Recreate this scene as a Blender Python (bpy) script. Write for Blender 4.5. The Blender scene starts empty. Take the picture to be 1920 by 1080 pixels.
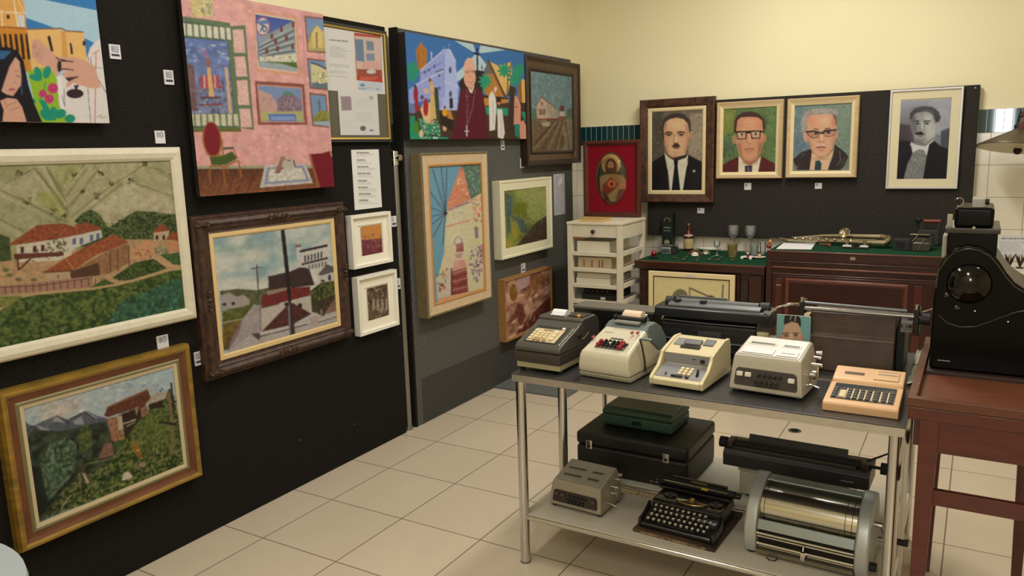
import bpy, bmesh, math, random
import numpy as np
from mathutils import Vector, Matrix
random.seed(7)
C = bpy.context.scene.collection
SC = bpy.context.scene
PI = math.pi

# ---------------------------------------------------------------- camera
CAM_Z = 1.55
PITCH, YAW, ROLL, FPX = 0.1738193, -0.54127858, -0.02906885, 1467.38
_cy, _sy, _cp, _sp = math.cos(YAW), math.sin(YAW), math.cos(PITCH), math.sin(PITCH)
FW = Vector((_sy * _cp, _cy * _cp, -_sp))
_R0 = Vector((_cy, -_sy, 0)); _U0 = _R0.cross(FW)
RT = math.cos(ROLL) * _R0 + math.sin(ROLL) * _U0
UP = -math.sin(ROLL) * _R0 + math.cos(ROLL) * _U0
CP = Vector((0, 0, CAM_Z))
cd = bpy.data.cameras.new('camera'); cam = bpy.data.objects.new('camera', cd); C.objects.link(cam)
cd.sensor_width = 36; cd.lens = FPX / 1920 * 36; cd.clip_start = 0.02
m = Matrix.Identity(4)
for i in range(3):
    m[i][0], m[i][1], m[i][2], m[i][3] = RT[i], UP[i], -FW[i], CP[i]
cam.matrix_world = m
SC.camera = cam

# ---------------------------------------------------------------- light and exposure
w = bpy.data.worlds.new('world'); SC.world = w; w.use_nodes = True
w.node_tree.nodes['Background'].inputs[0].default_value = (1, .92, .8, 1)
w.node_tree.nodes['Background'].inputs[1].default_value = .3
vs = SC.view_settings
vs.view_transform = 'Standard'; vs.look = 'None'; vs.exposure = .08; vs.gamma = 1; vs.use_curve_mapping = False

def area(name, loc, rot, sx, sy, power, col):
    l = bpy.data.lights.new(name, 'AREA'); l.shape = 'RECTANGLE'; l.size = sx; l.size_y = sy
    l.energy = power; l.color = col
    o = bpy.data.objects.new(name, l); C.objects.link(o); o.location = loc; o.rotation_euler = rot
    return o
WARM = (1, .965, .90)
area('ceiling_tube_light', (-1.55, 1.9, 3.10), (0, 0, 0), .25, 1.25, 26, WARM)
area('ceiling_tube_light', (-0.95, 4.1, 3.10), (0, 0, 0), .25, 1.25, 44, WARM)
area('ceiling_tube_light', (0.9, 3.0, 3.10), (0, 0, 0), .25, 1.25, 16, WARM)
area('ceiling_tube_light', (-0.35, -1.0, 3.10), (0, 0, 0), .25, 1.25, 42, WARM)  # unseen tube added behind the camera to fill machine fronts and lower shelf
area('daylight_from_doorway', (0.21, -1.9, 1.78), (PI / 2, 0, 0), .22, .45, 14, (.85, .92, 1))

# ---------------------------------------------------------------- helpers
def ray(px, py):
    return FW + RT * ((px - 960) / FPX) - UP * ((py - 540) / FPX)
def hx(px, py, X): d = ray(px, py); return CP + d * (X / d.x)
def hy(px, py, Y): d = ray(px, py); return CP + d * (Y / d.y)
def hz(px, py, Z): d = ray(px, py); return CP + d * ((Z - CAM_Z) / d.z)

def lin(c):
    c = np.asarray(c, float) / 255
    return np.where(c <= .04045, c / 12.92, ((c + .055) / 1.055) ** 2.4)

MATS = {}
def mat(name, rgb, rough=.5, metal=0, noise=0, scale=20, spec=.5, rgb2=None, bump=0, stretch=(1, 1, 1), trans=0, alpha=1, coat=0, emit=0, detail=4, bscale=None):
    """rgb in 0-255 sRGB of the paint itself; noise mixes towards rgb2 (or darker)."""
    if name in MATS: return MATS[name]
    M = bpy.data.materials.new(name); M.use_nodes = True; MATS[name] = M
    nt = M.node_tree; b = nt.nodes['Principled BSDF']
    c = list(lin(rgb)) + [1]
    b.inputs['Base Color'].default_value = c
    b.inputs['Roughness'].default_value = rough; b.inputs['Metallic'].default_value = metal
    b.inputs['Specular IOR Level'].default_value = spec
    b.inputs['Coat Weight'].default_value = coat
    b.inputs['Transmission Weight'].default_value = trans
    b.inputs['Alpha'].default_value = alpha
    if emit: b.inputs['Emission Color'].default_value = c; b.inputs['Emission Strength'].default_value = emit
    tc = nt.nodes.new('ShaderNodeTexCoord'); mp = nt.nodes.new('ShaderNodeMapping')
    nt.links.new(tc.outputs['Object'], mp.inputs[0]); mp.inputs['Scale'].default_value = stretch
    if noise:
        n = nt.nodes.new('ShaderNodeTexNoise'); n.inputs['Scale'].default_value = scale; n.inputs['Detail'].default_value = detail
        nt.links.new(mp.outputs[0], n.inputs[0])
        r = nt.nodes.new('ShaderNodeValToRGB')
        c2 = list(lin(rgb2)) + [1] if rgb2 else [x * (1 - noise) for x in c[:3]] + [1]
        r.color_ramp.elements[0].position = .35; r.color_ramp.elements[0].color = c2
        r.color_ramp.elements[1].position = .65; r.color_ramp.elements[1].color = c
        nt.links.new(n.outputs[0], r.inputs[0]); nt.links.new(r.outputs[0], b.inputs['Base Color'])
    if bump:
        n2 = nt.nodes.new('ShaderNodeTexNoise'); n2.inputs['Scale'].default_value = bscale or scale; n2.inputs['Detail'].default_value = 3
        nt.links.new(mp.outputs[0], n2.inputs[0])
        bp = nt.nodes.new('ShaderNodeBump'); bp.inputs['Strength'].default_value = bump; bp.inputs['Distance'].default_value = .004
        nt.links.new(n2.outputs[0], bp.inputs['Height']); nt.links.new(bp.outputs[0], b.inputs['Normal'])
    return M

class MB:
    """collects shapes; build() links them as one mesh object"""
    def __init__(s): s.v = []; s.f = []
    def add(s, vs, fs):
        k = len(s.v); s.v += [tuple(v) for v in vs]; s.f += [tuple(i + k for i in f) for f in fs]; return s
    def box(s, x0, x1, y0, y1, z0, z1, M=None):
        vs = [Vector((x, y, z)) for x in (x0, x1) for y in (y0, y1) for z in (z0, z1)]
        if M: vs = [M @ v for v in vs]
        return s.add(vs, [(0, 1, 3, 2), (4, 6, 7, 5), (0, 4, 5, 1), (2, 3, 7, 6), (0, 2, 6, 4), (1, 5, 7, 3)])
    def cyl(s, a, b, r, r2=None, n=16, cap=True):
        a = Vector(a); b = Vector(b); r2 = r if r2 is None else r2
        d = (b - a).normalized(); u = d.orthogonal().normalized(); w_ = d.cross(u)
        vs = []
        for (p, q) in ((a, r), (b, r2)):
            for i in range(n):
                t = 2 * PI * i / n; vs.append(p + (u * math.cos(t) + w_ * math.sin(t)) * q)
        fs = [(i, (i + 1) % n, n + (i + 1) % n, n + i) for i in range(n)]
        if cap: fs += [tuple(range(n))[::-1], tuple(range(n, 2 * n))]
        return s.add(vs, fs)
    def lathe(s, prof, c=(0, 0, 0), n=24, axis='z', sx=1, sy=1):
        vs = []; fs = []
        for (r, h) in prof:
            for i in range(n):
                t = 2 * PI * i / n; a, b = r * math.cos(t) * sx, r * math.sin(t) * sy
                p = {'z': (a, b, h), 'x': (h, a, b), 'y': (a, h, b)}[axis]
                vs.append((p[0] + c[0], p[1] + c[1], p[2] + c[2]))
        for j in range(len(prof) - 1):
            for i in range(n):
                fs.append((j * n + i, j * n + (i + 1) % n, (j + 1) * n + (i + 1) % n, (j + 1) * n + i))
        if prof[0][0] > 1e-6: fs.append(tuple(range(n))[::-1])
        if prof[-1][0] > 1e-6: fs.append(tuple(range((len(prof) - 1) * n, len(prof) * n)))
        return s.add(vs, fs)
    def tube(s, pts, r, n=8, closed=False):
        pts = [Vector(p) for p in pts]; vs = []; fs = []; N = len(pts)
        rs = r if isinstance(r, (list, tuple)) else [r] * N
        up = None
        for i, p in enumerate(pts):
            d = (pts[min(i + 1, N - 1)] - pts[max(i - 1, 0)]).normalized()
            if closed: d = (pts[(i + 1) % N] - pts[i - 1]).normalized()
            if up is None: up = d.orthogonal().normalized()
            u = (up - d * up.dot(d)).normalized(); up = u; w_ = d.cross(u)
            for k in range(n):
                t = 2 * PI * k / n; vs.append(p + (u * math.cos(t) + w_ * math.sin(t)) * rs[i])
        for i in range(N if closed else N - 1):
            j = (i + 1) % N
            for k in range(n): fs.append((i * n + k, i * n + (k + 1) % n, j * n + (k + 1) % n, j * n + k))
        if not closed: fs += [tuple(range(n))[::-1], tuple(range((N - 1) * n, N * n))]
        return s.add(vs, fs)
    def side(s, prof, x0, x1, w0=None):
        """profile in (y,z[,inset]) extruded from x0 to x1"""
        n = len(prof); vs = []
        for sgn, x in ((1, x0), (-1, x1)):
            for p in prof:
                ins = p[2] if len(p) > 2 else 0
                vs.append((x + sgn * ins, p[0], p[1]))
        fs = [(i, (i + 1) % n, n + (i + 1) % n, n + i) for i in range(n)]
        return s.add(vs, fs + [tuple(range(n))[::-1], tuple(range(n, 2 * n))])
    def front(s, prof, y0, y1):
        """outline in (x,z) extruded from y0 to y1"""
        n = len(prof)
        vs = [(p[0], y, p[1]) for y in (y0, y1) for p in prof]
        fs = [(i, (i + 1) % n, n + (i + 1) % n, n + i) for i in range(n)]
        return s.add(vs, fs + [tuple(range(n))[::-1], tuple(range(n, 2 * n))])
    def plan(s, prof, z0, z1, ins=0):
        n = len(prof); vs = [(p[0], p[1], z) for z in (z0, z1) for p in prof]
        fs = [(i, (i + 1) % n, n + (i + 1) % n, n + i) for i in range(n)]
        return s.add(vs, fs + [tuple(range(n))[::-1], tuple(range(n, 2 * n))])
    def ring(s, w_, h, prof):
        """mitred frame: prof = (inset, protrusion) pairs; lies in X (centred) and Z (0..h), faces -Y"""
        vs = []; fs = []
        for (i, d) in prof:
            vs += [(-w_ / 2 + i, -d, i), (w_ / 2 - i, -d, i), (w_ / 2 - i, -d, h - i), (-w_ / 2 + i, -d, h - i)]
        for j in range(len(prof) - 1):
            for k in range(4): fs.append((j * 4 + k, j * 4 + (k + 1) % 4, j * 4 + 4 + (k + 1) % 4, j * 4 + 4 + k))
        return s.add(vs, fs)
    def build(s, name, m, parent=None, bevel=0, seg=2, smooth=False, sub=0, M=None):
        me = bpy.data.meshes.new(name); me.from_pydata(s.v, [], s.f)
        bm = bmesh.new(); bm.from_mesh(me); bmesh.ops.recalc_face_normals(bm, faces=bm.faces); bm.to_mesh(me); bm.free()
        o = bpy.data.objects.new(name, me); C.objects.link(o); me.materials.append(m)
        if parent: o.parent = parent
        if M: o.matrix_basis = M
        if bevel:
            b = o.modifiers.new('b', 'BEVEL'); b.width = bevel; b.segments = seg; b.limit_method = 'ANGLE'; b.angle_limit = .5
            b.harden_normals = False
        if sub:
            q = o.modifiers.new('s', 'SUBSURF'); q.levels = sub; q.render_levels = sub
        if smooth or sub or bevel:
            for p in me.polygons: p.use_smooth = True
            if not sub:
                bm = bmesh.new(); bm.from_mesh(me)
                for e in bm.edges:
                    if len(e.link_faces) == 2 and e.calc_face_angle(0) > .6 and not bevel: e.smooth = False
                bm.to_mesh(me); bm.free()
        if bevel:
            o.modifiers.new('w', 'WEIGHTED_NORMAL').keep_sharp = True
        return o

def tag(o, label=None, cat=None, group=None, kind=None):
    if label: o['label'] = label
    if cat: o['category'] = cat
    if group: o['group'] = group
    if kind: o['kind'] = kind
    return o
def thing(name, label, cat, loc=(0, 0, 0), rz=0, group=None, rx=0):
    o = bpy.data.objects.new(name, None); C.objects.link(o); o.location = loc; o.rotation_euler = (rx, 0, rz)
    o.empty_display_size = .05
    return tag(o, label, cat, group)
def copy_tree(o, parent=None):
    c = o.copy(); C.objects.link(c)
    if parent: c.parent = parent
    for ch in list(o.children): copy_tree(ch, c)
    return c
def struct(name, mb, m, **k):
    return tag(mb.build(name, m, **k), kind='structure')

# ---------------------------------------------------------------- painter for pictures (vertex colours)
def vnoise(h, w_, cell, rng):
    gh, gw = int(h / cell) + 3, int(w_ / cell) + 3
    g = rng.random((gh, gw)); y = np.arange(h) / cell; x = np.arange(w_) / cell
    yi = y.astype(int); xi = x.astype(int); fy = (y - yi)[:, None]; fx = (x - xi)[None]
    fy = fy * fy * (3 - 2 * fy); fx = fx * fx * (3 - 2 * fx)
    a = g[yi][:, xi]; b = g[yi][:, xi + 1]; c = g[yi + 1][:, xi]; d = g[yi + 1][:, xi + 1]
    return (a * (1 - fx) + b * fx) * (1 - fy) + (c * (1 - fx) + d * fx) * fy
def fbm(h, w_, cell, rng, o=3):
    t = 0; a = 1; s_ = 0
    for _ in range(o):
        t = t + a * vnoise(h, w_, max(cell, 1), rng); s_ += a; a *= .5; cell /= 2
    return t / s_ - .5
FONT = {'0': '757', '1': '111'}
class Art:
    def __init__(s, plane, D, a0, a1, z0, z1, nx, ny, src=(0, 0, 1), seed=1, lean=None):
        s.plane, s.D, s.a0, s.a1, s.z0, s.z1 = plane, D, a0, a1, z0, z1
        s.nx, s.ny = nx, ny; s.w, s.h = nx * 2, ny * 2
        s.img = np.ones((s.h, s.w, 3)) * 200.; s.src = src; s.rng = np.random.default_rng(seed)
        s.yy, s.xx = np.mgrid[0:s.h, 0:s.w] + .5
    def pt(s, x, y):
        px, py = s.src[0] + x / s.src[2], s.src[1] + y / s.src[2]
        if s.plane == 'x': p = hx(px, py, s.D); a = p.y
        elif s.plane == 'y': p = hy(px, py, s.D); a = p.x
        else: return (x * s.w, y * s.h)
        return ((a - s.a0) / (s.a1 - s.a0) * s.w, (s.z1 - p.z) / (s.z1 - s.z0) * s.h)
    def mask(s, pts):
        P = np.array([s.pt(*p) for p in pts])
        x0, x1 = max(int(P[:, 0].min()) - 1, 0), min(int(P[:, 0].max()) + 2, s.w)
        y0, y1 = max(int(P[:, 1].min()) - 1, 0), min(int(P[:, 1].max()) + 2, s.h)
        if x1 <= x0 or y1 <= y0: return None
        X = s.xx[y0:y1, x0:x1]; Y = s.yy[y0:y1, x0:x1]; ins = np.zeros(X.shape, bool); n = len(P)
        for i in range(n):
            xa, ya = P[i]; xb, yb = P[(i + 1) % n]
            if ya == yb: continue
            c = (ya > Y) != (yb > Y)
            ins ^= c & (X < (xb - xa) * (Y - ya) / (yb - ya) + xa)
        return (slice(y0, y1), slice(x0, x1)), ins
    def fill(s, c): s.img[:] = c; return s
    def poly(s, pts, c, a=1., c2=None, ax='y', n=0, nc=6):
        r = s.mask(pts)
        if r is None: return s
        sl, ins = r; sub = s.img[sl]; col = np.array(c, float) * np.ones(sub.shape)
        if c2 is not None:
            k = np.linspace(0, 1, sub.shape[0])[:, None, None] if ax == 'y' else np.linspace(0, 1, sub.shape[1])[None, :, None]
            col = col * (1 - k) + np.array(c2, float) * k
        if n: col = col * (1 + n * 2 * fbm(sub.shape[0], sub.shape[1], nc, s.rng))[..., None]
        mm = (ins * a)[..., None]
        s.img[sl] = sub * (1 - mm) + col * mm
        return s
    def ell(s, x, y, rx, ry, c, a=1., rot=0, **k):
        P = []
        for i in range(20):
            t = 2 * PI * i / 20; u, v = rx * math.cos(t), ry * math.sin(t)
            P.append((x + u * math.cos(rot) - v * math.sin(rot), y + u * math.sin(rot) + v * math.cos(rot)))
        return s.poly(P, c, a, **k)
    def glow(s, x, y, rx, ry, c, a=.5, rot=0):
        c0 = np.array(s.pt(x, y)); cr, sr = math.cos(rot), math.sin(rot)
        u = np.array(s.pt(x + rx * cr, y + rx * sr)) - c0; v = np.array(s.pt(x - ry * sr, y + ry * cr)) - c0
        I = np.linalg.inv(np.array([u, v]).T + 1e-9); dx = s.xx - c0[0]; dy = s.yy - c0[1]
        p, q = I[0, 0] * dx + I[0, 1] * dy, I[1, 0] * dx + I[1, 1] * dy
        k = (a * np.exp(-(p * p + q * q) * 1.2))[..., None]
        s.img = s.img * (1 - k) + np.array(c, float) * k
        return s
    def leaf(s, pts, cols, cell=5, a=.85, o=3):
        r = s.mask(pts)
        if r is None: return s
        sl, ins = r; sub = s.img[sl]; n = fbm(sub.shape[0], sub.shape[1], cell, s.rng, o)
        t = np.clip((n - np.percentile(n, 4)) / (np.percentile(n, 96) - np.percentile(n, 4) + 1e-6), 0, .9999) * (len(cols) - 1)
        i = t.astype(int); f = (t - i)[..., None]; P = np.array(cols, float); col = P[i] * (1 - f) + P[np.minimum(i + 1, len(cols) - 1)] * f
        mm = (ins * a)[..., None]; s.img[sl] = sub * (1 - mm) + col * mm
        return s
    def fade(s, k=.12):
        s.img = s.img * (1 - k) + s.img.mean(2, keepdims=True) * k; return s
    def soft(s, pts, wd, c, a=.5):
        for (x0, y0), (x1, y1) in zip(pts, pts[1:]):
            L = math.hypot(x1 - x0, y1 - y0); n = max(int(L / (wd * 1.4)), 1); t = math.atan2(y1 - y0, x1 - x0)
            for k in range(n): s.glow(x0 + (x1 - x0) * (k + .5) / n, y0 + (y1 - y0) * (k + .5) / n, wd * 1.1, wd * .6, c, a, t)
        return s
    def line(s, pts, wd, c, a=1.):
        for (x0, y0), (x1, y1) in zip(pts, pts[1:]):
            dx, dy = x1 - x0, y1 - y0; L = math.hypot(dx, dy) or 1; nx, ny = -dy / L * wd / 2, dx / L * wd / 2
            s.poly([(x0 + nx, y0 + ny), (x1 + nx, y1 + ny), (x1 - nx, y1 - ny), (x0 - nx, y0 - ny)], c, a)
        return s
    def daubs(s, pts, n, ln, wd, ang, cols, a=.7, jit=.4):
        xs = [p[0] for p in pts]; ys = [p[1] for p in pts]
        def inside(x, y):
            r = False
            for i in range(len(pts)):
                (xa, ya), (xb, yb) = pts[i], pts[(i + 1) % len(pts)]
                if (ya > y) != (yb > y) and x < (xb - xa) * (y - ya) / (yb - ya) + xa: r = not r
            return r
        R = s.rng
        for _ in range(n):
            x, y = R.uniform(min(xs), max(xs)), R.uniform(min(ys), max(ys))
            if not inside(x, y): continue
            t = ang + R.normal() * jit; c = np.array(cols[R.integers(len(cols))]) * R.uniform(.68, 1.3)
            L = ln * R.uniform(.5, 1.3); W = wd * R.uniform(.6, 1.3); u = (math.cos(t) * L / 2, math.sin(t) * L / 2); v = (-math.sin(t) * W / 2, math.cos(t) * W / 2)
            s.poly([(x - u[0], y - u[1]), (x + v[0], y + v[1]), (x + u[0], y + u[1]), (x - v[0], y - v[1])], c, a)
        return s
    def mottle(s, amt, cell=6, o=3):
        s.img *= (1 + amt * 2 * fbm(s.h, s.w, cell, s.rng, o))[..., None]; return s
    def blur(s, k=1):
        for _ in range(k):
            p = np.pad(s.img, ((1, 1), (1, 1), (0, 0)), 'edge')
            s.img = (p[:-2, 1:-1] + p[2:, 1:-1] + p[1:-1, :-2] + p[1:-1, 2:] + 2 * p[1:-1, 1:-1]) / 6
        return s
    def words(s, x0, x1, ys, c, hgt=3, a=.6, slope=0., fill=.9):
        for y in ys:
            x = x0; xe = x0 + (x1 - x0) * s.rng.uniform(.55, 1)
            while x < xe:
                L = s.rng.uniform(.05, .14) * (x1 - x0)
                s.poly([(x, y + (x - x0) * slope), (x + L, y + (x + L - x0) * slope), (x + L, y + hgt + (x + L - x0) * slope), (x, y + hgt + (x - x0) * slope)], c, a)
                x += L + .025 * (x1 - x0)
        return s
    def mesh(s, name, parent, depth, gain=1., rough=.55, M=None, w_=None, h=None, z=None):
        s.blur(1)
        im = s.img.reshape(s.ny, 2, s.nx, 2, 3).mean((1, 3))
        im = lin(np.clip(im, 0, 255)) * gain * np.array([.97, 1.0, 1.07])
        im = np.clip(im, 0.003, .86)
        W = w_ or (s.a1 - s.a0); H = h or (s.z1 - s.z0)
        gx = np.linspace(-W / 2, W / 2, s.nx + 1); gz = np.linspace(H, 0, s.ny + 1)
        V = np.zeros(((s.nx + 1) * (s.ny + 1), 3)); XX, ZZ = np.meshgrid(gx, gz)
        V[:, 0] = XX.ravel(); V[:, 1] = -depth; V[:, 2] = ZZ.ravel()
        i, j = np.meshgrid(np.arange(s.ny), np.arange(s.nx), indexing='ij'); k = (i * (s.nx + 1) + j).ravel()
        F = np.stack([k, k + s.nx + 1, k + s.nx + 2, k + 1], 1)
        me = bpy.data.meshes.new(name)
        me.vertices.add(len(V)); me.vertices.foreach_set('co', V.ravel())
        me.loops.add(F.size); me.loops.foreach_set('vertex_index', F.ravel().astype(np.int32))
        me.polygons.add(len(F)); me.polygons.foreach_set('loop_start', np.arange(0, F.size, 4, dtype=np.int32))
        me.update(calc_edges=True)
        # corner colours: average of the cells round each vertex
        p = np.pad(im, ((1, 1), (1, 1), (0, 0)), 'edge'); vc = (p[:-1, :-1] + p[1:, :-1] + p[:-1, 1:] + p[1:, 1:]) / 4
        at = me.color_attributes.new('Col', 'FLOAT_COLOR', 'POINT')
        at.data.foreach_set('color', np.concatenate([vc.reshape(-1, 3), np.ones((len(V), 1))], 1).ravel())
        me.materials.append(paint_mat(rough))
        o = bpy.data.objects.new(name, me); C.objects.link(o)
        if parent: o.parent = parent
        if M: o.matrix_basis = M
        return o
def paint_mat(rough=.55):
    n = 'painted_%d' % int(rough * 100)
    if n in MATS: return MATS[n]
    M = mat(n, (200, 200, 200), rough, spec=.18); nt = M.node_tree
    a = nt.nodes.new('ShaderNodeAttribute'); a.attribute_name = 'Col'
    nt.links.new(a.outputs['Color'], nt.nodes['Principled BSDF'].inputs['Base Color'])
    return M

# ---------------------------------------------------------------- room
WX, WY = -2.80, 5.70         # left wall, back wall
RX, SY, CZ = 2.4, -2.2, 3.25
m_wall = mat('cream_plaster', (240, 230, 191), .8, noise=.05, scale=1.2, bump=.25, bscale=9, detail=2)
m_carp1 = mat('black_carpet', (38, 35, 33), .95, noise=.5, scale=150, bump=.6, bscale=300, spec=.1)
m_carp2 = mat('grey_carpet', (104, 103, 98), .95, noise=.5, scale=130, bump=.6, bscale=300, spec=.1)
m_carp3 = mat('charcoal_carpet', (62, 58, 55), .95, noise=.5, scale=120, bump=.6, bscale=300, spec=.1)

def tile_mat(name, rgb, grout, size, x0, y0, plane, rough=.25, gw=.004, var=.04, size2=None):
    M = mat(name, rgb, rough); nt = M.node_tree; N = nt.nodes; L = nt.links; b = N['Principled BSDF']
    g = N.new('ShaderNodeNewGeometry'); sp = N.new('ShaderNodeSeparateXYZ'); L.new(g.outputs['Position'], sp.inputs[0])
    def mth(op, a, c=None):
        q = N.new('ShaderNodeMath'); q.operation = op
        for i, v in enumerate((a, c)):
            if v is None: continue
            if isinstance(v, (int, float)): q.inputs[i].default_value = v
            else: L.new(v, q.inputs[i])
        return q.outputs[0]
    ax = {'z': ('X', 'Y'), 'y': ('X', 'Z'), 'x': ('Y', 'Z')}[plane]
    ds = []; cells = []
    for a, o_, sz in ((ax[0], x0, size), (ax[1], y0, size2 or size)):
        t = mth('DIVIDE', mth('SUBTRACT', sp.outputs[a], o_ - 50 * sz), sz)
        fr = mth('FRACT', t); cells.append(mth('FLOOR', t))
        ds.append(mth('MULTIPLY', mth('MINIMUM', fr, mth('SUBTRACT', 1.0, fr)), sz))
    d = mth('MINIMUM', ds[0], ds[1]); k = mth('LESS_THAN', d, gw / 2)
    cb = N.new('ShaderNodeCombineXYZ'); L.new(cells[0], cb.inputs[0]); L.new(cells[1], cb.inputs[1])
    wn = N.new('ShaderNodeTexWhiteNoise'); L.new(cb.outputs[0], wn.inputs[0])
    no = N.new('ShaderNodeTexNoise'); no.inputs['Scale'].default_value = 7; L.new(g.outputs['Position'], no.inputs[0])
    f = mth('MULTIPLY', mth('ADD', mth('MULTIPLY', wn.outputs[0], .6), mth('MULTIPLY', no.outputs[0], .8)), var * 2)
    f = mth('SUBTRACT', 1 + var, f)
    hs = N.new('ShaderNodeHueSaturation'); hs.inputs['Color'].default_value = list(lin(rgb)) + [1]; L.new(f, hs.inputs['Value'])
    mx = N.new('ShaderNodeMix'); mx.data_type = 'RGBA'; L.new(k, mx.inputs[0]); L.new(hs.outputs[0], mx.inputs[6]); mx.inputs[7].default_value = list(lin(grout)) + [1]
    L.new(mx.outputs[2], b.inputs['Base Color'])
    L.new(mth('ADD', mth('MULTIPLY', k, .5), rough), b.inputs['Roughness'])
    bp = N.new('ShaderNodeBump'); bp.inputs['Strength'].default_value = .5; bp.inputs['Distance'].default_value = .002; bp.invert = True
    L.new(k, bp.inputs['Height']); L.new(bp.outputs[0], b.inputs['Normal'])
    return M
m_floor = tile_mat('beige_floor_tile', (202, 187, 164), (120, 104, 88), .4045, -2.464, 2.04, 'z', .28, gw=.0055, var=.05)
m_tile_b = tile_mat('white_wall_tile_back', (222, 214, 196), (150, 140, 125), .1975, .03, 1.378, 'y', .15, gw=.0035, var=.02)
m_tile_l = tile_mat('white_wall_tile_side', (222, 214, 196), (150, 140, 125), .1975, .03, 1.378, 'x', .15, gw=.0035, var=.02)
m_teal_b = tile_mat('teal_border_tile_back', (22, 62, 66), (190, 190, 180), .045, -2.79, 1.575 - .14, 'y', .04, gw=.003, var=.15, size2=.28)
m_teal_l = tile_mat('teal_border_tile_side', (22, 62, 66), (190, 190, 180), .045, 0, 1.575 - .14, 'x', .08, gw=.003, var=.15, size2=.28)
struct('floor', MB().box(WX - .1, RX + .1, SY - .1, WY + .1, -.1, 0), m_floor)
struct('ceiling', MB().box(WX - .1, RX + .1, SY - .1, WY + .1, CZ, CZ + .1), mat('ceiling_paint', (235, 230, 215), .9))
struct('wall_left', MB().box(WX - .1, WX, SY, WY + .1, 0, CZ), m_wall)
struct('wall_back', MB().box(WX, RX, WY, WY + .1, 0, CZ), m_wall)
struct('wall_right', MB().box(RX, RX + .1, SY, WY + .1, 0, CZ), m_wall)
struct('wall_front', MB().box(WX, RX, SY - .1, SY, 0, CZ), m_wall)
struct('trim_1', MB().box(WX, RX, WY - .010, WY, 0, 1.575), m_tile_b)
struct('trim_2', MB().box(WX, RX, WY - .013, WY, 1.575, 1.716), m_teal_b)
struct('trim_3', MB().box(WX, WX + .010, SY, WY - .013, 0, 1.575), m_tile_l)
struct('trim_4', MB().box(WX, WX + .013, SY, WY - .013, 1.575, 1.716), m_teal_l)
m_white = mat('white_enamel_paint', (232, 228, 214), .45)
m_alu = mat('aluminium', (150, 148, 144), .35, metal=.9)
m_steel = mat('brushed_stainless', (200, 199, 196), .22, metal=1, noise=.15, scale=30, stretch=(1, 1, 8))
m_chrome = mat('chrome', (215, 213, 208), .12, metal=1)
m_dark_metal = mat('dark_metal', (44, 43, 42), .45, metal=.6)
m_black = mat('black_enamel', (20, 19, 19), .28, coat=.3)
m_blackm = mat('matte_black_plastic', (30, 30, 30), .6)
m_rubber = mat('black_rubber', (18, 18, 18), .7)
# ceiling fittings (the lamps' light sources hang just below them)
for i, (x, y) in enumerate(((-1.55, 1.9), (-.95, 4.1), (.9, 3.0), (-.35, -1.0))):
    t = thing('ceiling_light', 'twin-tube ceiling light %s' % ('above the aisle beside the black panels', 'above the display tables', 'on the right side of the ceiling', 'added behind the viewer as fill light')[i], 'ceiling light', (x, y, CZ), group='tube lights on the ceiling')
    MB().box(-.15, .15, -.66, .66, -.07, -.001).build('housing', m_white, t, bevel=.005)
    MB().box(-.14, .14, -.64, .64, -.10, -.07).build('reflector', m_alu, t)
# ---------------------------------------------------------------- exhibition panels
PX = -2.70                    # face of the carpeted panels on the left wall
t = thing('display_panel', 'black carpeted display panel nearest the viewer on the left wall', 'display panel', (PX, 0, 0))
MB().box(-.05, 0, .35, 3.295, 0.001, 2.197).build('carpet_face', m_carp1, t, bevel=.004)
MB().box(-.085, -.05, .40, 3.28, .02, 2.17).build('backing_frame', mat('raw_pine', (150, 120, 85), .7, noise=.2, scale=8), t)
for k, (px, py) in enumerate(((562, 825), (664, 795), (735, 300), (762, 350), (735, 510), (750, 625))):
    p = hx(px, py, PX); MB().lathe([(.0035, 0), (.003, .002), (0, .003)], n=10, axis='x').build('screw', m_alu, t, M=Matrix.Translation(p - Vector((PX, 0, 0))))
t = thing('display_panel', 'grey carpeted display panel between the pipe and the corner of the room', 'display panel', (PX, 0, 0))
MB().box(-.05, 0, 3.40, 5.44, 0.001, 2.205).build('carpet_face', m_carp2, t, bevel=.004)
MB().box(-.05, -.0002, 3.383, 3.3995, 0.001, 2.207).build('edge_strip', m_carp1, t)
MB().box(-.085, -.05, 3.45, 5.40, .02, 2.17).build('backing_frame', MATS['raw_pine'], t)
MB().box(-.02, .0003, 3.45, 5.40, .0015, .27).build('carpet_kickband', mat('worn_grey_carpet', (78, 77, 74), .95, noise=.4, scale=240, spec=.1), t)
# the post between the two panels
t = thing('wall_pipe', 'grey metal post with a chrome clamp in the gap between the two carpeted panels', 'pipe', (-2.722, 3.340, 0))
MB().cyl((0, 0, 0.001), (0, 0, 1.50), .019, n=20).build('post', m_alu, t, smooth=True)
b = MB().cyl((0, 0, 1.49), (0, 0, 1.565), .024, n=20).cyl((.0, 0, 1.53), (.034, -.0, 1.53), .011).cyl((.034, 0, 1.53), (.042, 0, 1.53), .017)
b.build('clamp', m_chrome, t, smooth=True)
MB().cyl((0, 0, 0.001), (0, 0, .02), .025, n=20).build('foot_plate', m_alu, t)
tag(MB().box(-2.783, -2.775, 3.297, 3.3825, 1.722, 2.165).build('backing_board', mat('pale_grey_board', (196, 190, 178), .6), bevel=.001), 'pale grey backing board behind the gap between the two panels, above the teal tiles', 'board')
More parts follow.
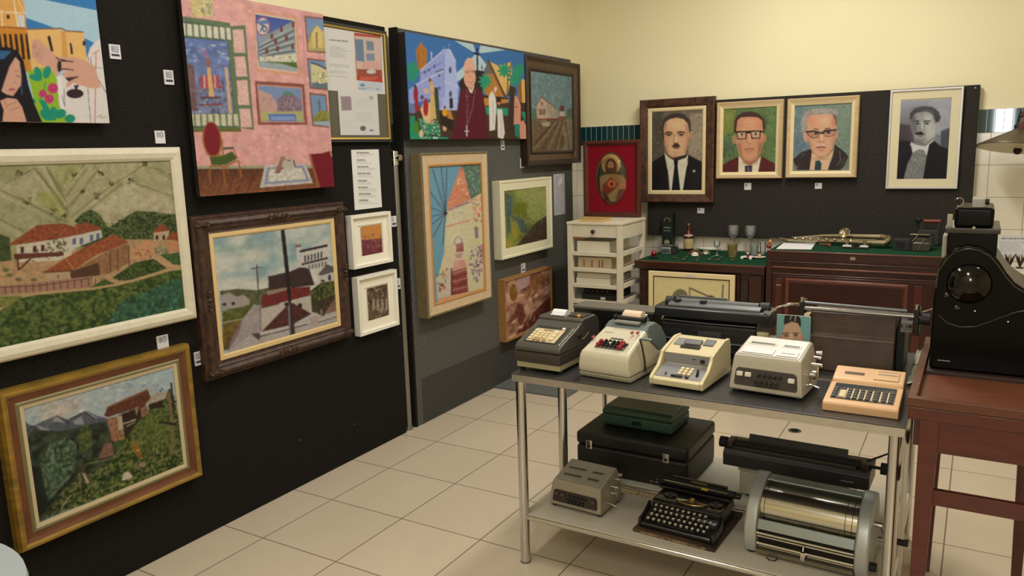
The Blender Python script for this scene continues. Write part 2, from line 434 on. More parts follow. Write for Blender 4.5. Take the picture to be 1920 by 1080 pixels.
# back wall panel
BY = 5.65
t = thing('display_panel', 'charcoal carpeted display panel with portraits on the back wall', 'display panel', (0, BY, 0))
MB().box(-2.174, -.045, 0, .035, .885, 1.862).build('carpet_face', m_carp3, t, bevel=.004)
p = hy(1829, 165, BY)
for (px, py) in ((1829, 165),):
    p = hy(px, py, BY); MB().lathe([(.006, 0), (.005, -.003), (0, -.004)], n=10, axis='y').build('screw', m_alu, t, M=Matrix.Translation((p.x, 0, p.z)))
# carpet on the floor below the grey panel
x1 = hz(1062, 747, 0).x; y0 = hz(929, 728, 0).y
tag(MB().box(PX + .004, x1, y0, 5.69, .0005, .012).build('carpet_mat', mat('grey_mat', (112, 114, 112), .95, noise=.4, scale=200, spec=.1), bevel=.002), 'grey carpet mat on the tiles in the corner below the grey panel', 'mat')
p = hz(1490, 808, 0)
t = thing('floor_drain', 'small round metal floor drain beyond the long black carriage', 'drain', (p.x, p.y, 0))
MB().lathe([(.034, .0005), (.034, .003), (.028, .004), (.028, .002), (0, .002)], n=28).build('rim', m_alu, t, smooth=True)
b = MB()
for a in range(-3, 4): b.box(-.024 + abs(a) * .004, .024 - abs(a) * .004, a * .007 - .0015, a * .007 + .0015, .0022, .0034)
b.build('grating', m_dark_metal, t)

# ---------------------------------------------------------------- pictures
def rectpx(plane, D, c):
    P = [(hx if plane == 'x' else hy)(q[0], q[1], D) for q in c]
    A = [(p.y if plane == 'x' else p.x) for p in P]; Z = [p.z for p in P]
    return ((A[0] + A[3]) / 2, (A[1] + A[2]) / 2, (Z[2] + Z[3]) / 2, (Z[0] + Z[1]) / 2)
def hang(name, label, cat, plane, wall, out, corners, group=None, lean=0):
    """out = how far the front stands off the wall; returns thing and its outer rectangle"""
    D = wall + out if plane == 'x' else wall - out
    r = rectpx(plane, D, corners)
    cx = (r[0] + r[1]) / 2
    loc = (wall + .0005, cx, r[2]) if plane == 'x' else (cx, wall - .0005, r[2])
    t = thing(name, label, cat, loc, PI / 2 if plane == 'x' else 0, group)
    t['_'] = 0; del t['_']
    return t, r
def art(plane, wall, depth, r, ins, src, seed=1, px=None):
    D = wall + depth if plane == 'x' else wall - depth
    i = ins if isinstance(ins, (list, tuple)) else (ins,) * 4
    a0, a1, z0, z1 = r[0] + i[0], r[1] - i[1], r[2] + i[2], r[3] - i[3]
    def pr(a, z):
        q = (Vector((D, a, z)) if plane == 'x' else Vector((a, D, z))) - CP
        k = q.dot(FW); return 960 + FPX * q.dot(RT) / k, 540 - FPX * q.dot(UP) / k
    c = [pr(a0, z1), pr(a1, z1), pr(a1, z0), pr(a0, z0)]
    dd = lambda p, q: math.hypot(p[0] - q[0], p[1] - q[1])
    nx = int(max(dd(c[0], c[1]), dd(c[2], c[3])) / (px or 1.35)) + 4; ny = int(max(dd(c[0], c[3]), dd(c[1], c[2])) / (px or 1.35)) + 4
    return Art(plane, D, a0, a1, z0, z1, nx, ny, src, seed)
def put(A, t, r, depth, gain=1., name='canvas', rough=.55):
    cx = (r[0] + r[1]) / 2; M = Matrix.Translation(((A.a0 + A.a1) / 2 - cx, 0, A.z0 - r[2]))
    return A.mesh(name, t, depth, gain, rough, M=M)
def fr(t, r, prof, m, name='frame', inset=0, bevel=.0, **k):
    w_, h = r[1] - r[0] - 2 * inset, r[3] - r[2] - 2 * inset
    o = MB().ring(w_, h, prof).build(name, m, t, bevel=bevel, **k)
    o.location = (0, 0, inset); return o
def back(t, r, d, m, name='backing', ins=.004):
    w_, h = (r[1] - r[0]) / 2 - ins, r[3] - r[2]
    return MB().box(-w_, w_, -d, 0, ins, h - ins).build(name, m, t)
GX = .86   # paint gain, left wall
GB = 1.0
m_can = mat('raw_canvas_edge', (180, 170, 150), .8)
m_cane = mat('dark_painted_edge', (26, 22, 22), .7)

# --- painting of a priest's hands and a girl (top left)
c = [(-100, -70), (173, -38), (207, 230), (-80, 226)]
t, r = hang('unframed_painting', 'unframed painting of a dark-haired girl, raised hands and domed church, top left', 'painting', 'x', PX, .035, c)
r = (1.235, r[1], 1.686, 2.17); t.location = (PX + .0005, (r[0] + r[1]) / 2, r[2])
back(t, r, .0345, m_can, 'stretcher', 0)
A = art('x', PX, .035, r, 0, (0, 0, 4.5), 3)
BL = (52, 118, 175); SKY = (165, 195, 208); OCH = (222, 176, 108); SK = (205, 155, 132); WH = (216, 208, 200)
A.fill(SKY)
A.poly([(330, -10), (330, -250), (900, -250), (900, 95), (800, 85)], BL)
A.poly([(220, 150), (460, 235), (220, 260)], BL); A.poly([(710, 320), (790, 360), (760, 560), (700, 560)], BL)
A.poly([(-400, -400), (120, -400), (150, -5), (215, 130), (265, 600), (-400, 640)], (190, 128, 52))
A.ell(60, 90, 150, 190, (214, 158, 84)); A.poly([(-300, 225), (215, 245), (268, 600), (-300, 640)], (196, 130, 44))
A.line([(-200, 90), (200, 110)], 8, (230, 215, 180)); A.line([(-200, 215), (215, 240)], 10, (130, 70, 30))
A.line([(110, -40), (150, 230)], 10, (230, 215, 180)); A.line([(10, 80), (20, 225)], 10, (230, 215, 180)); A.poly([(150, 120), (205, 130), (212, 235), (150, 222)], (200, 200, 195))
A.ell(68, 142, 13, 20, (60, 35, 22)); A.line([(150, 0), (215, 130)], 5, (230, 215, 180))
for k in range(-6, 5): A.poly([(28 + k * 46, 285), (50 + k * 46, 288), (75 + k * 46, 500), (50 + k * 46, 500)], (40, 22, 20))
A.poly([(225, 248), (470, 240), (530, 262), (705, 272), (735, 520), (600, 560), (270, 600)], OCH)
A.poly([(515, 262), (552, 265), (580, 600), (530, 600)], (205, 150, 75)); A.line([(225, 246), (520, 240), (560, 262), (705, 270)], 12, (120, 95, 75))
A.poly([(398, 308), (422, 300), (450, 430), (430, 440)], (45, 30, 35)); A.poly([(588, 365), (603, 362), (615, 455), (598, 460)], (45, 30, 35)); A.ell(708, 365, 12, 22, (45, 30, 35))
A.poly([(230, 600), (420, 560), (500, 700), (560, 900), (640, 1040), (330, 1040)], (140, 178, 40))
A.poly([(730, 500), (760, 400), (830, 330), (950, 320), (1000, 1060), (600, 1060), (500, 900), (480, 700), (500, 640), (700, 600)], WH)
A.poly([(475, 640), (520, 650), (540, 1000), (500, 800)], (225, 220, 215))
A.line([(810, 440), (800, 1050)], 8, (200, 110, 105)); A.line([(780, 460), (840, 420)], 8, (200, 110, 105))
for l in ([(745, 480), (740, 740), (765, 1040)], [(765, 480), (770, 560), (800, 620), (900, 790)], [(540, 750), (545, 900), (520, 800)], [(800, 570), (870, 575)]): A.line(l, 4, (70, 60, 70))
A.poly([(265, 350), (300, 325), (340, 345), (420, 420), (480, 480), (620, 480), (740, 520), (800, 560), (850, 740), (760, 745), (620, 700), (560, 745), (560, 700), (640, 650), (540, 650), (520, 620), (610, 590), (500, 600), (480, 650), (440, 600), (320, 530), (270, 480)], SK)
for l in ([(490, 530), (520, 515), (620, 520)], [(500, 600), (530, 580), (620, 590)], [(470, 480), (490, 500), (560, 510)], [(560, 660), (640, 655), (660, 645)]): A.line(l, 9, (60, 38, 42))
A.ell(500, 560, 18, 50, (50, 34, 40)); A.poly([(545, 655), (660, 645), (580, 690)], (70, 45, 48)); A.ell(632, 790, 72, 40, (48, 34, 42)); A.poly([(620, 720), (670, 715), (640, 770)], (60, 45, 52))
for l in ([(270, 380), (360, 430)], [(280, 450), (350, 500)], [(300, 350), (280, 400), (330, 470)], [(340, 420), (300, 480)]): A.line(l, 4, (140, 100, 92))
A.ell(335, 430, 45, 60, (196, 150, 130), a=.5)
LF = (28, 138, 112)
for (x, y, a, b, rt) in ((320, 620, 30, 60, -.3), (395, 610, 32, 55, .3), (300, 655, 55, 28, .3), (250, 855, 50, 30, 0), (390, 970, 60, 40, .7), (450, 960, 35, 60, 0), (510, 960, 50, 38, -.4), (590, 1000, 45, 35, 0), (380, 900, 25, 70, -.5)): A.ell(x, y, a, b, LF, rot=rt)
A.line([(385, 690), (370, 760), (330, 850), (420, 1000)], 8, LF)
for (x, y, q) in ((445, 745, 45), (360, 790, 34), (415, 835, 40)): A.ell(x, y, q, q, (190, 62, 110)); A.ell(x + 5, y, q * .5, q * .4, (160, 40, 90)); A.ell(x + 6, y - 3, q * .25, q * .2, (205, 90, 135))
HK = (22, 20, 26)
A.poly([(-400, 520), (-300, 430), (-60, 400), (60, 395), (150, 430), (200, 520), (240, 720), (290, 880), (360, 1040), (-400, 1040)], HK)
A.poly([(-60, 425), (100, 430), (30, 500), (-60, 500)], (48, 92, 135)); A.line([(170, 560), (185, 800)], 14, (38, 78, 110))
A.poly([(130, 480), (165, 520), (180, 640), (175, 720), (110, 810), (60, 800), (10, 770), (40, 680), (80, 560)], SK)
A.line([(120, 600), (160, 595)], 4, (110, 75, 65)); A.line([(135, 640), (175, 648)], 6, (80, 50, 50)); A.ell(100, 755, 28, 13, (180, 95, 105)); A.line([(120, 690), (140, 700)], 4, (150, 100, 90))
A.poly([(0, 850), (60, 825), (140, 835), (185, 900), (225, 1030), (20, 1030), (30, 930)], SK)
for l in ([(60, 890), (140, 860)], [(80, 930), (165, 905)], [(40, 850), (60, 920)]): A.line(l, 5, (150, 98, 84))
A.line([(810, 990), (850, 970), (850, 995), (900, 990)], 4, (120, 110, 110))
A.mottle(.03, 8); put(A, t, r, .035, GX)

# --- pink room painting
c = [(341, -22), (606, 26.7), (626, 350), (371, 369)]
t, r = hang('unframed_painting', 'tall unframed painting of a pink room with a red chair, window and pictures', 'painting', 'x', PX, .045, c)
r = (r[0], r[1], r[2], r[3]); MB().box(-(r[1] - r[0]) / 2, (r[1] - r[0]) / 2, -.0445, -.0235, 0, r[3] - r[2]).build('stretcher', m_cane, t); MB().box(-.03, .03, -.0234, -.0002, .3, .5).build('hanging_block', m_can, t)
A = art('x', PX, .045, r, 0, (330, 0, 2.8421), 5); PK = (214, 158, 150)
A.fill(PK); A.mottle(.10, 22, 4)
A.daubs([(0, -60), (900, -60), (900, 900), (0, 900)], 500, 26, 12, .4, [(225, 172, 165), (205, 140, 138), (228, 185, 172), (190, 150, 148)], a=.35, jit=2)
A.daubs([(80, 700), (470, 680), (480, 880), (90, 880)], 60, 30, 12, 1, [(228, 120, 140), (170, 145, 150)], a=.35, jit=2)
A.poly([(60, -60), (190, -60), (200, 90), (90, 90)], (196, 178, 120), n=.2); A.daubs([(130, -30), (200, -30), (205, 85), (140, 85)], 40, 26, 12, 1, [(150, 165, 160), (210, 190, 150), (120, 130, 110)])
G = (96, 112, 84)
A.poly([(22, 84), (288, 122), (342, 690), (82, 700)], G); A.poly([(20, 110), (270, 145), (318, 680), (78, 680)], (70, 88, 66)); A.poly([(60, 690), (345, 685), (348, 702), (70, 704)], (104, 100, 44))
A.poly([(20, 118), (266, 145), (272, 218), (24, 195)], (84, 100, 80)); A.poly([(78, 606), (308, 602), (312, 682), (80, 672)], (84, 100, 80))
for k in range(8):
    x = 22 + k * 35.; A.poly([(x, 122 + k * 3.6), (x + 26, 125 + k * 3.6), (x + 30, 190 + k * 3.4), (x + 5, 186 + k * 3.4)], (205, 200, 178))
    x = 68 + k * 34; A.poly([(x, 608), (x + 25, 608), (x + 29, 672), (x + 4, 670)], (196, 190, 160))
A.poly([(24, 200), (272, 220), (306, 604), (76, 606)], (92, 110, 160), c2=(120, 130, 160), n=.2, nc=20)
A.daubs([(30, 210), (268, 228), (280, 330), (50, 330)], 70, 34, 12, 0, [(150, 160, 185), (110, 125, 170), (180, 185, 195)], a=.5)
A.daubs([(60, 420), (290, 420), (306, 600), (76, 600)], 190, 20, 9, 1.5, [(110, 62, 60), (150, 120, 110), (80, 70, 80), (180, 165, 150), (130, 50, 50), (60, 56, 66)], a=.75)
A.poly([(60, 340), (95, 350), (115, 590), (76, 590)], (112, 84, 84), n=.3); A.poly([(125, 405), (228, 400), (235, 470), (130, 470)], (165, 70, 80)); A.line([(150, 400), (152, 470)], 9, (190, 178, 170)); A.line([(205, 400), (210, 470)], 8, (190, 178, 170))
A.poly([(164, 360), (182, 360), (205, 520), (176, 520)], (205, 165, 110)); A.ell(172, 335, 12, 22, (150, 90, 80)); A.line([(125, 260), (170, 320), (160, 260)], 5, (170, 100, 110)); A.line([(190, 370), (262, 345)], 4, (120, 80, 90))
A.poly([(258, 358), (274, 358), (300, 604), (282, 604)], (200, 165, 130)); A.line([(130, 520), (240, 520)], 8, (90, 40, 44)); A.line([(120, 560), (250, 556)], 8, (120, 60, 56))
A.poly([(288, 140), (368, 134), (415, 692), (335, 680)], G)
for (a, b, cc, d) in ((158, 282, 300, 312), (302, 408, 310, 322), (428, 560, 322, 335), (580, 678, 336, 345)):
    A.poly([(cc, a), (cc + 58, a - 2), (cc + 70, b), (cc + 10, b)], (212, 172, 160), n=.1)
A.poly([(90, 885), (900, 880), (900, 900), (92, 905)], (150, 150, 118)); A.poly([(95, 900), (900, 896), (900, 1090), (110, 1090)], (92, 52, 38), c2=(128, 80, 52), n=.25)
for k in range(9): A.line([(160 + k * 55, 900), (110 + k * 50, 1060)], 3, (70, 38, 28))
# chair
WD = (150, 96, 52)
A.ell(192, 745, 52, 98, WD, rot=-.1); A.ell(192, 742, 43, 90, (122, 30, 40), rot=-.1)
A.poly([(178, 838), (245, 832), (300, 805), (325, 845), (262, 880), (190, 880)], (70, 88, 36)); A.line([(178, 832), (245, 828)], 8, WD)
A.line([(250, 792), (308, 788)], 12, (72, 84, 62)); A.line([(306, 790), (325, 840)], 6, WD); A.line([(188, 885), (262, 888), (325, 855)], 9, WD)
A.line([(184, 880), (178, 930), (186, 978)], 9, WD); A.line([(254, 885), (256, 940), (264, 990)], 9, WD); A.line([(332, 855), (348, 945)], 9, WD); A.line([(268, 890), (276, 925)], 6, WD)
A.line([(245, 745), (250, 830)], 7, WD)
A.src = (470, 0, 3.0)
OR = (206, 150, 110)
A.poly([(10, 55), (258, 95), (278, 428), (32, 400)], OR); A.poly([(16, 64), (250, 102), (270, 418), (38, 390)], (214, 160, 150)); A.poly([(22, 74), (245, 112), (264, 408), (42, 382)], (222, 205, 150))
A.poly([(24, 80), (243, 116), (261, 405), (45, 378)], (66, 84, 150), c2=(110, 130, 170)); A.poly([(30, 130), (110, 200), (240, 120), (245, 200), (45, 260)], (180, 185, 190), a=.5)
A.poly([(44, 240), (100, 190), (238, 118), (258, 330), (48, 335)], (138, 146, 148))
for k in range(4): A.line([(46, 258 + k * 22), (110, 222 + k * 26), (244, 150 + k * 40)], 4, (190, 192, 180)); A.line([(46, 268 + k * 20), (110, 236 + k * 24), (246, 172 + k * 38)], 8, (88, 92, 100))
for (x, y) in ((172, 165), (238, 140), (140, 232), (200, 215), (235, 262), (150, 275), (90, 290), (118, 205)): A.poly([(x - 8, y - 14), (x + 8, y - 18), (x + 8, y + 14), (x - 8, y + 14)], (112, 64, 58))
A.poly([(48, 322), (258, 300), (260, 350), (48, 345)], (205, 200, 175)); A.daubs([(60, 315), (255, 315), (258, 350), (60, 342)], 26, 12, 8, 1.5, [(80, 84, 90), (140, 120, 90)])
A.poly([(46, 345), (260, 352), (262, 405), (46, 378)], (150, 160, 165)); A.poly([(48, 345), (258, 350), (262, 385), (180, 360)], (82, 104, 52))
A.ell(68, 148, 40, 54, (170, 90, 88)); A.ell(68, 148, 33, 46, (196, 192, 196)); A.poly([(38, 120), (98, 110), (98, 135), (38, 135)], (92, 120, 165)); A.line([(50, 140), (72, 140), (54, 175), (50, 178)], 6, (70, 70, 84)); A.ell(78, 162, 14, 20, (90, 90, 100)); A.ell(78, 163, 7, 11, (190, 186, 190))
A.poly([(22, 455), (300, 472), (318, 702), (42, 702)], (134, 78, 66)); A.poly([(36, 474), (288, 490), (304, 690), (56, 688)], (190, 140, 120)); A.poly([(42, 482), (282, 498), (298, 684), (60, 682)], (120, 138, 172))
A.poly([(44, 505), (110, 530), (150, 590), (150, 625), (52, 640)], (186, 150, 138)); A.poly([(145, 560), (210, 520), (280, 560), (288, 625), (150, 630)], (130, 108, 120), n=.3); A.poly([(170, 532), (205, 508), (255, 535)], (92, 128, 110))
A.daubs([(50, 540), (285, 540), (290, 630), (55, 630)], 60, 14, 5, 1.5, [(160, 120, 110), (110, 96, 110), (200, 180, 150)]); A.poly([(56, 630), (292, 625), (296, 682), (60, 680)], (170, 165, 110)); A.poly([(98, 642), (252, 640), (258, 684), (104, 682)], (92, 116, 172)); A.poly([(112, 655), (245, 655), (250, 676), (116, 676)], (130, 150, 190))
for (y0, y1, cc) in ((88, 298, 0), (325, 505, 1), (520, 715, 2)):
    A.poly([(300 + cc * 14, y0), (410 + cc * 8, y0 + 12), (425 + cc * 8, y1 + 4), (318 + cc * 14, y1 - 6)], (134, 92, 80)); A.poly([(310 + cc * 14, y0 + 12), (420, y0 + 22), (432, y1 - 6), (326 + cc * 14, y1 - 16)], (114, 142, 176))
A.poly([(320, 250), (345, 180), (372, 140), (410, 180), (430, 285), (325, 285)], (196, 168, 96)); A.poly([(345, 190), (372, 145), (405, 185), (400, 270), (350, 270)], (210, 186, 120)); A.line([(345, 150), (325, 240)], 8, (150, 130, 90)); A.line([(370, 180), (372, 270)], 8, (130, 96, 60)); A.poly([(320, 270), (430, 270), (432, 290), (324, 286)], (170, 160, 100))
A.poly([(338, 350), (400, 380), (440, 400), (440, 480), (344, 480)], (200, 190, 140)); A.line([(338, 352), (380, 365), (440, 395)], 10, (80, 84, 92)); A.daubs([(345, 400), (440, 410), (440, 470), (348, 470)], 24, 14, 10, 1.5, [(60, 64, 70), (220, 210, 170)]); A.poly([(344, 465), (440, 470), (440, 500), (346, 490)], (100, 112, 122))
A.poly([(350, 670), (385, 620), (440, 625), (445, 690), (356, 690)], (132, 128, 60), n=.3); A.line([(384, 560), (388, 630)], 9, (110, 100, 90)); A.line([(374, 580), (398, 580)], 4, (110, 100, 90)); A.poly([(352, 685), (445, 680), (446, 712), (356, 700)], (150, 168, 178))
A.poly([(80, 930), (308, 920), (350, 1030), (50, 1056)], (190, 180, 172), n=.12); A.poly([(92, 942), (296, 932), (330, 1018), (76, 1038)], (134, 140, 160)); A.poly([(104, 952), (288, 944), (312, 1008), (96, 1024)], (200, 192, 178), n=.2)
A.ell(200, 925, 62, 30, (186, 176, 160)); A.poly([(130, 975), (165, 900), (185, 895), (165, 975)], (150, 108, 90)); A.ell(230, 920, 22, 26, (180, 170, 156)); A.line([(240, 900), (252, 940)], 6, (80, 66, 62)); A.ell(180, 892, 16, 12, (150, 118, 96)); A.line([(150, 975), (185, 940)], 8, (120, 84, 72)); A.line([(200, 900), (225, 905)], 6, (110, 90, 84))
A.poly([(338, 866), (400, 862), (440, 850), (480, 850), (480, 1060), (385, 1056)], (116, 26, 38)); A.line([(330, 866), (385, 1056)], 12, (148, 98, 52)); A.line([(442, 830), (456, 880)], 7, (190, 160, 120))
A.line([(288, 70), (330, 880)], 4, (190, 130, 130))
A.mottle(.06, 6); put(A, t, r, .045, GX)

# --- white-framed farm landscape
c = [(-60, 284), (336.5, 269), (375, 595.7), (-80, 716)]
t, r = hang('framed_painting', 'large farmhouse landscape below bare green hills in a wide off-white frame', 'painting', 'x', PX, .04, c)
r = (1.02, r[1], .925, 1.600); t.location = (PX + .0005, (r[0] + r[1]) / 2, r[2])
m_off = mat('off_white_frame', (214, 206, 184), .6, noise=.08, scale=30, bump=.2, bscale=120)
fr(t, r, [(0, 0), (0, .028), (.008, .040), (.022, .044), (.040, .040), (.050, .034), (.050, .026)], m_off, 'frame')
back(t, r, .025, m_can)
A = art('x', PX, .030, r, .050, (0, 290, 2.769), 8)
A.fill((150, 146, 100)); A.mottle(.12, 40, 4)
A.poly([(-400, 40), (900, 0), (980, 330), (-400, 480)], (156, 150, 112), n=.15, nc=30)
for (P, cc) in (([(-40, 140), (180, 70), (350, 290), (330, 330), (120, 260), (-40, 190)], (158, 150, 116)), ([(300, 50), (440, 50), (320, 200), (290, 110)], (146, 146, 96)), ([(320, 210), (500, 60), (760, 40), (480, 210), (360, 320)], (162, 154, 118)), ([(460, 250), (680, 140), (920, 230), (920, 330), (600, 360), (440, 320)], (170, 160, 128)), ([(-40, 200), (120, 270), (330, 350), (120, 400), (-40, 340)], (148, 144, 110)), ([(180, 200), (260, 190), (345, 290), (330, 330), (230, 270)], (150, 150, 88))): A.poly(P, cc, n=.16, nc=14)
for l in ([(180, 70), (260, 170), (355, 300)], [(240, 60), (300, 180), (345, 240), (350, 290)], [(440, 50), (330, 190)], [(500, 50), (345, 250)], [(760, 45), (500, 215), (370, 325)], [(0, 185), (130, 240), (300, 330), (350, 350)], [(0, 335), (120, 400)], [(700, 150), (900, 215)], [(620, 130), (470, 250), (380, 330)], [(30, 150), (180, 70)], [(800, 70), (900, 110)]): A.line(l, 5, (86, 82, 48), a=.75)
A.daubs([(-40, 60), (900, 20), (920, 300), (-40, 400)], 520, 30, 7, -.6, [(176, 168, 130), (132, 130, 84), (150, 140, 100), (186, 176, 146)], a=.35, jit=.8)
for l in ([(180, 75), (260, 175), (345, 300)], [(0, 185), (130, 245), (300, 335)], [(440, 60), (335, 200)], [(500, 60), (350, 260)], [(620, 140), (470, 260), (390, 330)], [(700, 155), (900, 222)], [(240, 70), (320, 200)], [(-20, 330), (120, 395)], [(800, 80), (900, 125)]):
    A.soft([(x + 12, y + 12) for x, y in l], 16, (98, 96, 52), .45); A.soft([(x - 16, y + 6) for x, y in l], 18, (190, 182, 142), .4)
for (x, y, a_, b_, cc) in ((110, 170, 90, 40, (176, 168, 132)), (260, 240, 60, 40, (140, 144, 76)), (430, 150, 60, 50, (170, 162, 120)), (640, 100, 90, 40, (172, 164, 124)), (620, 230, 110, 60, (184, 176, 140)), (820, 230, 80, 50, (186, 172, 140)), (120, 330, 120, 40, (166, 160, 124)), (60, 100, 80, 30, (136, 138, 84))): A.glow(x, y, a_, b_, cc, .45, -.4)
for (x, y, q) in ((140, 236, 22), (500, 215, 18), (280, 295, 20), (575, 155, 12), (525, 95, 14), (680, 135, 13), (100, 95, 17), (430, 190, 10), (385, 110, 13), (750, 45, 12), (330, 320, 14)): A.daubs([(x - q, y - q), (x + q, y - q), (x + q, y + q), (x - q, y + q)], 14, 16, 9, 0, [(58, 58, 34), (76, 74, 40)], a=.8)
GR = [(52, 70, 40), (72, 88, 48), (40, 56, 34), (92, 104, 60)]
A.poly([(400, 330), (460, 290), (560, 380), (700, 300), (920, 310), (940, 470), (420, 480)], (66, 80, 46)); A.daubs([(400, 320), (460, 290), (560, 370), (700, 295), (920, 310), (940, 460), (420, 480)], 420, 18, 9, 0, GR, a=.7, jit=2)
A.leaf([(385, 345), (430, 300), (470, 285), (520, 310), (560, 380), (620, 345), (700, 292), (800, 296), (920, 315), (940, 460), (800, 470), (640, 430), (540, 440), (420, 380)], [(32, 42, 24), (52, 66, 36), (80, 92, 52), (108, 114, 68)], 5, .9)
A.poly([(-40, 400), (50, 430), (60, 560), (-40, 580)], (66, 76, 44), n=.3); A.poly([(-40, 560), (240, 530), (640, 440), (960, 440), (960, 620), (480, 690), (-40, 740)], (170, 138, 100), n=.15, nc=10)
TL = (138, 72, 46)
A.poly([(40, 470), (190, 366), (330, 356), (450, 395), (440, 410), (300, 440), (60, 470)], TL, n=.15); A.poly([(380, 365), (450, 352), (528, 378), (520, 390), (440, 400)], TL, n=.15)
A.poly([(85, 470), (370, 425), (372, 520), (300, 550), (90, 560)], (196, 184, 160)); A.poly([(370, 420), (525, 390), (530, 430), (400, 480), (365, 510)], (192, 186, 172))
A.daubs([(85, 475), (360, 440), (360, 520), (90, 580)], 60, 18, 12, 1.5, [(92, 50, 40), (60, 42, 36), (120, 76, 56)], a=.75); A.poly([(70, 515), (330, 505), (330, 525), (75, 545)], (98, 56, 42)); A.line([(90, 520), (95, 600), (160, 540)], 10, (88, 46, 36))
for (x, y) in ((385, 450), (422, 448), (475, 432), (508, 425), (115, 495), (180, 490), (222, 485)): A.poly([(x - 9, y - 15), (x + 9, y - 18), (x + 9, y + 15), (x - 9, y + 18)], (96, 104, 128) if x > 300 else (70, 46, 40))
A.daubs([(240, 410), (330, 410), (350, 510), (240, 500)], 80, 16, 8, 0, GR, a=.8, jit=2)
A.poly([(220, 612), (420, 490), (590, 412), (668, 452), (655, 462), (500, 520), (380, 600)], (146, 80, 50), n=.2, nc=5); A.leaf([(222, 610), (420, 492), (590, 414), (666, 452), (500, 518), (380, 598)], [(104, 50, 32), (146, 78, 48), (182, 112, 74)], 3, .7); A.leaf([(44, 468), (190, 368), (330, 358), (450, 395), (520, 385), (440, 410), (300, 438), (60, 468)], [(98, 46, 32), (140, 72, 46), (172, 100, 68)], 3, .7); A.line([(340, 540), (385, 600)], 5, (180, 120, 80)); A.line([(225, 612), (380, 602)], 5, (84, 46, 34))
A.poly([(380, 600), (560, 500), (668, 462), (675, 560), (560, 620), (370, 650)], (140, 104, 72), n=.2); A.poly([(370, 605), (510, 560), (520, 625), (370, 650)], (84, 58, 44)); A.poly([(240, 615), (368, 608), (368, 660), (250, 665)], (176, 150, 118))
for (x) in (300, 365, 570, 610, 668): A.line([(x, 470 + (668 - x) * .42), (x + 3, 600 + (668 - x) * .12)], 5, (92, 56, 42))
A.poly([(680, 490), (760, 445), (800, 455), (800, 530), (690, 545)], (190, 140, 98)); A.daubs([(700, 480), (790, 480), (790, 530), (700, 530)], 16, 12, 12, 1.5, [(110, 76, 70)])
A.poly([(795, 400), (840, 360), (880, 395), (870, 440), (800, 450)], (182, 156, 126)); A.poly([(790, 405), (835, 358), (885, 395)], TL); A.poly([(860, 440), (890, 402), (945, 405), (950, 450)], TL); A.poly([(870, 455), (950, 452), (950, 500), (875, 500)], (186, 128, 88))
for (x, y) in ((815, 430), (850, 430)): A.ell(x, y, 8, 14, (70, 52, 44))
A.daubs([(805, 480), (870, 480), (870, 520), (805, 520)], 30, 20, 9, 0, [(130, 140, 122), (96, 116, 92)], jit=2)
for (x, y) in ((50, 625), (95, 648), (175, 650), (30, 600)): A.ell(x, y, 18, 10, (108, 100, 70))
A.poly([(-40, 690), (480, 630), (480, 690), (-40, 730)], (156, 118, 96)); A.line([(-40, 690), (200, 680), (480, 640)], 4, (92, 60, 54))
for k in range(15): x = -10 + k * 36; A.line([(x, 685 - k * 3.2), (x + 2, 728 - k * 3.4)], 5, (92, 58, 56))
A.poly([(-40, 780), (200, 725), (500, 690), (700, 660), (900, 600), (960, 590), (1000, 800), (500, 940), (-40, 1060)], (72, 90, 44), n=.3, nc=20)
A.daubs([(-40, 760), (500, 700), (960, 600), (1000, 790), (500, 930), (-40, 1050)], 900, 26, 9, -.2, [(60, 84, 36), (84, 100, 48), (48, 66, 38), (96, 108, 62), (58, 78, 56)], a=.55, jit=1)
A.leaf([(-40, 780), (200, 728), (500, 695), (700, 665), (900, 608), (965, 595), (1000, 800), (500, 940), (-40, 1060)], [(34, 48, 26), (56, 74, 34), (84, 98, 48), (114, 118, 66)], 9, .75)
A.leaf([(560, 860), (640, 760), (800, 690), (960, 630), (990, 790), (560, 905)], [(26, 60, 50), (44, 92, 80), (72, 118, 98)], 9, .6)
A.daubs([(560, 800), (960, 620), (980, 790), (560, 900)], 160, 28, 10, -.3, [(40, 92, 82), (58, 112, 100), (44, 80, 62), (80, 120, 104)], a=.6, jit=.7)
A.poly([(580, 640), (700, 560), (800, 540), (865, 590), (700, 650), (620, 655)], (62, 78, 40), n=.3); A.daubs([(580, 640), (700, 560), (800, 540), (865, 590), (700, 655)], 120, 18, 8, 0, GR, jit=1); A.leaf([(580, 640), (700, 560), (800, 540), (865, 590), (700, 650), (620, 655)], [(30, 42, 22), (62, 78, 38), (94, 104, 58)], 5); A.poly([(470, 690), (540, 645), (610, 675), (560, 690)], (66, 86, 48), n=.3); A.poly([(830, 520), (950, 505), (955, 575), (900, 570)], (66, 92, 48), n=.3)
A.line([(-20, 820), (40, 770), (120, 730), (300, 712), (480, 696), (620, 672), (700, 650), (860, 600), (960, 590)], 12, (178, 148, 104)); A.line([(800, 535), (870, 575), (960, 585)], 12, (186, 150, 110)); A.line([(560, 640), (620, 668)], 10, (178, 142, 100))
A.poly([(-40, 740), (120, 735), (40, 790), (-40, 800)], (112, 112, 58), n=.3)
A.mottle(.08, 5); put(A, t, r, .030, GX)

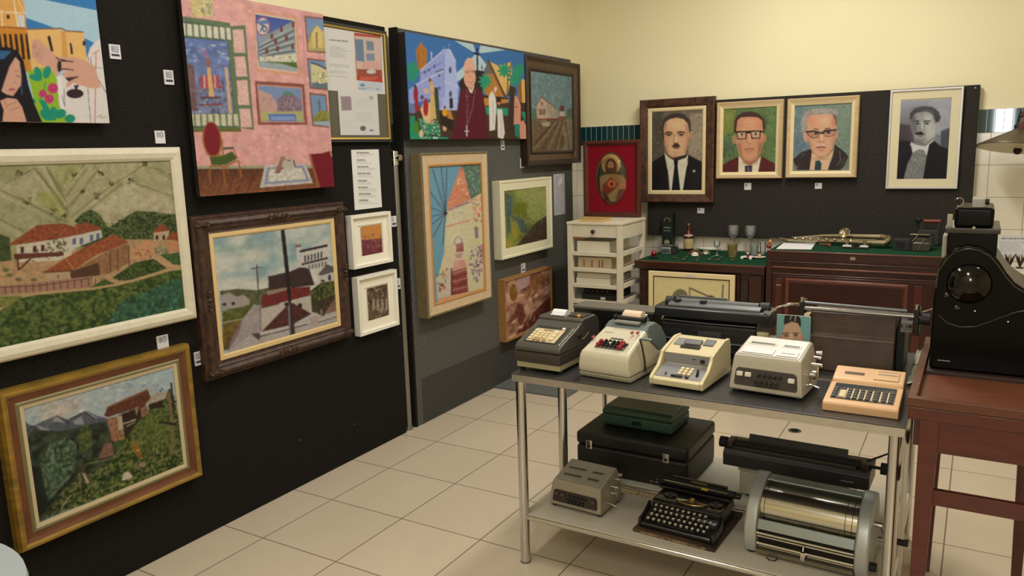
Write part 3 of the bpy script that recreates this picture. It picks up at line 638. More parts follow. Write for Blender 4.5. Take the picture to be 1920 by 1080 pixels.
# --- gold framed mountain scene
c = [(0, 736), (353.6, 646.4), (385.5, 892.6), (36, 1040)]
t, r = hang('framed_painting', 'mountain scene with a brick hut in a gold frame, lowest on the black panel', 'painting', 'x', PX, .045, c)
m_gold = mat('worn_gold', (160, 124, 48), .42, metal=.35, noise=.35, scale=9, stretch=(1, 1, 4), rgb2=(120, 98, 40))
m_redb = mat('red_brown_bole', (112, 66, 36), .5, metal=.15, noise=.3, scale=12)
m_greeng = mat('green_gold', (120, 112, 74), .5, metal=.2)
m_lin = mat('linen_liner', (190, 174, 140), .7)
fr(t, r, [(0, 0), (0, .030), (.006, .045), (.015, .047), (.024, .042)], m_gold, 'outer_moulding')
fr(t, r, [(.024, .042), (.036, .036), (.050, .033)], m_redb, 'middle_moulding'); fr(t, r, [(.050, .033), (.056, .037), (.062, .035)], m_greeng, 'inner_moulding'); fr(t, r, [(.062, .034), (.076, .031), (.076, .026)], m_lin, 'liner')
back(t, r, .022, m_can)
A = art('x', PX, .028, r, .076, (20, 670, 3.1765), 11)
A.fill((166, 176, 176)); A.daubs([(0, 0), (1000, 0), (1000, 400), (0, 400)], 260, 60, 24, -.2, [(150, 168, 178), (186, 186, 176), (176, 180, 180)], a=.4)
A.daubs([(180, 260), (420, 240), (430, 320), (200, 370)], 60, 50, 24, -.2, [(196, 180, 160)], a=.5)
A.poly([(30, 400), (60, 370), (130, 410), (190, 380), (270, 345), (340, 370), (450, 320), (520, 350), (600, 370), (620, 560), (60, 600)], (84, 88, 96), n=.2)
for P in ([(60, 400), (90, 400), (70, 470)], [(150, 400), (235, 430), (190, 452)], [(270, 350), (330, 390), (250, 380)], [(370, 380), (420, 350), (440, 400), (380, 400)], [(450, 325), (530, 365), (470, 360)]): A.poly(P, (158, 152, 160), a=.8)
for l in ([(130, 405), (90, 450), (80, 520)], [(270, 345), (350, 395)], [(350, 370), (440, 325), (500, 370)], [(130, 410), (180, 450)]): A.line(l, 9, (52, 54, 62))
A.poly([(60, 520), (130, 430), (300, 440), (560, 380), (620, 500), (700, 640), (140, 980)], (54, 62, 48), n=.3)
GD = [(42, 56, 38), (60, 76, 48), (30, 40, 30), (78, 92, 60), (88, 108, 76)]
A.daubs([(70, 500), (300, 450), (560, 400), (640, 560), (520, 760), (150, 980)], 620, 24, 11, 0, GD[:4], a=.6, jit=2)
A.poly([(560, 560), (960, 180), (1060, 640), (180, 960), (330, 760)], (64, 84, 40), n=.3, nc=12)
A.daubs([(600, 620), (960, 200), (1060, 640), (160, 980), (330, 760)], 950, 20, 10, .5, [(60, 84, 36), (88, 100, 48), (44, 66, 36), (104, 108, 58), (56, 74, 56), (84, 66, 40)], a=.6, jit=2)
A.leaf([(75, 520), (130, 450), (300, 455), (560, 395), (600, 480), (640, 560), (520, 760), (160, 980)], [(24, 30, 24), (40, 50, 36), (58, 68, 48), (74, 84, 60)], 14, .8)
A.leaf([(230, 520), (330, 470), (390, 520), (390, 650), (300, 800), (220, 860), (165, 650)], [(30, 42, 30), (60, 80, 52), (92, 112, 84), (120, 138, 112)], 7, .85)
A.leaf([(600, 620), (740, 420), (960, 200), (1060, 640), (160, 980), (330, 770)], [(22, 34, 20), (44, 62, 28), (74, 88, 40), (112, 114, 62), (140, 132, 84)], 7, .8)
A.leaf([(700, 420), (820, 320), (950, 300), (980, 520), (800, 600)], [(44, 56, 28), (88, 100, 48), (124, 128, 70)], 6, .6)
A.soft([(160, 940), (420, 660)], 16, (24, 26, 20), .6)
A.daubs([(880, 200), (960, 130), (1000, 300), (900, 260)], 60, 24, 12, 0, [(46, 56, 36), (66, 72, 44), (52, 38, 32)], jit=2)
A.daubs([(230, 520), (380, 480), (390, 650), (250, 780), (170, 650)], 200, 26, 12, 0, [(84, 104, 72), (66, 90, 60), (96, 120, 92), (48, 62, 44)], a=.6, jit=2); A.leaf([(400, 480), (420, 410), (455, 400), (485, 450), (480, 530), (440, 560), (405, 540)], [(48, 58, 28), (84, 94, 46), (110, 116, 62)], 6); A.poly([(90, 640), (180, 660), (220, 860), (150, 980)], (28, 32, 26))
A.poly([(555, 350), (575, 296), (815, 192), (835, 240), (800, 290), (580, 355)], (96, 56, 42), n=.35, nc=4); A.line([(575, 298), (815, 192)], 10, (134, 92, 66))
A.poly([(575, 365), (640, 350), (680, 490), (600, 500)], (146, 104, 76), n=.35, nc=5); A.poly([(640, 345), (800, 285), (820, 340), (760, 380), (690, 480), (665, 430)], (48, 34, 30)); A.poly([(635, 350), (662, 345), (672, 430), (642, 435)], (178, 162, 130)); A.poly([(735, 300), (765, 292), (750, 350)], (140, 120, 92)); A.poly([(770, 300), (815, 288), (822, 335), (780, 362)], (140, 98, 76), n=.3)
A.line([(660, 400), (745, 370)], 8, (170, 158, 130)); A.line([(665, 425), (740, 385)], 6, (160, 148, 120)); A.line([(680, 400), (690, 480)], 14, (60, 34, 34))
A.poly([(800, 280), (860, 210), (935, 205), (920, 245), (830, 280)], (168, 150, 134), n=.2); A.poly([(820, 280), (900, 255), (900, 300), (825, 310)], (50, 36, 30))
A.poly([(520, 605), (555, 520), (600, 505), (615, 580), (560, 600)], (124, 90, 76), n=.3); A.line([(450, 635), (600, 605), (680, 520)], 9, (110, 104, 66)); A.line([(460, 630), (420, 680)], 7, (80, 76, 50))
A.ell(750, 552, 22, 58, (132, 98, 40), rot=-.5, n=.3); A.poly([(660, 735), (672, 690), (700, 680), (725, 705), (715, 722)], (196, 186, 160)); A.ell(785, 640, 22, 16, (150, 120, 104))
A.poly([(400, 690), (415, 690), (420, 770), (408, 780)], (120, 104, 84)); A.poly([(425, 690), (450, 690), (470, 745), (455, 755)], (180, 165, 140)); A.line([(430, 660), (480, 760)], 8, (90, 62, 44)); A.line([(420, 660), (330, 780)], 7, (60, 50, 36)); A.line([(430, 700), (425, 850)], 6, (60, 40, 32))
A.line([(940, 210), (965, 400), (958, 580)], 15, (128, 96, 72)); A.line([(880, 385), (985, 400)], 14, (34, 26, 26)); A.line([(955, 150), (968, 300)], 12, (60, 42, 36))
A.daubs([(560, 700), (760, 480), (1000, 560), (1040, 640), (300, 900)], 120, 9, 8, 0, [(196, 190, 160), (190, 170, 80), (210, 206, 190)], a=.9, jit=2); A.line([(300, 900), (360, 820)], 5, (190, 180, 140))
A.glow(300, 300, 160, 60, (200, 180, 160), .5, -.3); A.glow(900, 110, 120, 60, (160, 182, 190), .5); A.glow(140, 900, 120, 160, (26, 30, 26), .6); A.glow(240, 720, 60, 90, (96, 116, 92), .4, .4); A.glow(850, 420, 120, 90, (106, 112, 56), .35)
A.mottle(.08, 5); put(A, t, r, .028, GX)

# --- carved brown frame, street with church
c = [(359.6, 407), (646, 378.8), (667.7, 626.8), (398, 722.6)]
t, r = hang('framed_painting', 'street scene with a tall dark pole and white church in a carved dark brown frame', 'painting', 'x', PX, .05, c)
m_carv = mat('carved_dark_wood', (76, 48, 32), .5, noise=.45, scale=40, rgb2=(44, 26, 18), bump=.5, bscale=60)
fr(t, r, [(0, 0), (0, .025), (.008, .038), (.014, .034), (.020, .046), (.034, .052), (.046, .040), (.052, .042), (.058, .036), (.068, .033), (.072, .036), (.074, .032)], m_carv, 'frame', bevel=.0015)
b = MB(); R_ = random.Random(3); W_, H_ = r[1] - r[0], r[3] - r[2]
for k in range(4):
    for q in (0, .5, 1):
        b = MB()
        for j in range(5):
            a = q + (j - 2) * .03 * (1 if .1 < q < .9 else .5)
            L = W_ if k < 2 else H_; s_ = -W_ / 2 + .034 + a * (W_ - .068) if k < 2 else .034 + a * (H_ - .068)
            x, z = (s_, .034 if k == 0 else H_ - .034) if k < 2 else ((-W_ / 2 + .034) if k == 2 else (W_ / 2 - .034), s_)
            b.lathe([(.0, -.062 + .004 * abs(j - 2)), (.007, -.058), (.011, -.050), (.012, -.04)], (x, 0, z), 8, axis='y')
        if q == .5 or k < 2: b.build('carved_ornament', m_carv, t, smooth=True)
m_cream = mat('cream_liner', (214, 186, 132), .6)
fr(t, r, [(.074, .033), (.090, .033), (.096, .030), (.096, .026)], m_cream, 'liner'); back(t, r, .022, m_can)
A = art('x', PX, .028, r, .096, (390, 390, 3.6), 14)
A.fill((176, 184, 176)); A.daubs([(20, 60), (900, 60), (900, 600), (20, 600)], 420, 90, 30, -.25, [(190, 192, 180), (150, 168, 166), (206, 202, 188), (138, 158, 158), (196, 190, 170)], a=.45)
A.daubs([(100, 200), (480, 250), (380, 420), (80, 440)], 60, 90, 26, -.3, [(132, 156, 160), (206, 200, 180)], a=.45); A.daubs([(700, 140), (860, 140), (860, 420), (400, 420), (540, 260)], 60, 90, 22, -.8, [(138, 172, 172), (200, 200, 186)], a=.45)
A.leaf([(20, 60), (900, 60), (900, 560), (20, 600)], [(128, 154, 156), (170, 180, 172), (200, 198, 184), (214, 208, 192)], 60, .75, 3)
A.soft([(60, 290), (300, 260), (480, 240)], 40, (140, 158, 146), .5); A.soft([(100, 460), (300, 440), (480, 330)], 44, (128, 158, 164), .5); A.soft([(420, 420), (600, 330), (800, 170)], 40, (132, 168, 168), .5); A.soft([(120, 370), (400, 300)], 40, (212, 204, 184), .5)
A.poly([(80, 560), (200, 545), (330, 555), (480, 520), (480, 680), (90, 700)], (88, 90, 62), n=.3)
A.poly([(85, 590), (140, 570), (200, 600), (210, 670), (90, 690)], (160, 152, 144)); A.poly([(195, 600), (235, 585), (280, 615), (280, 660), (200, 670)], (164, 150, 140)); A.ell(110, 650, 14, 10, (40, 40, 44)); A.ell(170, 645, 12, 12, (46, 46, 48)); A.poly([(92, 665), (130, 660), (130, 730), (98, 740)], (150, 150, 146))
A.poly([(95, 700), (330, 640), (330, 690), (140, 960), (100, 960)], (92, 96, 48), n=.35, nc=10); A.line([(100, 775), (280, 740)], 9, (160, 148, 120)); A.poly([(100, 790), (230, 755), (150, 940), (110, 950)], (104, 84, 40), n=.4)
A.poly([(310, 650), (360, 660), (365, 850), (330, 960), (130, 1000), (150, 900), (240, 740)], (158, 148, 144), n=.1); A.poly([(230, 780), (200, 860), (140, 960), (135, 930), (215, 770)], (116, 92, 96), a=.7)
A.poly([(290, 850), (880, 700), (900, 800), (130, 1010), (150, 960)], (176, 166, 158), n=.08)
A.poly([(290, 850), (360, 840), (345, 895)], (80, 70, 76)); A.poly([(405, 462), (550, 430), (620, 400), (680, 405), (720, 520), (410, 560)], (64, 48, 48), n=.15)
A.line([(598, 250), (605, 195), (614, 250)], 8, (190, 180, 166)); A.poly([(590, 250), (625, 245), (628, 265), (592, 270)], (120, 96, 90)); A.poly([(595, 265), (625, 265), (640, 400), (600, 400)], (196, 190, 182))
A.poly([(618, 290), (812, 250), (828, 330), (640, 375)], (198, 192, 182)); A.line([(618, 294), (806, 252)], 16, (54, 38, 44)); A.line([(632, 382), (808, 338)], 14, (54, 38, 44)); A.poly([(640, 385), (800, 345), (800, 390), (690, 420)], (186, 180, 170))
for k in range(6): x = 655 + k * 22; A.poly([(x - 5, 322 - k * 5), (x + 5, 320 - k * 5), (x + 5, 362 - k * 5), (x - 5, 364 - k * 5)], (48, 40, 50)); A.poly([(x + 25, 388 - k * 5), (x + 33, 386 - k * 5), (x + 33, 412 - k * 4), (x + 25, 414 - k * 4)], (90, 80, 84))
A.poly([(740, 450), (800, 380), (862, 400), (862, 480)], (92, 88, 88)); A.poly([(735, 465), (850, 430), (860, 500), (760, 505)], (190, 184, 172)); A.ell(820, 470, 10, 22, (60, 54, 60)); A.ell(775, 492, 14, 8, (54, 50, 56))
A.poly([(690, 560), (760, 505), (860, 490), (890, 620), (700, 700)], (80, 84, 44), n=.3); A.daubs([(690, 560), (760, 505), (860, 490), (890, 620), (700, 700)], 120, 24, 10, 0, [(60, 66, 36), (104, 106, 58), (44, 44, 32)], jit=2); A.leaf([(690, 560), (760, 505), (860, 490), (890, 620), (700, 700)], [(34, 36, 24), (70, 76, 40), (110, 112, 62)], 6); A.poly([(700, 640), (870, 580), (860, 650), (780, 730), (700, 700)], (66, 56, 44), n=.3)
A.poly([(362, 590), (560, 540), (690, 530), (690, 590), (366, 672)], (112, 46, 42), n=.15); A.poly([(398, 560), (560, 530), (560, 545), (400, 590)], (150, 128, 110)); A.poly([(358, 680), (520, 640), (540, 640), (690, 598), (690, 700), (360, 830)], (186, 174, 160)); A.ell(620, 660, 16, 18, (50, 42, 44))
A.poly([(360, 835), (545, 645), (570, 640), (700, 715), (560, 790)], (82, 46, 44), n=.25); A.daubs([(420, 800), (520, 680), (540, 760)], 40, 8, 6, 0, [(150, 110, 96)]); A.poly([(775, 725), (870, 590), (885, 690)], (128, 98, 84), n=.2)
A.line([(350, 850), (680, 770), (690, 725), (740, 715)], 16, (190, 182, 172)); A.line([(350, 868), (670, 785)], 6, (70, 60, 66)); A.line([(745, 760), (885, 715)], 14, (186, 178, 168)); A.line([(745, 772), (885, 728)], 5, (90, 78, 80)); A.poly([(680, 740), (740, 720), (745, 800), (700, 800)], (176, 158, 148)); A.ell(765, 700, 8, 20, (140, 120, 120))
A.line([(350, 590), (355, 830)], 7, (120, 110, 112)); A.line([(328, 380), (342, 590)], 9, (70, 64, 66)); A.line([(290, 410), (370, 398)], 6, (70, 64, 66))
A.poly([(490, 148), (516, 146), (556, 500), (568, 860), (560, 868), (540, 620)], (44, 34, 36)); A.poly([(535, 640), (552, 640), (560, 860), (550, 862)], (120, 112, 112)); A.poly([(560, 740), (580, 740), (588, 862), (565, 868)], (64, 56, 58)); A.ell(573, 745, 10, 12, (50, 44, 46)); A.ell(530, 650, 16, 14, (54, 34, 38))
A.mottle(.06, 6); put(A, t, r, .028, GX)

# --- two small white-framed prints
for (c, lab, s_, q) in (([(658, 405), (732, 396), (738, 491), (664, 505)], 'small orange and purple print of a city skyline in a white frame, upper of two', 21, 0), ([(669, 520), (743, 506), (750, 606), (677, 634)], 'small brown abstract print in a white frame, lower of two beside the pipe', 22, 1)):
    t, r = hang('framed_print', lab, 'print', 'x', PX, .038, c, group='small white-framed prints')
    fr(t, r, [(0, 0), (0, .038), (.016, .038), (.020, .024)], m_white, 'frame', bevel=.0008)
    mw, mh = (r[1] - r[0]), (r[3] - r[2])
    ins = (mw * .27, mw * .22, mh * .22, mh * .23)
    MB().ring(mw - .04, mh - .04, [(0, .024), (min(ins) - .022, .023)]).build('mat', mat('white_mat_board', (236, 230, 212), .7), t).location = (0, 0, .02)
    w2, h2 = mw / 2 - .02, mh
    MB().box(-w2, w2, -.020, 0, .02, h2 - .02).build('mount', MATS['white_mat_board'], t)
    A = art('x', PX, .0245, r, ins, (350, 270, 2.298), s_, px=1.1)
    if q == 0:
        A.fill((206, 140, 72)); A.poly([(700, 420), (900, 400), (900, 520), (700, 520)], (120, 60, 66), n=.3, nc=3)
        A.daubs([(750, 400), (860, 380), (860, 480), (750, 490)], 160, 12, 6, 1.57, [(150, 84, 84), (96, 48, 62), (190, 120, 100), (176, 104, 72)], jit=.3)
        A.poly([(745, 460), (870, 440), (870, 500), (745, 500)], (104, 42, 56), a=.5)
    else:
        A.fill((104, 84, 66)); A.mottle(.3, 16, 3); A.daubs([(770, 600), (890, 590), (890, 780), (770, 790)], 240, 14, 7, 1.2, [(78, 58, 48), (150, 132, 108), (180, 168, 146), (104, 66, 52), (60, 48, 44)], jit=.8)
        for x in (800, 818, 838, 856): A.poly([(x, 670), (x + 9, 665), (x + 10, 715), (x, 720)], (186, 174, 148), a=.7)
    A.mottle(.06, 4); put(A, t, r, .0245, GX, 'print')

# --- framed documents
c = [(590, 33), (723, 46), (736, 265), (600, 268)]
t, r = hang('document_frame', 'thin gold-edged document frame with printed sheets beside the pink room painting', 'picture frame', 'x', PX, .02, c)
r = (2.74, r[1], r[2], r[3] - .02); t.location = (PX + .0005, (r[0] + r[1]) / 2, r[2])
fr(t, r, [(0, 0), (0, .02), (.012, .02), (.012, .014)], m_blackm, 'frame')
fr(t, r, [(.012, .018), (.014, .022), (.022, .020), (.022, .012)], mat('thin_gold_edge', (206, 176, 96), .3, metal=.7), 'gold_edge')
back(t, r, .012, mat('olive_grey_mount', (84, 82, 66), .7), 'mount', .012)
r2 = rectpx('x', PX + .014, [(607, 52), (718.5, 66), (720, 175), (611, 171)])
A = art('x', PX, .0135, r2, 0, (600, 30, 2.919), 31, px=1.0)
A.fill((214, 210, 200)); A.poly([(186, 90), (332, 108), (342, 365), (200, 352)], (178, 74, 58)); A.poly([(190, 108), (332, 122), (338, 335), (202, 325)], (204, 178, 164)); A.poly([(190, 125), (235, 130), (242, 250), (200, 245)], (110, 128, 150)); A.poly([(252, 135), (292, 140), (295, 190), (256, 188)], (120, 134, 150)); A.poly([(250, 205), (298, 205), (300, 245), (255, 245)], (130, 140, 160)); A.poly([(225, 250), (330, 250), (334, 290), (235, 290)], (210, 160, 150)); A.poly([(202, 290), (336, 295), (338, 340), (205, 330)], (150, 80, 60)); A.ell(280, 305, 26, 12, (200, 196, 190)); A.poly([(200, 325), (340, 335), (342, 362), (204, 352)], (182, 62, 46)); A.words(220, 320, (335, 345), (230, 200, 180), 4)
A.poly([(205, 355), (342, 366), (345, 415), (210, 405)], (190, 196, 200)); A.ell(232, 378, 14, 8, (110, 140, 170)); A.words(210, 260, (395,), (60, 90, 130), 5); A.words(305, 335, (398,), (50, 80, 130), 6); A.words(262, 300, (388,), (190, 170, 110), 6)
A.words(52, 160, (128,), (70, 70, 72), 6, slope=.08, a=.8); A.words(52, 150, (165, 174, 183, 192, 201, 210, 219, 262, 271, 298, 307, 326), (110, 108, 106), 3, slope=.08)
o = put(A, t, r, .0135, GX, 'letter_and_poster', .5); o.location = ((r2[0] + r2[1]) / 2 - (r[0] + r[1]) / 2, 0, r2[2] - r[2]); o.data = o.data
r2 = rectpx('x', PX + .014, [(633, 168), (707, 172), (711.5, 252), (638, 255)])
A = art('x', PX, .0145, r2, 0, (600, 30, 2.919), 32, px=1.0)
A.fill((212, 208, 200)); A.words(195, 290, (455, 466, 478, 490, 530, 541, 552, 563, 574), (168, 164, 160), 3, slope=.0); A.words(125, 180, (570, 580, 592, 604), (176, 172, 168), 3); A.poly([(112, 440), (168, 440), (174, 516), (118, 518)], (150, 132, 134)); A.words(270, 292, (440, 450), (60, 60, 60), 6); A.ell(235, 615, 16, 14, (110, 96, 100)); A.words(272, 305, (622,), (50, 66, 120), 8, a=.9)
o = put(A, t, r, .0145, GX, 'printed_sheet', .5); o.location = ((r2[0] + r2[1]) / 2 - (r[0] + r[1]) / 2, 0, r2[2] - r[2])

def sheet(name, label, cat, plane, wall, c, draw, src, off=.002, m_=None, group=None, px=1., gain=1., rough=.6):
    D = wall + off if plane == 'x' else wall - off
    r = rectpx(plane, D, c)
    cx = (r[0] + r[1]) / 2
    t = thing(name, label, cat, (wall + .0004, cx, r[2]) if plane == 'x' else (cx, wall - .0004, r[2]), PI / 2 if plane == 'x' else 0, group)
    w2 = (r[1] - r[0]) / 2
    MB().box(-w2, w2, -off + .0004, 0, 0, r[3] - r[2]).build('card', mat('white_card', (226, 222, 212), .6), t)
    A = art(plane, wall, off, r, 0, src, 41, px=px); A.fill((222, 218, 208)); draw(A)
    o = put(A, t, r, off, gain, 'printed_face', rough)
    return t
def d_list(A):
    for k, y in enumerate((745, 785, 822, 858, 898, 935, 970, 1005)):
        x = 200 + k * 2; A.words(x, x + 70, (y,), (60, 60, 62), 7, a=.75); A.words(x, x + 95, (y + 11, y + 20), (130, 128, 128), 3)
sheet('paper_sheet', 'white A4 sheet of short printed paragraphs above the skyline print', 'paper', 'x', PX, [(657, 283), (709, 278), (717, 388), (667, 394)], d_list, (600, 30, 2.919))
def d_sheet(A):
    A.fill((186, 182, 184)); A.words(388, 435, range(70, 285, 9), (120, 112, 122), 3, slope=-.05); A.poly([(400, 90), (430, 60), (420, 110), (404, 125)], (228, 226, 226), a=.6)
sheet('paper_sheet', 'A4 sheet in a shiny plastic sleeve right of the green abstract painting', 'paper', 'x', PX, [(1037, 327), (1058, 325), (1060, 401), (1040, 404)], d_sheet, (920, 310, 3.1765), rough=.2)

# --- church painting
c = [(762, 57.8), (983.5, 101.7), (985.5, 260.6), (766, 260.6)]
t, r = hang('unframed_painting', 'wide unframed painting of a clergyman in a dark red cassock before a blue church', 'painting', 'x', PX, .05, c)
back(t, r, .0495, m_cane, 'stretcher', 0)
A = art('x', PX, .05, r, 0, (755, 50, 4.909), 17, px=1.1)
B2 = (60, 112, 172); LB = (182, 204, 208)
A.fill(B2)
A.poly([(455, 115), (640, 140), (670, 230), (650, 235)], LB); A.poly([(720, 150), (960, 212), (720, 245), (700, 235)], LB); A.poly([(660, 260), (705, 262), (770, 350), (740, 420), (560, 460), (500, 510), (480, 440), (600, 330)], LB)
A.poly([(50, 340), (110, 320), (150, 400), (130, 480), (60, 500)], (42, 142, 110)); A.line([(105, 330), (110, 520)], 12, (42, 142, 110)); A.ell(90, 400, 50, 60, (42, 142, 110), a=.7)
ST = (178, 116, 48)
A.poly([(140, 400), (128, 300), (120, 215), (140, 185), (158, 165), (168, 125), (180, 165), (205, 188), (226, 225), (222, 310), (206, 385)], ST); A.line([(148, 230), (148, 380)], 6, (120, 76, 36)); A.line([(190, 200), (190, 380)], 4, (140, 90, 40))
LC = (150, 160, 214)
A.poly([(160, 410), (380, 215), (425, 205), (490, 320), (500, 520), (520, 560), (500, 775), (340, 785), (330, 640), (60, 720), (55, 580), (110, 540), (160, 510)], LC)
A.poly([(385, 240), (430, 215), (482, 320), (505, 540), (500, 775), (340, 785), (385, 640)], (172, 182, 226)); A.line([(160, 405), (375, 215), (430, 208), (490, 322)], 8, (216, 210, 222)); A.line([(118, 535), (370, 410)], 8, (216, 210, 222)); A.line([(385, 500), (515, 560)], 6, (216, 210, 222)); A.line([(340, 665), (510, 690)], 5, (206, 204, 224))
A.line([(300, 420), (372, 392)], 10, (90, 70, 90)); A.line([(175, 430), (360, 330)], 5, (84, 96, 160)); A.line([(265, 300), (265, 230)], 10, (200, 205, 230)); A.line([(425, 205), (425, 160)], 4, (200, 205, 230)); A.line([(375, 215), (375, 180)], 4, (200, 205, 230)); A.line([(382, 250), (382, 640)], 5, (120, 130, 196))
for (x, y) in ((437, 400), (440, 620)): A.ell(x, y, 13, 32, (96, 108, 130)); A.ell(x, y, 8, 22, (50, 60, 70))
for (x, y) in ((335, 450), (340, 565), (292, 365), (205, 420), (240, 400)): A.ell(x, y, 8, 15, (80, 70, 120))
A.poly([(430, 660), (458, 655), (462, 750), (434, 755)], (40, 34, 40))
A.line([(686, 195), (688, 420)], 14, (26, 26, 34)); A.line([(648, 240), (715, 262)], 13, (26, 26, 34)); A.line([(728, 350), (730, 400)], 6, (26, 26, 34)); A.line([(715, 375), (740, 378)], 5, (26, 26, 34))
DK = (48, 34, 32)
A.poly([(515, 520), (560, 460), (680, 400), (750, 410), (760, 520), (720, 640), (540, 600)], DK)
YL = (222, 180, 104); BR = (120, 78, 44)
A.poly([(800, 320), (880, 360), (1000, 325), (1010, 420), (960, 640), (880, 520)], YL); A.poly([(780, 310), (830, 430), (760, 440), (750, 420)], (110, 104, 100)); A.poly([(755, 440), (830, 430), (930, 640), (800, 650), (740, 600)], (186, 122, 52)); A.line([(785, 305), (950, 660)], 18, (98, 66, 44)); A.line([(1000, 325), (985, 460)], 12, (150, 90, 50))
A.poly([(730, 640), (970, 650), (970, 740), (750, 740)], (196, 134, 52)); A.poly([(1095, 480), (1150, 500), (1150, 790), (1080, 790), (1060, 600)], YL); A.poly([(1060, 560), (1090, 480), (1100, 700), (1080, 790)], (150, 96, 44)); A.poly([(740, 630), (970, 655), (970, 670), (740, 655)], (60, 40, 34))
PG = (44, 146, 110)
for (x, y) in ((935, 400), (1030, 480), (1070, 400), (760, 500)):
    for k in range(9): a = k * .7 + .2; A.ell(x + 32 * math.cos(a), y + 36 * math.sin(a), 36, 13, PG, rot=a)
A.line([(970, 440), (960, 640)], 8, (60, 50, 40)); A.line([(740, 520), (745, 600)], 22, PG); A.poly([(980, 540), (1040, 560), (1050, 620), (970, 640)], (80, 66, 44))
A.poly([(60, 720), (340, 770), (500, 770), (960, 700), (1150, 700), (1150, 1040), (60, 1040)], (72, 52, 38)); A.poly([(60, 700), (160, 760), (100, 800), (60, 790)], (110, 120, 160)); A.poly([(760, 740), (970, 750), (970, 820), (770, 810)], (46, 142, 108))
A.poly([(65, 820), (110, 820), (120, 960), (200, 1000), (420, 1020), (420, 1045), (65, 1045)], (36, 140, 104)); A.poly([(140, 840), (240, 860), (340, 900), (350, 1000), (180, 990)], (44, 140, 104))
A.poly([(290, 560), (325, 560), (340, 880), (300, 880)], (54, 70, 46)); A.ell(120, 620, 22, 70, (150, 36, 56)); A.poly([(105, 640), (140, 640), (150, 780), (115, 780)], (160, 40, 56)); A.ell(115, 550, 12, 16, (70, 50, 44))
A.poly([(160, 760), (190, 700), (260, 700), (290, 780), (280, 900), (200, 880)], (220, 186, 130)); A.ell(212, 740, 24, 85, (172, 36, 50)); A.ell(215, 590, 22, 26, (216, 176, 130)); A.poly([(245, 500), (275, 500), (290, 640), (260, 680)], (210, 160, 110)); A.ell(270, 560, 22, 26, (214, 170, 120)); A.poly([(250, 640), (290, 620), (310, 850), (260, 850)], (206, 172, 110)); A.ell(250, 490, 12, 20, (110, 70, 44)); A.ell(178, 650, 16, 22, (80, 70, 84))
A.daubs([(170, 860), (330, 860), (350, 1030), (150, 1030)], 110, 26, 14, 1, [(214, 176, 140), (206, 204, 210), (60, 54, 60), (200, 150, 120), (40, 130, 100)], a=.9, jit=2); A.ell(125, 930, 25, 60, (76, 130, 44)); A.ell(170, 985, 20, 36, (220, 190, 150))
A.ell(388, 790, 24, 36, (220, 160, 40)); A.ell(386, 742, 10, 14, (90, 60, 44)); A.poly([(415, 760), (445, 780), (470, 870), (440, 890), (410, 840)], (180, 130, 66)); A.ell(386, 930, 18, 34, (214, 160, 130)); A.poly([(345, 790), (380, 830), (470, 860), (460, 960), (350, 900)], (44, 34, 32))
A.poly([(790, 640), (820, 590), (850, 640), (865, 700), (850, 950), (800, 960)], (222, 216, 206)); A.poly([(870, 760), (915, 760), (940, 980), (925, 1035), (875, 1020)], (220, 214, 204)); A.poly([(840, 570), (860, 545), (870, 575), (840, 620)], (226, 200, 186)); A.ell(882, 690, 24, 40, (40, 30, 34)); A.poly([(860, 700), (905, 690), (890, 730)], (206, 130, 96)); A.line([(830, 680), (835, 900)], 4, (170, 166, 160)); A.line([(905, 800), (912, 1000)], 4, (170, 166, 160))
A.poly([(1010, 700), (1025, 640), (1050, 640), (1085, 720), (1085, 900), (1030, 900), (1010, 930)], (214, 150, 122)); A.poly([(1075, 880), (1110, 860), (1140, 920), (1145, 1035), (1080, 1035)], (214, 150, 122)); A.poly([(1030, 895), (1080, 900), (1070, 1035), (1035, 1000)], (40, 130, 110)); A.poly([(1085, 780), (1140, 790), (1135, 890)], (48, 142, 108)); A.ell(1048, 740, 10, 8, (120, 70, 60)); A.line([(1045, 700), (1050, 880)], 3, (160, 100, 84)); A.poly([(990, 560), (1030, 560), (1020, 1000), (970, 900)], (60, 46, 40))
A.poly([(530, 590), (590, 555), (620, 610), (665, 560), (735, 600), (765, 780), (785, 1040), (455, 1040), (500, 800)], (92, 26, 40))
A.ell(613, 385, 52, 100, (226, 172, 146)); A.ell(617, 470, 55, 95, (222, 165, 138)); A.poly([(598, 560), (662, 540), (640, 610), (622, 612)], (214, 210, 206)); A.poly([(595, 560), (655, 545), (632, 590)], (206, 150, 124))
A.line([(570, 412), (668, 402)], 4, (120, 90, 84)); A.ell(592, 420, 16, 11, (190, 140, 120)); A.ell(645, 414, 16, 11, (190, 140, 120)); A.ell(592, 420, 5, 4, (70, 50, 50)); A.ell(645, 414, 5, 4, (70, 50, 50)); A.line([(620, 420), (615, 465), (632, 465)], 4, (186, 128, 106)); A.line([(600, 505), (625, 512), (650, 500)], 8, (170, 96, 88)); A.line([(604, 505), (646, 502)], 3, (230, 220, 210)); A.ell(560, 400, 8, 30, (200, 190, 186))
A.line([(588, 580), (592, 760), (590, 950)], 3, (180, 170, 170)); A.line([(668, 580), (640, 760), (596, 900)], 3, (180, 170, 170)); A.line([(590, 905), (590, 1010)], 10, (206, 206, 204)); A.line([(568, 962), (612, 962)], 10, (206, 206, 204))
for y in range(640, 820, 38): A.ell(610, y, 5, 5, (150, 80, 90))
A.line([(655, 600), (700, 1030)], 3, (70, 18, 30)); A.line([(540, 620), (500, 1030)], 3, (70, 18, 30))
A.mottle(.03, 8); put(A, t, r, .05, GX)

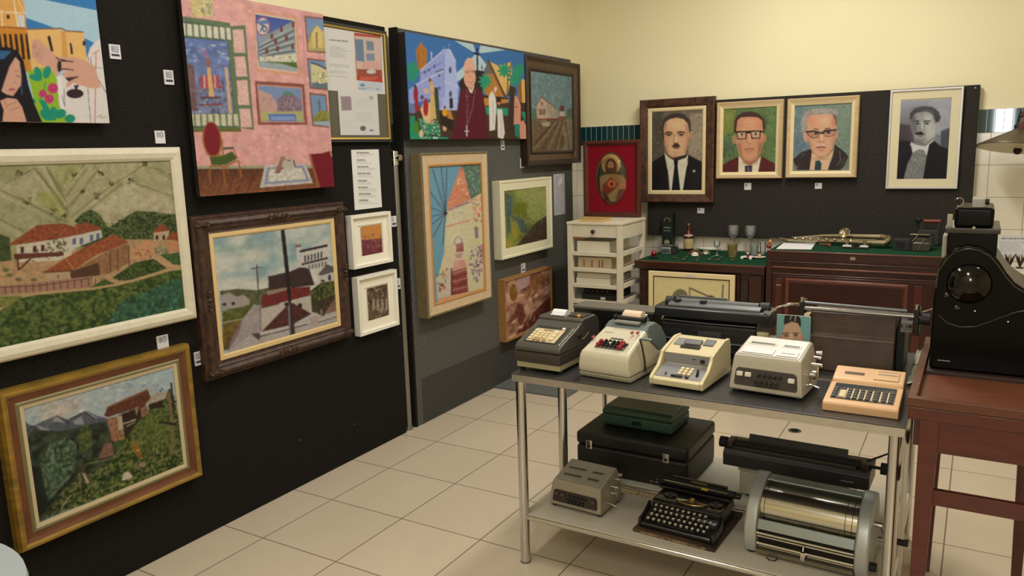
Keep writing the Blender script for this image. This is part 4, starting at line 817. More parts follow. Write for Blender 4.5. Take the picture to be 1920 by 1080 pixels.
# --- train station painting
c = [(987.5, 103), (1088, 119.4), (1090, 300), (989, 317)]
t, r = hang('framed_painting', 'railway station and tracks painting in a deep dark brown frame in the corner', 'painting', 'x', PX, .06, c)
m_dwood = mat('dark_stained_wood', (48, 28, 24), .4, noise=.3, scale=14, stretch=(1, 1, 6))
m_bwood = mat('grey_brown_wood', (92, 70, 50), .5, noise=.25, scale=14, stretch=(6, 1, 1))
fr(t, r, [(0, 0), (0, .055), (.008, .062), (.035, .050)], m_dwood, 'frame'); fr(t, r, [(.035, .050), (.078, .036)], m_bwood, 'inner_moulding'); fr(t, r, [(.078, .042), (.086, .046), (.096, .038), (.096, .030)], m_dwood, 'slip')
back(t, r, .026, m_can)
A = art('x', PX, .034, r, .096, (980, 90, 4.696), 19, px=1.1)
A.fill((112, 138, 142)); A.daubs([(60, 200), (460, 200), (460, 640), (60, 640)], 200, 50, 26, .5, [(126, 150, 150), (96, 128, 140), (150, 160, 152)], a=.4, jit=2)
A.poly([(60, 620), (460, 600), (470, 930), (80, 930)], (112, 92, 68), n=.2); A.poly([(380, 620), (450, 600), (460, 900), (340, 930)], (134, 124, 96), n=.2)
A.poly([(120, 500), (165, 430), (215, 500), (215, 640), (130, 640)], (196, 168, 146)); A.leaf([(60, 620), (120, 660), (60, 930), (100, 930), (110, 880)], [(90, 84, 60), (150, 140, 110)], 6, .4); A.line([(118, 505), (165, 428), (310, 545)], 9, (120, 84, 74)); A.poly([(165, 435), (310, 548), (312, 620), (215, 630), (215, 500)], (170, 156, 136)); A.poly([(140, 540), (200, 535), (200, 590), (145, 590)], (130, 106, 92)); A.ell(170, 490, 12, 18, (150, 116, 96)); A.line([(130, 630), (320, 625)], 13, (120, 46, 42)); A.line([(172, 540), (172, 590)], 5, (196, 168, 146))
A.ell(345, 530, 22, 26, (110, 58, 54)); A.poly([(325, 560), (370, 560), (370, 600), (325, 600)], (190, 176, 160)); A.poly([(330, 600), (370, 600), (365, 670), (330, 660)], (130, 84, 70)); A.poly([(390, 540), (445, 530), (450, 620), (380, 620)], (96, 112, 92), n=.3); A.poly([(160, 655), (240, 648), (235, 690), (180, 690)], (180, 165, 136)); A.poly([(85, 540), (120, 540), (125, 640), (85, 640)], (98, 112, 84))
for k in range(6): A.line([(300 + k * 16, 650), (100 + k * 62, 900)], 5, (70, 46, 38) if k % 2 else (168, 146, 120))
A.line([(240, 690), (90, 860)], 14, (84, 62, 48)); A.line([(370, 640), (300, 900)], 8, (150, 124, 92)); A.ell(350, 820, 18, 60, (90, 66, 40), a=.7)
A.mottle(.1, 7); put(A, t, r, .034, GX)
o = MB().box(-.016, .016, -.064, -.060, 0, .04).build('name_plate', mat('pinkish_plate', (120, 76, 60), .5), t); o.location = ((r[1] - r[0]) / 2 - .10, .008, .045)

# --- windmill painting
c = [(787, 288), (916, 283), (923, 558), (806, 599)]
t, r = hang('framed_painting', 'tall windmill and pink-roofed house painting in a deep cream and gold frame', 'painting', 'x', PX, .075, c)
m_olive = mat('olive_gold_edge', (122, 108, 76), .5, noise=.2, scale=30); m_crm = mat('cream_frame', (206, 180, 146), .6, noise=.1, scale=30); m_org = mat('ochre_gold', (196, 146, 86), .45, metal=.2)
fr(t, r, [(0, 0), (0, .068), (.006, .075), (.014, .072)], m_olive, 'outer_moulding'); fr(t, r, [(.014, .072), (.024, .070), (.062, .066)], m_crm, 'frame'); fr(t, r, [(.062, .066), (.067, .072), (.076, .069), (.076, .060)], m_org, 'slip')
back(t, r, .05, m_can)
A = art('x', PX, .062, r, .076, (770, 270, 3.1765), 23, px=1.1)
A.fill((112, 158, 178)); A.poly([(300, 120), (470, 120), (470, 300), (380, 350), (310, 260)], (96, 122, 104), n=.3, nc=5); A.daubs([(310, 130), (440, 130), (430, 300), (370, 330)], 120, 18, 8, 1, [(120, 140, 124), (80, 106, 88), (150, 160, 140)], jit=2)
A.poly([(296, 138), (312, 140), (356, 330), (218, 395), (218, 350)], (214, 140, 108)); A.daubs([(296, 138), (350, 320), (220, 390)], 70, 34, 9, -.4, [(222, 110, 76), (230, 190, 150), (206, 150, 110)], a=.7)
A.poly([(218, 395), (350, 335), (440, 280), (460, 620), (460, 880), (180, 930), (170, 760), (200, 650), (205, 500)], (214, 202, 160), n=.02)
A.daubs([(350, 340), (440, 280), (445, 460), (380, 470)], 120, 22, 9, 1.4, [(222, 120, 96), (232, 170, 140), (200, 140, 110)], a=.8, jit=.6); A.line([(220, 395), (350, 345)], 10, (150, 120, 130)); A.line([(210, 492), (350, 455)], 8, (206, 130, 104)); A.daubs([(250, 380), (320, 370), (310, 450), (250, 450)], 30, 20, 10, 0, [(160, 160, 176), (180, 190, 190)], a=.5)
A.poly([(268, 595), (312, 585), (316, 640), (272, 645)], (132, 48, 58)); A.poly([(262, 655), (310, 650), (300, 680), (270, 680)], (190, 130, 140)); A.line([(258, 600), (265, 565), (285, 550), (302, 565), (305, 590)], 8, (90, 104, 140)); A.poly([(378, 495), (400, 490), (404, 560), (384, 562)], (150, 120, 128))
A.poly([(240, 740), (330, 710), (344, 890), (245, 915)], (146, 72, 70), n=.2); A.poly([(262, 690), (320, 690), (335, 735), (245, 760)], (214, 146, 130))
for k in range(6): A.line([(245, 775 + k * 24), (338, 745 + k * 26)], 5, (100, 40, 44) if k % 2 else (200, 150, 140))
A.line([(242, 740), (244, 915)], 8, (90, 44, 48)); A.poly([(150, 790), (235, 740), (240, 920), (160, 945)], (206, 190, 168)); A.glow(280, 560, 60, 90, (222, 212, 180), .6); A.glow(250, 700, 50, 60, (216, 196, 170), .5); A.glow(260, 430, 60, 40, (214, 206, 176), .5); A.daubs([(150, 780), (225, 735), (205, 860), (175, 890)], 70, 18, 10, 1.2, [(186, 80, 70), (110, 116, 60), (160, 60, 60), (140, 130, 80)], a=.9)
A.daubs([(350, 640), (440, 590), (420, 780), (390, 840), (345, 720)], 170, 22, 9, 1.5, [(150, 104, 150), (170, 130, 170), (122, 76, 122), (110, 110, 104), (188, 160, 180)], a=.9, jit=.5); A.poly([(420, 600), (460, 590), (460, 700), (430, 690)], (196, 120, 100), n=.2); A.poly([(430, 700), (460, 700), (465, 870), (430, 870)], (220, 170, 140)); A.poly([(160, 920), (470, 850), (470, 880), (160, 960)], (214, 160, 130))
for (x, y) in ((112, 280), (130, 150), (182, 140), (215, 140), (118, 378), (120, 432), (125, 480), (130, 560), (190, 600)): A.line([(208, 412), (x, y)], 4, (62, 66, 78))
A.ell(208, 412, 10, 12, (54, 50, 56)); A.mottle(.06, 6); put(A, t, r, .062, GX)

# --- green abstract
c = [(936, 342), (1034, 329), (1037, 462), (942, 489)]
t, r = hang('framed_painting', 'green and yellow abstract landscape in a deep white frame', 'painting', 'x', PX, .06, c)
m_ivory = mat('ivory_frame', (226, 220, 190), .5)
fr(t, r, [(0, 0), (0, .060), (.014, .060), (.018, .055), (.030, .055), (.066, .052), (.066, .046)], m_ivory, 'frame', bevel=.0008); back(t, r, .044, m_can)
A = art('x', PX, .048, r, .066, (920, 310, 3.1765), 27, px=1.1)
A.fill((120, 128, 62)); A.daubs([(80, 110), (340, 110), (340, 500), (80, 510)], 200, 60, 24, .8, [(134, 142, 72), (100, 112, 54), (150, 152, 84)], a=.5, jit=1)
A.poly([(140, 150), (340, 110), (340, 300), (270, 340), (220, 300), (200, 220)], (152, 160, 92), n=.15); A.poly([(85, 160), (130, 190), (120, 300), (200, 330), (220, 400), (100, 400)], (70, 92, 92), n=.2); A.poly([(110, 300), (150, 330), (180, 400), (140, 460), (120, 380)], (146, 140, 52)); A.poly([(330, 300), (335, 440), (150, 480), (220, 400), (270, 340)], (72, 58, 44), n=.2); A.poly([(85, 430), (140, 460), (120, 500), (85, 505)], (160, 146, 60)); A.poly([(160, 220), (220, 230), (210, 290), (150, 290)], (112, 116, 30), n=.2)
A.blur(4)
for (x, y, a, b, c_, q) in ((300, 180, 60, 60, (166, 170, 108), .6), (180, 180, 40, 60, (150, 152, 84), .5), (110, 230, 24, 60, (84, 110, 104), .6), (170, 340, 50, 30, (84, 100, 96), .6), (140, 380, 24, 50, (160, 148, 60), .6), (190, 250, 40, 26, (108, 116, 36), .6), (280, 400, 70, 40, (70, 56, 42), .6), (110, 470, 30, 22, (170, 156, 70), .6), (250, 290, 50, 30, (142, 150, 84), .5), (220, 380, 30, 40, (92, 92, 60), .5)): A.glow(x, y, a, b, c_, q, .4)
A.daubs([(85, 120), (335, 120), (335, 440), (90, 500)], 90, 36, 12, .8, [(160, 164, 96), (96, 104, 60), (130, 134, 60)], a=.3, jit=1)
A.mottle(.08, 9); put(A, t, r, .048, GX)
# --- brown abstract
c = [(944, 526), (1036, 499), (1036, 604), (951, 642)]
t, r = hang('framed_painting', 'brown and pink abstract canvas in a thin wooden frame, behind the dark adding machine', 'painting', 'x', PX, .055, c)
fr(t, r, [(0, 0), (0, .055), (.012, .055), (.012, .044)], mat('light_oak', (168, 122, 70), .5, noise=.2, scale=20, stretch=(1, 1, 5)), 'frame'); back(t, r, .04, m_can)
A = art('x', PX, .046, r, .012, (920, 310, 3.1765), 29, px=1.1)
A.fill((176, 128, 106)); A.daubs([(90, 600), (370, 600), (370, 1060), (90, 1060)], 420, 60, 22, -1, [(190, 144, 118), (150, 96, 66), (206, 168, 140), (166, 118, 76), (196, 150, 132)], a=.5, jit=.6)
A.leaf([(60, 560), (400, 560), (400, 1080), (60, 1080)], [(108, 62, 44), (160, 110, 78), (196, 146, 118), (222, 184, 158)], 26, .7); A.poly([(160, 650), (240, 630), (220, 720), (160, 760)], (190, 150, 148), n=.1); A.poly([(350, 780), (360, 860), (260, 950), (200, 990), (150, 1000), (230, 900), (290, 840)], (96, 50, 38), n=.3); A.poly([(160, 820), (190, 830), (210, 900), (180, 960), (140, 900)], (118, 62, 50), n=.3); A.ell(135, 760, 24, 50, (140, 92, 46), n=.2); A.ell(260, 720, 30, 70, (150, 100, 60), rot=.5, n=.3)
A.daubs([(120, 700), (370, 650), (360, 950), (120, 1010)], 60, 50, 9, -1, [(220, 190, 160), (96, 50, 40)], a=.7, jit=.6); A.blur(4); A.mottle(.1, 8); put(A, t, r, .046, GX)
# --- picture leaning behind the drawer unit
r = (-2.66, -2.40, .55, .88)
t = thing('framed_painting', 'tall blue-grey picture in a gold frame half hidden behind the white shelf unit', 'painting', (-2.50, 5.35, .0125), 0)
fr(t, (-.16, .16, .0125, .885), [(0, 0), (0, .02), (.016, .022), (.016, .014)], m_org, 'frame'); MB().box(-.144, .144, -.014, 0, .016, .857).build('print', mat('blue_grey_print', (140, 146, 140), .5, noise=.4, scale=9, rgb2=(104, 112, 108)), t)

# ---------------------------------------------------------------- back wall portraits
m_wal = mat('walnut_frame', (92, 58, 40), .5, noise=.35, scale=30, rgb2=(58, 34, 24)); m_crl = mat('cream_slip', (224, 204, 158), .6); m_lw = mat('pale_wood_frame', (198, 172, 130), .5, noise=.15, scale=10, stretch=(1, 1, 5))
def face(A, cx, cy, w_, h, sk, hair, sh):
    pass
# portrait 1
c = [(1198, 188), (1339, 180), (1337, 381), (1200, 379)]
t, r = hang('framed_portrait', 'portrait of a moustached man in dark suit and tie, wide walnut frame', 'portrait', 'y', BY, .05, c)
fr(t, r, [(0, 0), (0, .045), (.008, .050), (.050, .042), (.062, .034)], m_wal, 'frame'); fr(t, r, [(.062, .036), (.082, .036), (.090, .030), (.090, .024)], m_crl, 'liner'); back(t, r, .022, m_can)
A = art('y', BY, .026, r, .090, (1190, 170, 4.696), 33, px=.9)
A.fill((112, 102, 82)); A.poly([(130, 150), (250, 150), (260, 600), (130, 640)], (84, 76, 62), n=.2); A.poly([(480, 200), (600, 200), (600, 640), (470, 560)], (150, 132, 104), n=.15)
A.daubs([(130, 160), (600, 160), (600, 640), (130, 640)], 320, 34, 14, .8, [(140, 128, 108), (92, 84, 66), (160, 144, 118), (110, 100, 84), (74, 66, 54)], a=.4, jit=2)
S1 = (220, 172, 120)
A.ell(368, 300, 128, 105, (66, 54, 46)); A.poly([(240, 290), (495, 290), (490, 420), (245, 430)], (66, 54, 46)); A.ell(490, 395, 16, 34, (196, 130, 96))
A.poly([(255, 330), (268, 280), (310, 250), (370, 238), (430, 250), (468, 290), (478, 350), (470, 480), (440, 560), (400, 590), (340, 590), (295, 560), (265, 480)], S1)
A.poly([(300, 560), (350, 590), (400, 590), (450, 550), (440, 600), (365, 620)], (206, 146, 110)); A.poly([(258, 330), (285, 300), (280, 480), (266, 470)], (206, 140, 108), a=.7); A.poly([(470, 330), (445, 290), (455, 500), (470, 470)], (200, 130, 100), a=.8)
for (x, q) in ((300, 1), (410, -1)): A.line([(x - 32, 376 + (4 if q > 0 else -6)), (x, 364), (x + 34, 372 - (0 if q > 0 else 4))], 11, (92, 66, 46)); A.ell(x + 2, 388, 20, 8, (140, 112, 90)); A.ell(x + 2, 388, 8, 7, (48, 40, 36)); A.ell(x, 408, 26, 8, (200, 146, 108), a=.6)
A.line([(352, 380), (345, 440), (338, 455)], 8, (200, 145, 104)); A.line([(340, 460), (378, 462)], 8, (180, 118, 88)); A.poly([(325, 490), (350, 464), (378, 464), (402, 488), (365, 500)], (92, 72, 52)); A.line([(340, 505), (392, 503)], 7, (170, 100, 80)); A.ell(365, 545, 40, 14, (206, 150, 112), a=.6)
A.poly([(140, 900), (140, 640), (200, 600), (262, 560), (300, 600), (470, 560), (520, 590), (600, 630), (600, 900)], (30, 26, 26)); A.poly([(262, 550), (300, 590), (365, 620), (450, 590), (470, 560), (465, 650), (425, 880), (305, 880), (290, 700)], (218, 208, 178)); A.line([(280, 600), (310, 690), (345, 640)], 4, (170, 160, 140)); A.line([(385, 630), (430, 670), (465, 600)], 4, (170, 160, 140))
A.poly([(342, 615), (382, 615), (378, 660), (402, 880), (325, 880), (350, 660)], (24, 24, 30)); A.poly([(510, 700), (535, 698), (535, 718), (512, 718)], (196, 196, 186)); A.line([(290, 690), (310, 880)], 4, (60, 54, 50)); A.line([(460, 660), (425, 880)], 4, (60, 54, 50))
A.glow(365, 300, 60, 40, (236, 196, 142), .5); A.glow(300, 450, 30, 40, (206, 140, 112), .4); A.glow(430, 440, 30, 50, (206, 140, 108), .4); A.glow(278, 500, 18, 60, (170, 110, 82), .5, -.3); A.glow(455, 500, 20, 60, (176, 108, 84), .5, .3); A.glow(365, 585, 60, 16, (160, 96, 74), .5); A.glow(366, 430, 12, 34, (240, 200, 150), .5)
A.glow(260, 270, 20, 60, (80, 64, 50), .5); A.glow(478, 270, 18, 60, (96, 70, 54), .5); A.glow(200, 300, 50, 90, (70, 64, 52), .4); A.glow(540, 460, 50, 110, (176, 158, 128), .4); A.glow(200, 760, 60, 90, (20, 17, 18), .5); A.glow(540, 780, 50, 90, (44, 38, 38), .4)
for (x, q) in ((300, 1), (408, -1)): A.line([(x - 34, 378 + (4 if q > 0 else -8)), (x - 4, 362), (x + 34, 370 + (4 if q > 0 else 0))], 13, (70, 48, 36)); A.glow(x, 386, 34, 13, (120, 84, 62), .6); A.ell(x + 2, 389, 11, 9, (34, 28, 26)); A.line([(x - 22, 388), (x + 24, 388)], 5, (60, 42, 34))
A.line([(345, 456), (365, 464), (386, 456)], 7, (150, 92, 68)); A.poly([(322, 494), (348, 466), (382, 464), (406, 492), (365, 502)], (70, 50, 38)); A.line([(342, 510), (392, 508)], 8, (140, 76, 60)); A.soft([(348, 390), (342, 446)], 10, (186, 124, 92), .5)
A.fade(.15); A.mottle(.04, 6); put(A, t, r, .026, GB)
# portrait 2
c = [(1342, 193), (1468, 185), (1466, 334), (1343, 336)]
t, r = hang('framed_portrait', 'portrait of a man in black-rimmed glasses and dark red jacket on green', 'portrait', 'y', BY, .045, c, group=None)
for q in (0,): fr(t, r, [(0, 0), (0, .038), (.006, .045), (.026, .040)], m_lw, 'frame'); fr(t, r, [(.026, .040), (.046, .030), (.046, .022)], m_crl, 'liner'); back(t, r, .020, m_can)
A = art('y', BY, .024, r, .046, (1335, 170, 5.684), 35, px=.9)
A.fill((92, 118, 62)); A.daubs([(90, 150), (700, 150), (700, 880), (90, 880)], 520, 50, 22, 1, [(104, 132, 68), (78, 108, 60), (120, 140, 70), (70, 96, 66), (96, 120, 84)], a=.45, jit=1); A.poly([(120, 200), (260, 200), (230, 430), (130, 500)], (150, 148, 50), a=.45, n=.2); A.daubs([(110, 480), (250, 460), (260, 700), (110, 780)], 80, 50, 20, 1, [(70, 96, 76), (104, 130, 104), (54, 60, 40)], a=.5)
S2 = (206, 142, 100)
A.poly([(232, 430), (240, 330), (270, 265), (330, 230), (410, 222), (490, 240), (545, 290), (570, 380), (555, 450), (530, 450), (260, 450)], (70, 44, 36)); A.ell(238, 520, 20, 50, (186, 126, 92)); A.ell(562, 505, 18, 48, (186, 120, 88))
A.poly([(258, 400), (270, 320), (310, 285), (400, 278), (490, 285), (535, 320), (548, 440), (545, 560), (520, 660), (460, 740), (400, 760), (340, 740), (285, 670), (258, 560)], S2)
A.poly([(275, 310), (400, 285), (530, 315), (540, 400), (262, 400)], (206, 132, 96), a=.8); A.poly([(330, 340), (470, 340), (470, 420), (330, 420)], (218, 158, 114), a=.5); A.poly([(262, 560), (290, 560), (340, 720), (300, 690)], (176, 112, 78), a=.7); A.poly([(540, 540), (510, 560), (470, 710), (520, 650)], (170, 106, 74), a=.7)
A.poly([(300, 690), (400, 760), (500, 680), (490, 760), (400, 800), (310, 760)], (186, 118, 84))
for (x, y) in ((315, 478), (465, 470)):
    A.poly([(x - 58, y - 45), (x + 56, y - 45), (x + 50, y + 40), (x - 45, y + 44)], (40, 30, 28)); A.poly([(x - 46, y - 30), (x + 44, y - 32), (x + 40, y + 30), (x - 36, y + 32)], (196, 150, 116)); A.ell(x, y - 12, 26, 11, (206, 190, 170)); A.ell(x + 2, y - 12, 11, 10, (50, 40, 38))
A.line([(365, 450), (415, 446)], 14, (40, 30, 28)); A.line([(258, 440), (240, 440)], 16, (40, 30, 28)); A.line([(520, 440), (560, 436)], 14, (40, 30, 28)); A.line([(260, 438), (530, 430)], 12, (34, 26, 26))
A.line([(400, 470), (400, 550)], 14, (226, 168, 124)); A.line([(368, 545), (385, 568), (415, 562)], 8, (160, 96, 70)); A.line([(345, 625), (395, 615), (450, 622)], 9, (176, 98, 80)); A.ell(397, 645, 45, 9, (190, 116, 92)); A.line([(300, 580), (320, 640)], 5, (170, 106, 78))
A.poly([(100, 900), (105, 800), (190, 745), (285, 700), (290, 900)], (92, 32, 34), n=.12); A.poly([(515, 690), (600, 740), (690, 790), (690, 900), (480, 900)], (92, 32, 34), n=.12); A.poly([(285, 690), (340, 770), (400, 800), (480, 760), (525, 690), (490, 880), (280, 880)], (222, 208, 170)); A.poly([(350, 800), (430, 795), (425, 880), (350, 880)], (64, 50, 66)); A.ell(388, 840, 14, 24, (110, 92, 96))
A.glow(400, 330, 90, 40, (226, 168, 120), .5); A.glow(300, 590, 26, 80, (160, 98, 66), .5); A.glow(510, 590, 30, 90, (156, 94, 62), .55); A.glow(400, 700, 60, 26, (216, 152, 108), .4); A.glow(400, 770, 80, 24, (140, 84, 60), .5); A.glow(560, 340, 24, 80, (60, 40, 34), .5); A.glow(250, 340, 20, 80, (64, 44, 36), .5); A.glow(400, 245, 120, 22, (80, 56, 46), .5); A.glow(345, 560, 40, 26, (216, 146, 108), .4); A.glow(460, 560, 36, 26, (212, 144, 104), .4)
A.glow(170, 300, 60, 90, (150, 150, 60), .35); A.glow(160, 600, 50, 90, (70, 92, 70), .4); A.glow(640, 300, 50, 120, (104, 132, 72), .4)
A.soft([(375, 470), (366, 550)], 12, (160, 100, 72), .5); A.line([(350, 628), (396, 618), (446, 625)], 9, (140, 70, 58)); A.ell(318, 466, 13, 11, (40, 32, 32)); A.ell(466, 462, 13, 11, (40, 32, 32)); A.line([(300, 360), (480, 356)], 4, (176, 112, 84), .6)
A.fade(.15); A.mottle(.04, 6); put(A, t, r, .024, GB)
# portrait 3
c = [(1474, 186), (1611, 178), (1606, 333), (1474, 334)]
t, r = hang('framed_portrait', 'portrait of a grey-haired man in glasses on blue-green, pale wood frame', 'portrait', 'y', BY, .045, c)
fr(t, r, [(0, 0), (0, .038), (.006, .045), (.026, .040)], m_lw, 'frame'); fr(t, r, [(.026, .040), (.046, .030), (.046, .022)], m_crl, 'liner'); back(t, r, .020, m_can)
A = art('y', BY, .024, r, .046, (1465, 165, 5.4), 37, px=.9)
A.fill((112, 130, 112)); A.poly([(100, 150), (300, 150), (280, 700), (100, 720)], (96, 118, 122), a=.8); A.daubs([(100, 150), (720, 150), (710, 840), (100, 840)], 480, 50, 22, 1, [(120, 140, 118), (100, 122, 110), (130, 148, 130), (92, 112, 122)], a=.4, jit=1); A.daubs([(170, 480), (290, 480), (290, 620), (150, 640)], 40, 44, 18, 0, [(80, 100, 140)], a=.5)
HG = (150, 142, 132)
A.poly([(205, 440), (205, 330), (235, 250), (310, 215), (400, 200), (500, 205), (575, 250), (560, 290), (565, 420), (520, 420), (270, 440)], HG, n=.2); A.daubs([(210, 300), (300, 220), (560, 220), (560, 270), (300, 290), (240, 430)], 90, 30, 7, -.4, [(186, 180, 168), (104, 94, 86), (140, 110, 90)], a=.7)
A.poly([(520, 260), (560, 290), (565, 380), (540, 370)], (90, 62, 50), a=.8); A.ell(245, 495, 24, 54, (206, 146, 110), rot=-.2); A.ell(560, 470, 16, 44, (196, 140, 106))
A.poly([(262, 430), (270, 320), (310, 275), (420, 268), (510, 270), (545, 330), (555, 440), (540, 540), (510, 630), (450, 690), (380, 700), (310, 640), (275, 540)], (210, 152, 112)); A.glow(300, 330, 50, 60, (212, 124, 86), .7); A.glow(530, 340, 24, 60, (190, 100, 70), .7); A.glow(440, 330, 60, 50, (212, 170, 134), .6)
A.poly([(240, 436), (330, 428), (385, 440), (400, 450), (440, 425), (560, 415), (558, 436), (520, 436), (440, 450), (420, 470), (385, 462), (330, 446), (250, 455)], (54, 44, 40))
A.poly([(260, 452), (378, 455), (372, 500), (320, 506), (275, 480)], (170, 112, 88), a=.8); A.poly([(430, 452), (545, 438), (535, 480), (450, 492)], (176, 124, 98), a=.8); A.line([(265, 455), (280, 485), (330, 508), (368, 500), (380, 460)], 4, (90, 70, 60)); A.ell(350, 462, 20, 11, (120, 88, 74)); A.ell(352, 458, 9, 8, (40, 36, 40)); A.ell(478, 452, 20, 11, (120, 88, 74)); A.ell(480, 450, 9, 8, (40, 36, 40)); A.line([(330, 412), (375, 418)], 8, (100, 76, 62)); A.line([(440, 415), (500, 405)], 8, (110, 84, 70))
A.line([(405, 465), (408, 530)], 16, (226, 176, 138)); A.line([(375, 540), (400, 552), (430, 540)], 8, (170, 106, 84)); A.line([(365, 580), (400, 568), (440, 580)], 12, (200, 186, 170)); A.line([(355, 602), (400, 598), (450, 602)], 14, (150, 84, 76)); A.ell(400, 630, 34, 9, (180, 112, 90), a=.7); A.poly([(290, 620), (380, 695), (470, 680), (520, 610), (500, 670), (400, 715), (320, 680)], (176, 96, 68), a=.8)
A.poly([(120, 720), (200, 650), (300, 615), (320, 700), (290, 830), (150, 830)], (52, 40, 38), n=.12); A.poly([(540, 570), (620, 630), (680, 690), (650, 780), (600, 830), (460, 830), (520, 700)], (52, 42, 40), n=.12); A.poly([(310, 650), (380, 705), (470, 690), (535, 620), (470, 830), (285, 830)], (214, 172, 130)); A.poly([(345, 740), (385, 730), (408, 770), (400, 830), (335, 830)], (44, 62, 66)); A.line([(590, 640), (600, 730), (560, 790)], 5, (140, 126, 110)); A.line([(230, 660), (215, 700)], 4, (120, 106, 94)); A.poly([(120, 760), (170, 800), (160, 835), (115, 835)], (130, 128, 110), a=.7); A.poly([(660, 740), (700, 700), (700, 835), (620, 835)], (120, 130, 108), a=.6)
A.glow(340, 340, 50, 50, (226, 150, 110), .4); A.glow(450, 340, 50, 50, (214, 172, 134), .4); A.glow(290, 560, 22, 70, (170, 108, 80), .5, -.3); A.glow(530, 540, 22, 80, (176, 110, 82), .5, .2); A.glow(400, 670, 70, 20, (222, 168, 130), .5); A.glow(340, 550, 34, 30, (220, 160, 124), .4); A.glow(470, 560, 36, 36, (216, 158, 120), .4); A.glow(400, 715, 80, 14, (150, 88, 62), .5)
A.glow(230, 340, 30, 90, (168, 162, 150), .5); A.glow(420, 235, 110, 24, (164, 156, 146), .5); A.glow(180, 600, 60, 90, (94, 112, 134), .4); A.glow(640, 300, 60, 160, (128, 144, 118), .4); A.glow(180, 780, 50, 50, (70, 58, 52), .4); A.glow(640, 760, 40, 60, (96, 96, 84), .4)
A.ell(350, 460, 12, 10, (36, 32, 34)); A.ell(480, 452, 12, 10, (36, 32, 34)); A.line([(332, 414), (374, 420)], 10, (84, 64, 54)); A.line([(442, 417), (500, 407)], 10, (90, 70, 58)); A.soft([(392, 470), (384, 536)], 10, (168, 104, 80), .5); A.line([(358, 604), (400, 600), (448, 604)], 10, (124, 66, 60)); A.line([(262, 458), (280, 488), (322, 510), (370, 502), (382, 462)], 5, (70, 52, 46)); A.line([(430, 458), (448, 492), (500, 492), (540, 476), (552, 440)], 5, (84, 62, 52))
A.fade(.15); A.mottle(.04, 6); put(A, t, r, .024, GB)
# portrait 4
c = [(1669, 169), (1807.6, 162), (1794.6, 354), (1661, 354)]
t, r = hang('framed_photograph', 'black and white photograph of a young man with a moustache in a thin silver frame', 'photograph', 'y', BY, .025, c)
fr(t, r, [(0, 0), (0, .024), (.002, .025), (.011, .025), (.012, .018)], mat('silver_white_frame', (206, 204, 204), .3, metal=.4), 'frame'); fr(t, r, [(.012, .016), (.062, .015), (.062, .013)], mat('ivory_mat_board', (216, 206, 172), .7), 'mat'); back(t, r, .012, m_can)
A = art('y', BY, .0135, r, (.062, .062, .060, .070), (1650, 150, 4.909), 39, px=.9)
A.fill((120, 122, 132)); A.poly([(150, 160), (670, 150), (650, 420), (150, 450)], (150, 152, 162), c2=(104, 100, 104)); A.ell(560, 330, 150, 170, (176, 178, 184), a=.35); A.ell(560, 380, 100, 130, (190, 192, 196), a=.3); A.poly([(150, 400), (300, 420), (320, 640), (150, 640)], (66, 54, 58), a=.85); A.poly([(150, 560), (280, 560), (280, 920), (150, 920)], (30, 24, 32)); A.poly([(560, 470), (660, 430), (640, 640), (560, 620)], (58, 58, 64), a=.8)
A.blur(14)
A.poly([(275, 370), (275, 310), (320, 260), (400, 240), (480, 248), (540, 290), (560, 350), (535, 400), (515, 390), (490, 320), (420, 290), (330, 310), (290, 360)], (64, 62, 64)); A.ell(530, 430, 18, 45, (160, 160, 158))
A.poly([(282, 370), (330, 305), (420, 288), (490, 315), (515, 400), (515, 480), (500, 560), (440, 600), (360, 580), (310, 520), (285, 450)], (150, 150, 146)); A.poly([(400, 290), (490, 318), (512, 400), (505, 520), (430, 560), (420, 420)], (178, 178, 172), a=.8); A.poly([(282, 370), (330, 330), (340, 460), (320, 520), (290, 460)], (106, 106, 108), a=.8)
A.poly([(440, 290), (520, 300), (540, 370), (515, 400), (495, 330)], (58, 56, 58)); A.line([(320, 382), (360, 376)], 11, (52, 50, 52)); A.line([(402, 380), (468, 376)], 12, (50, 48, 50)); A.ell(345, 402, 18, 8, (70, 68, 70)); A.ell(432, 400, 24, 9, (64, 62, 64)); A.line([(380, 390), (366, 450), (385, 465)], 7, (120, 120, 118)); A.line([(385, 385), (388, 450)], 9, (200, 200, 194))
A.poly([(318, 490), (350, 478), (380, 475), (415, 505), (380, 505), (340, 505)], (40, 38, 42)); A.line([(345, 515), (395, 516)], 7, (110, 100, 102)); A.poly([(330, 540), (420, 590), (500, 520), (480, 600), (370, 610)], (110, 108, 108), a=.7)
A.poly([(285, 570), (340, 600), (420, 610), (490, 545), (480, 600), (430, 700), (400, 640), (350, 640), (300, 680), (270, 620)], (196, 196, 190)); A.poly([(455, 590), (500, 560), (560, 610), (640, 640), (625, 920), (395, 920), (430, 700)], (20, 20, 24)); A.poly([(285, 600), (300, 680), (220, 880), (160, 920), (160, 700)], (24, 22, 30)); A.poly([(300, 670), (350, 640), (410, 650), (425, 700), (395, 920), (215, 920), (250, 780)], (120, 120, 118), n=.3, nc=4); A.daubs([(290, 680), (420, 680), (395, 900), (230, 900)], 130, 14, 6, 1.4, [(160, 160, 156), (84, 84, 84)], a=.7, jit=.4)
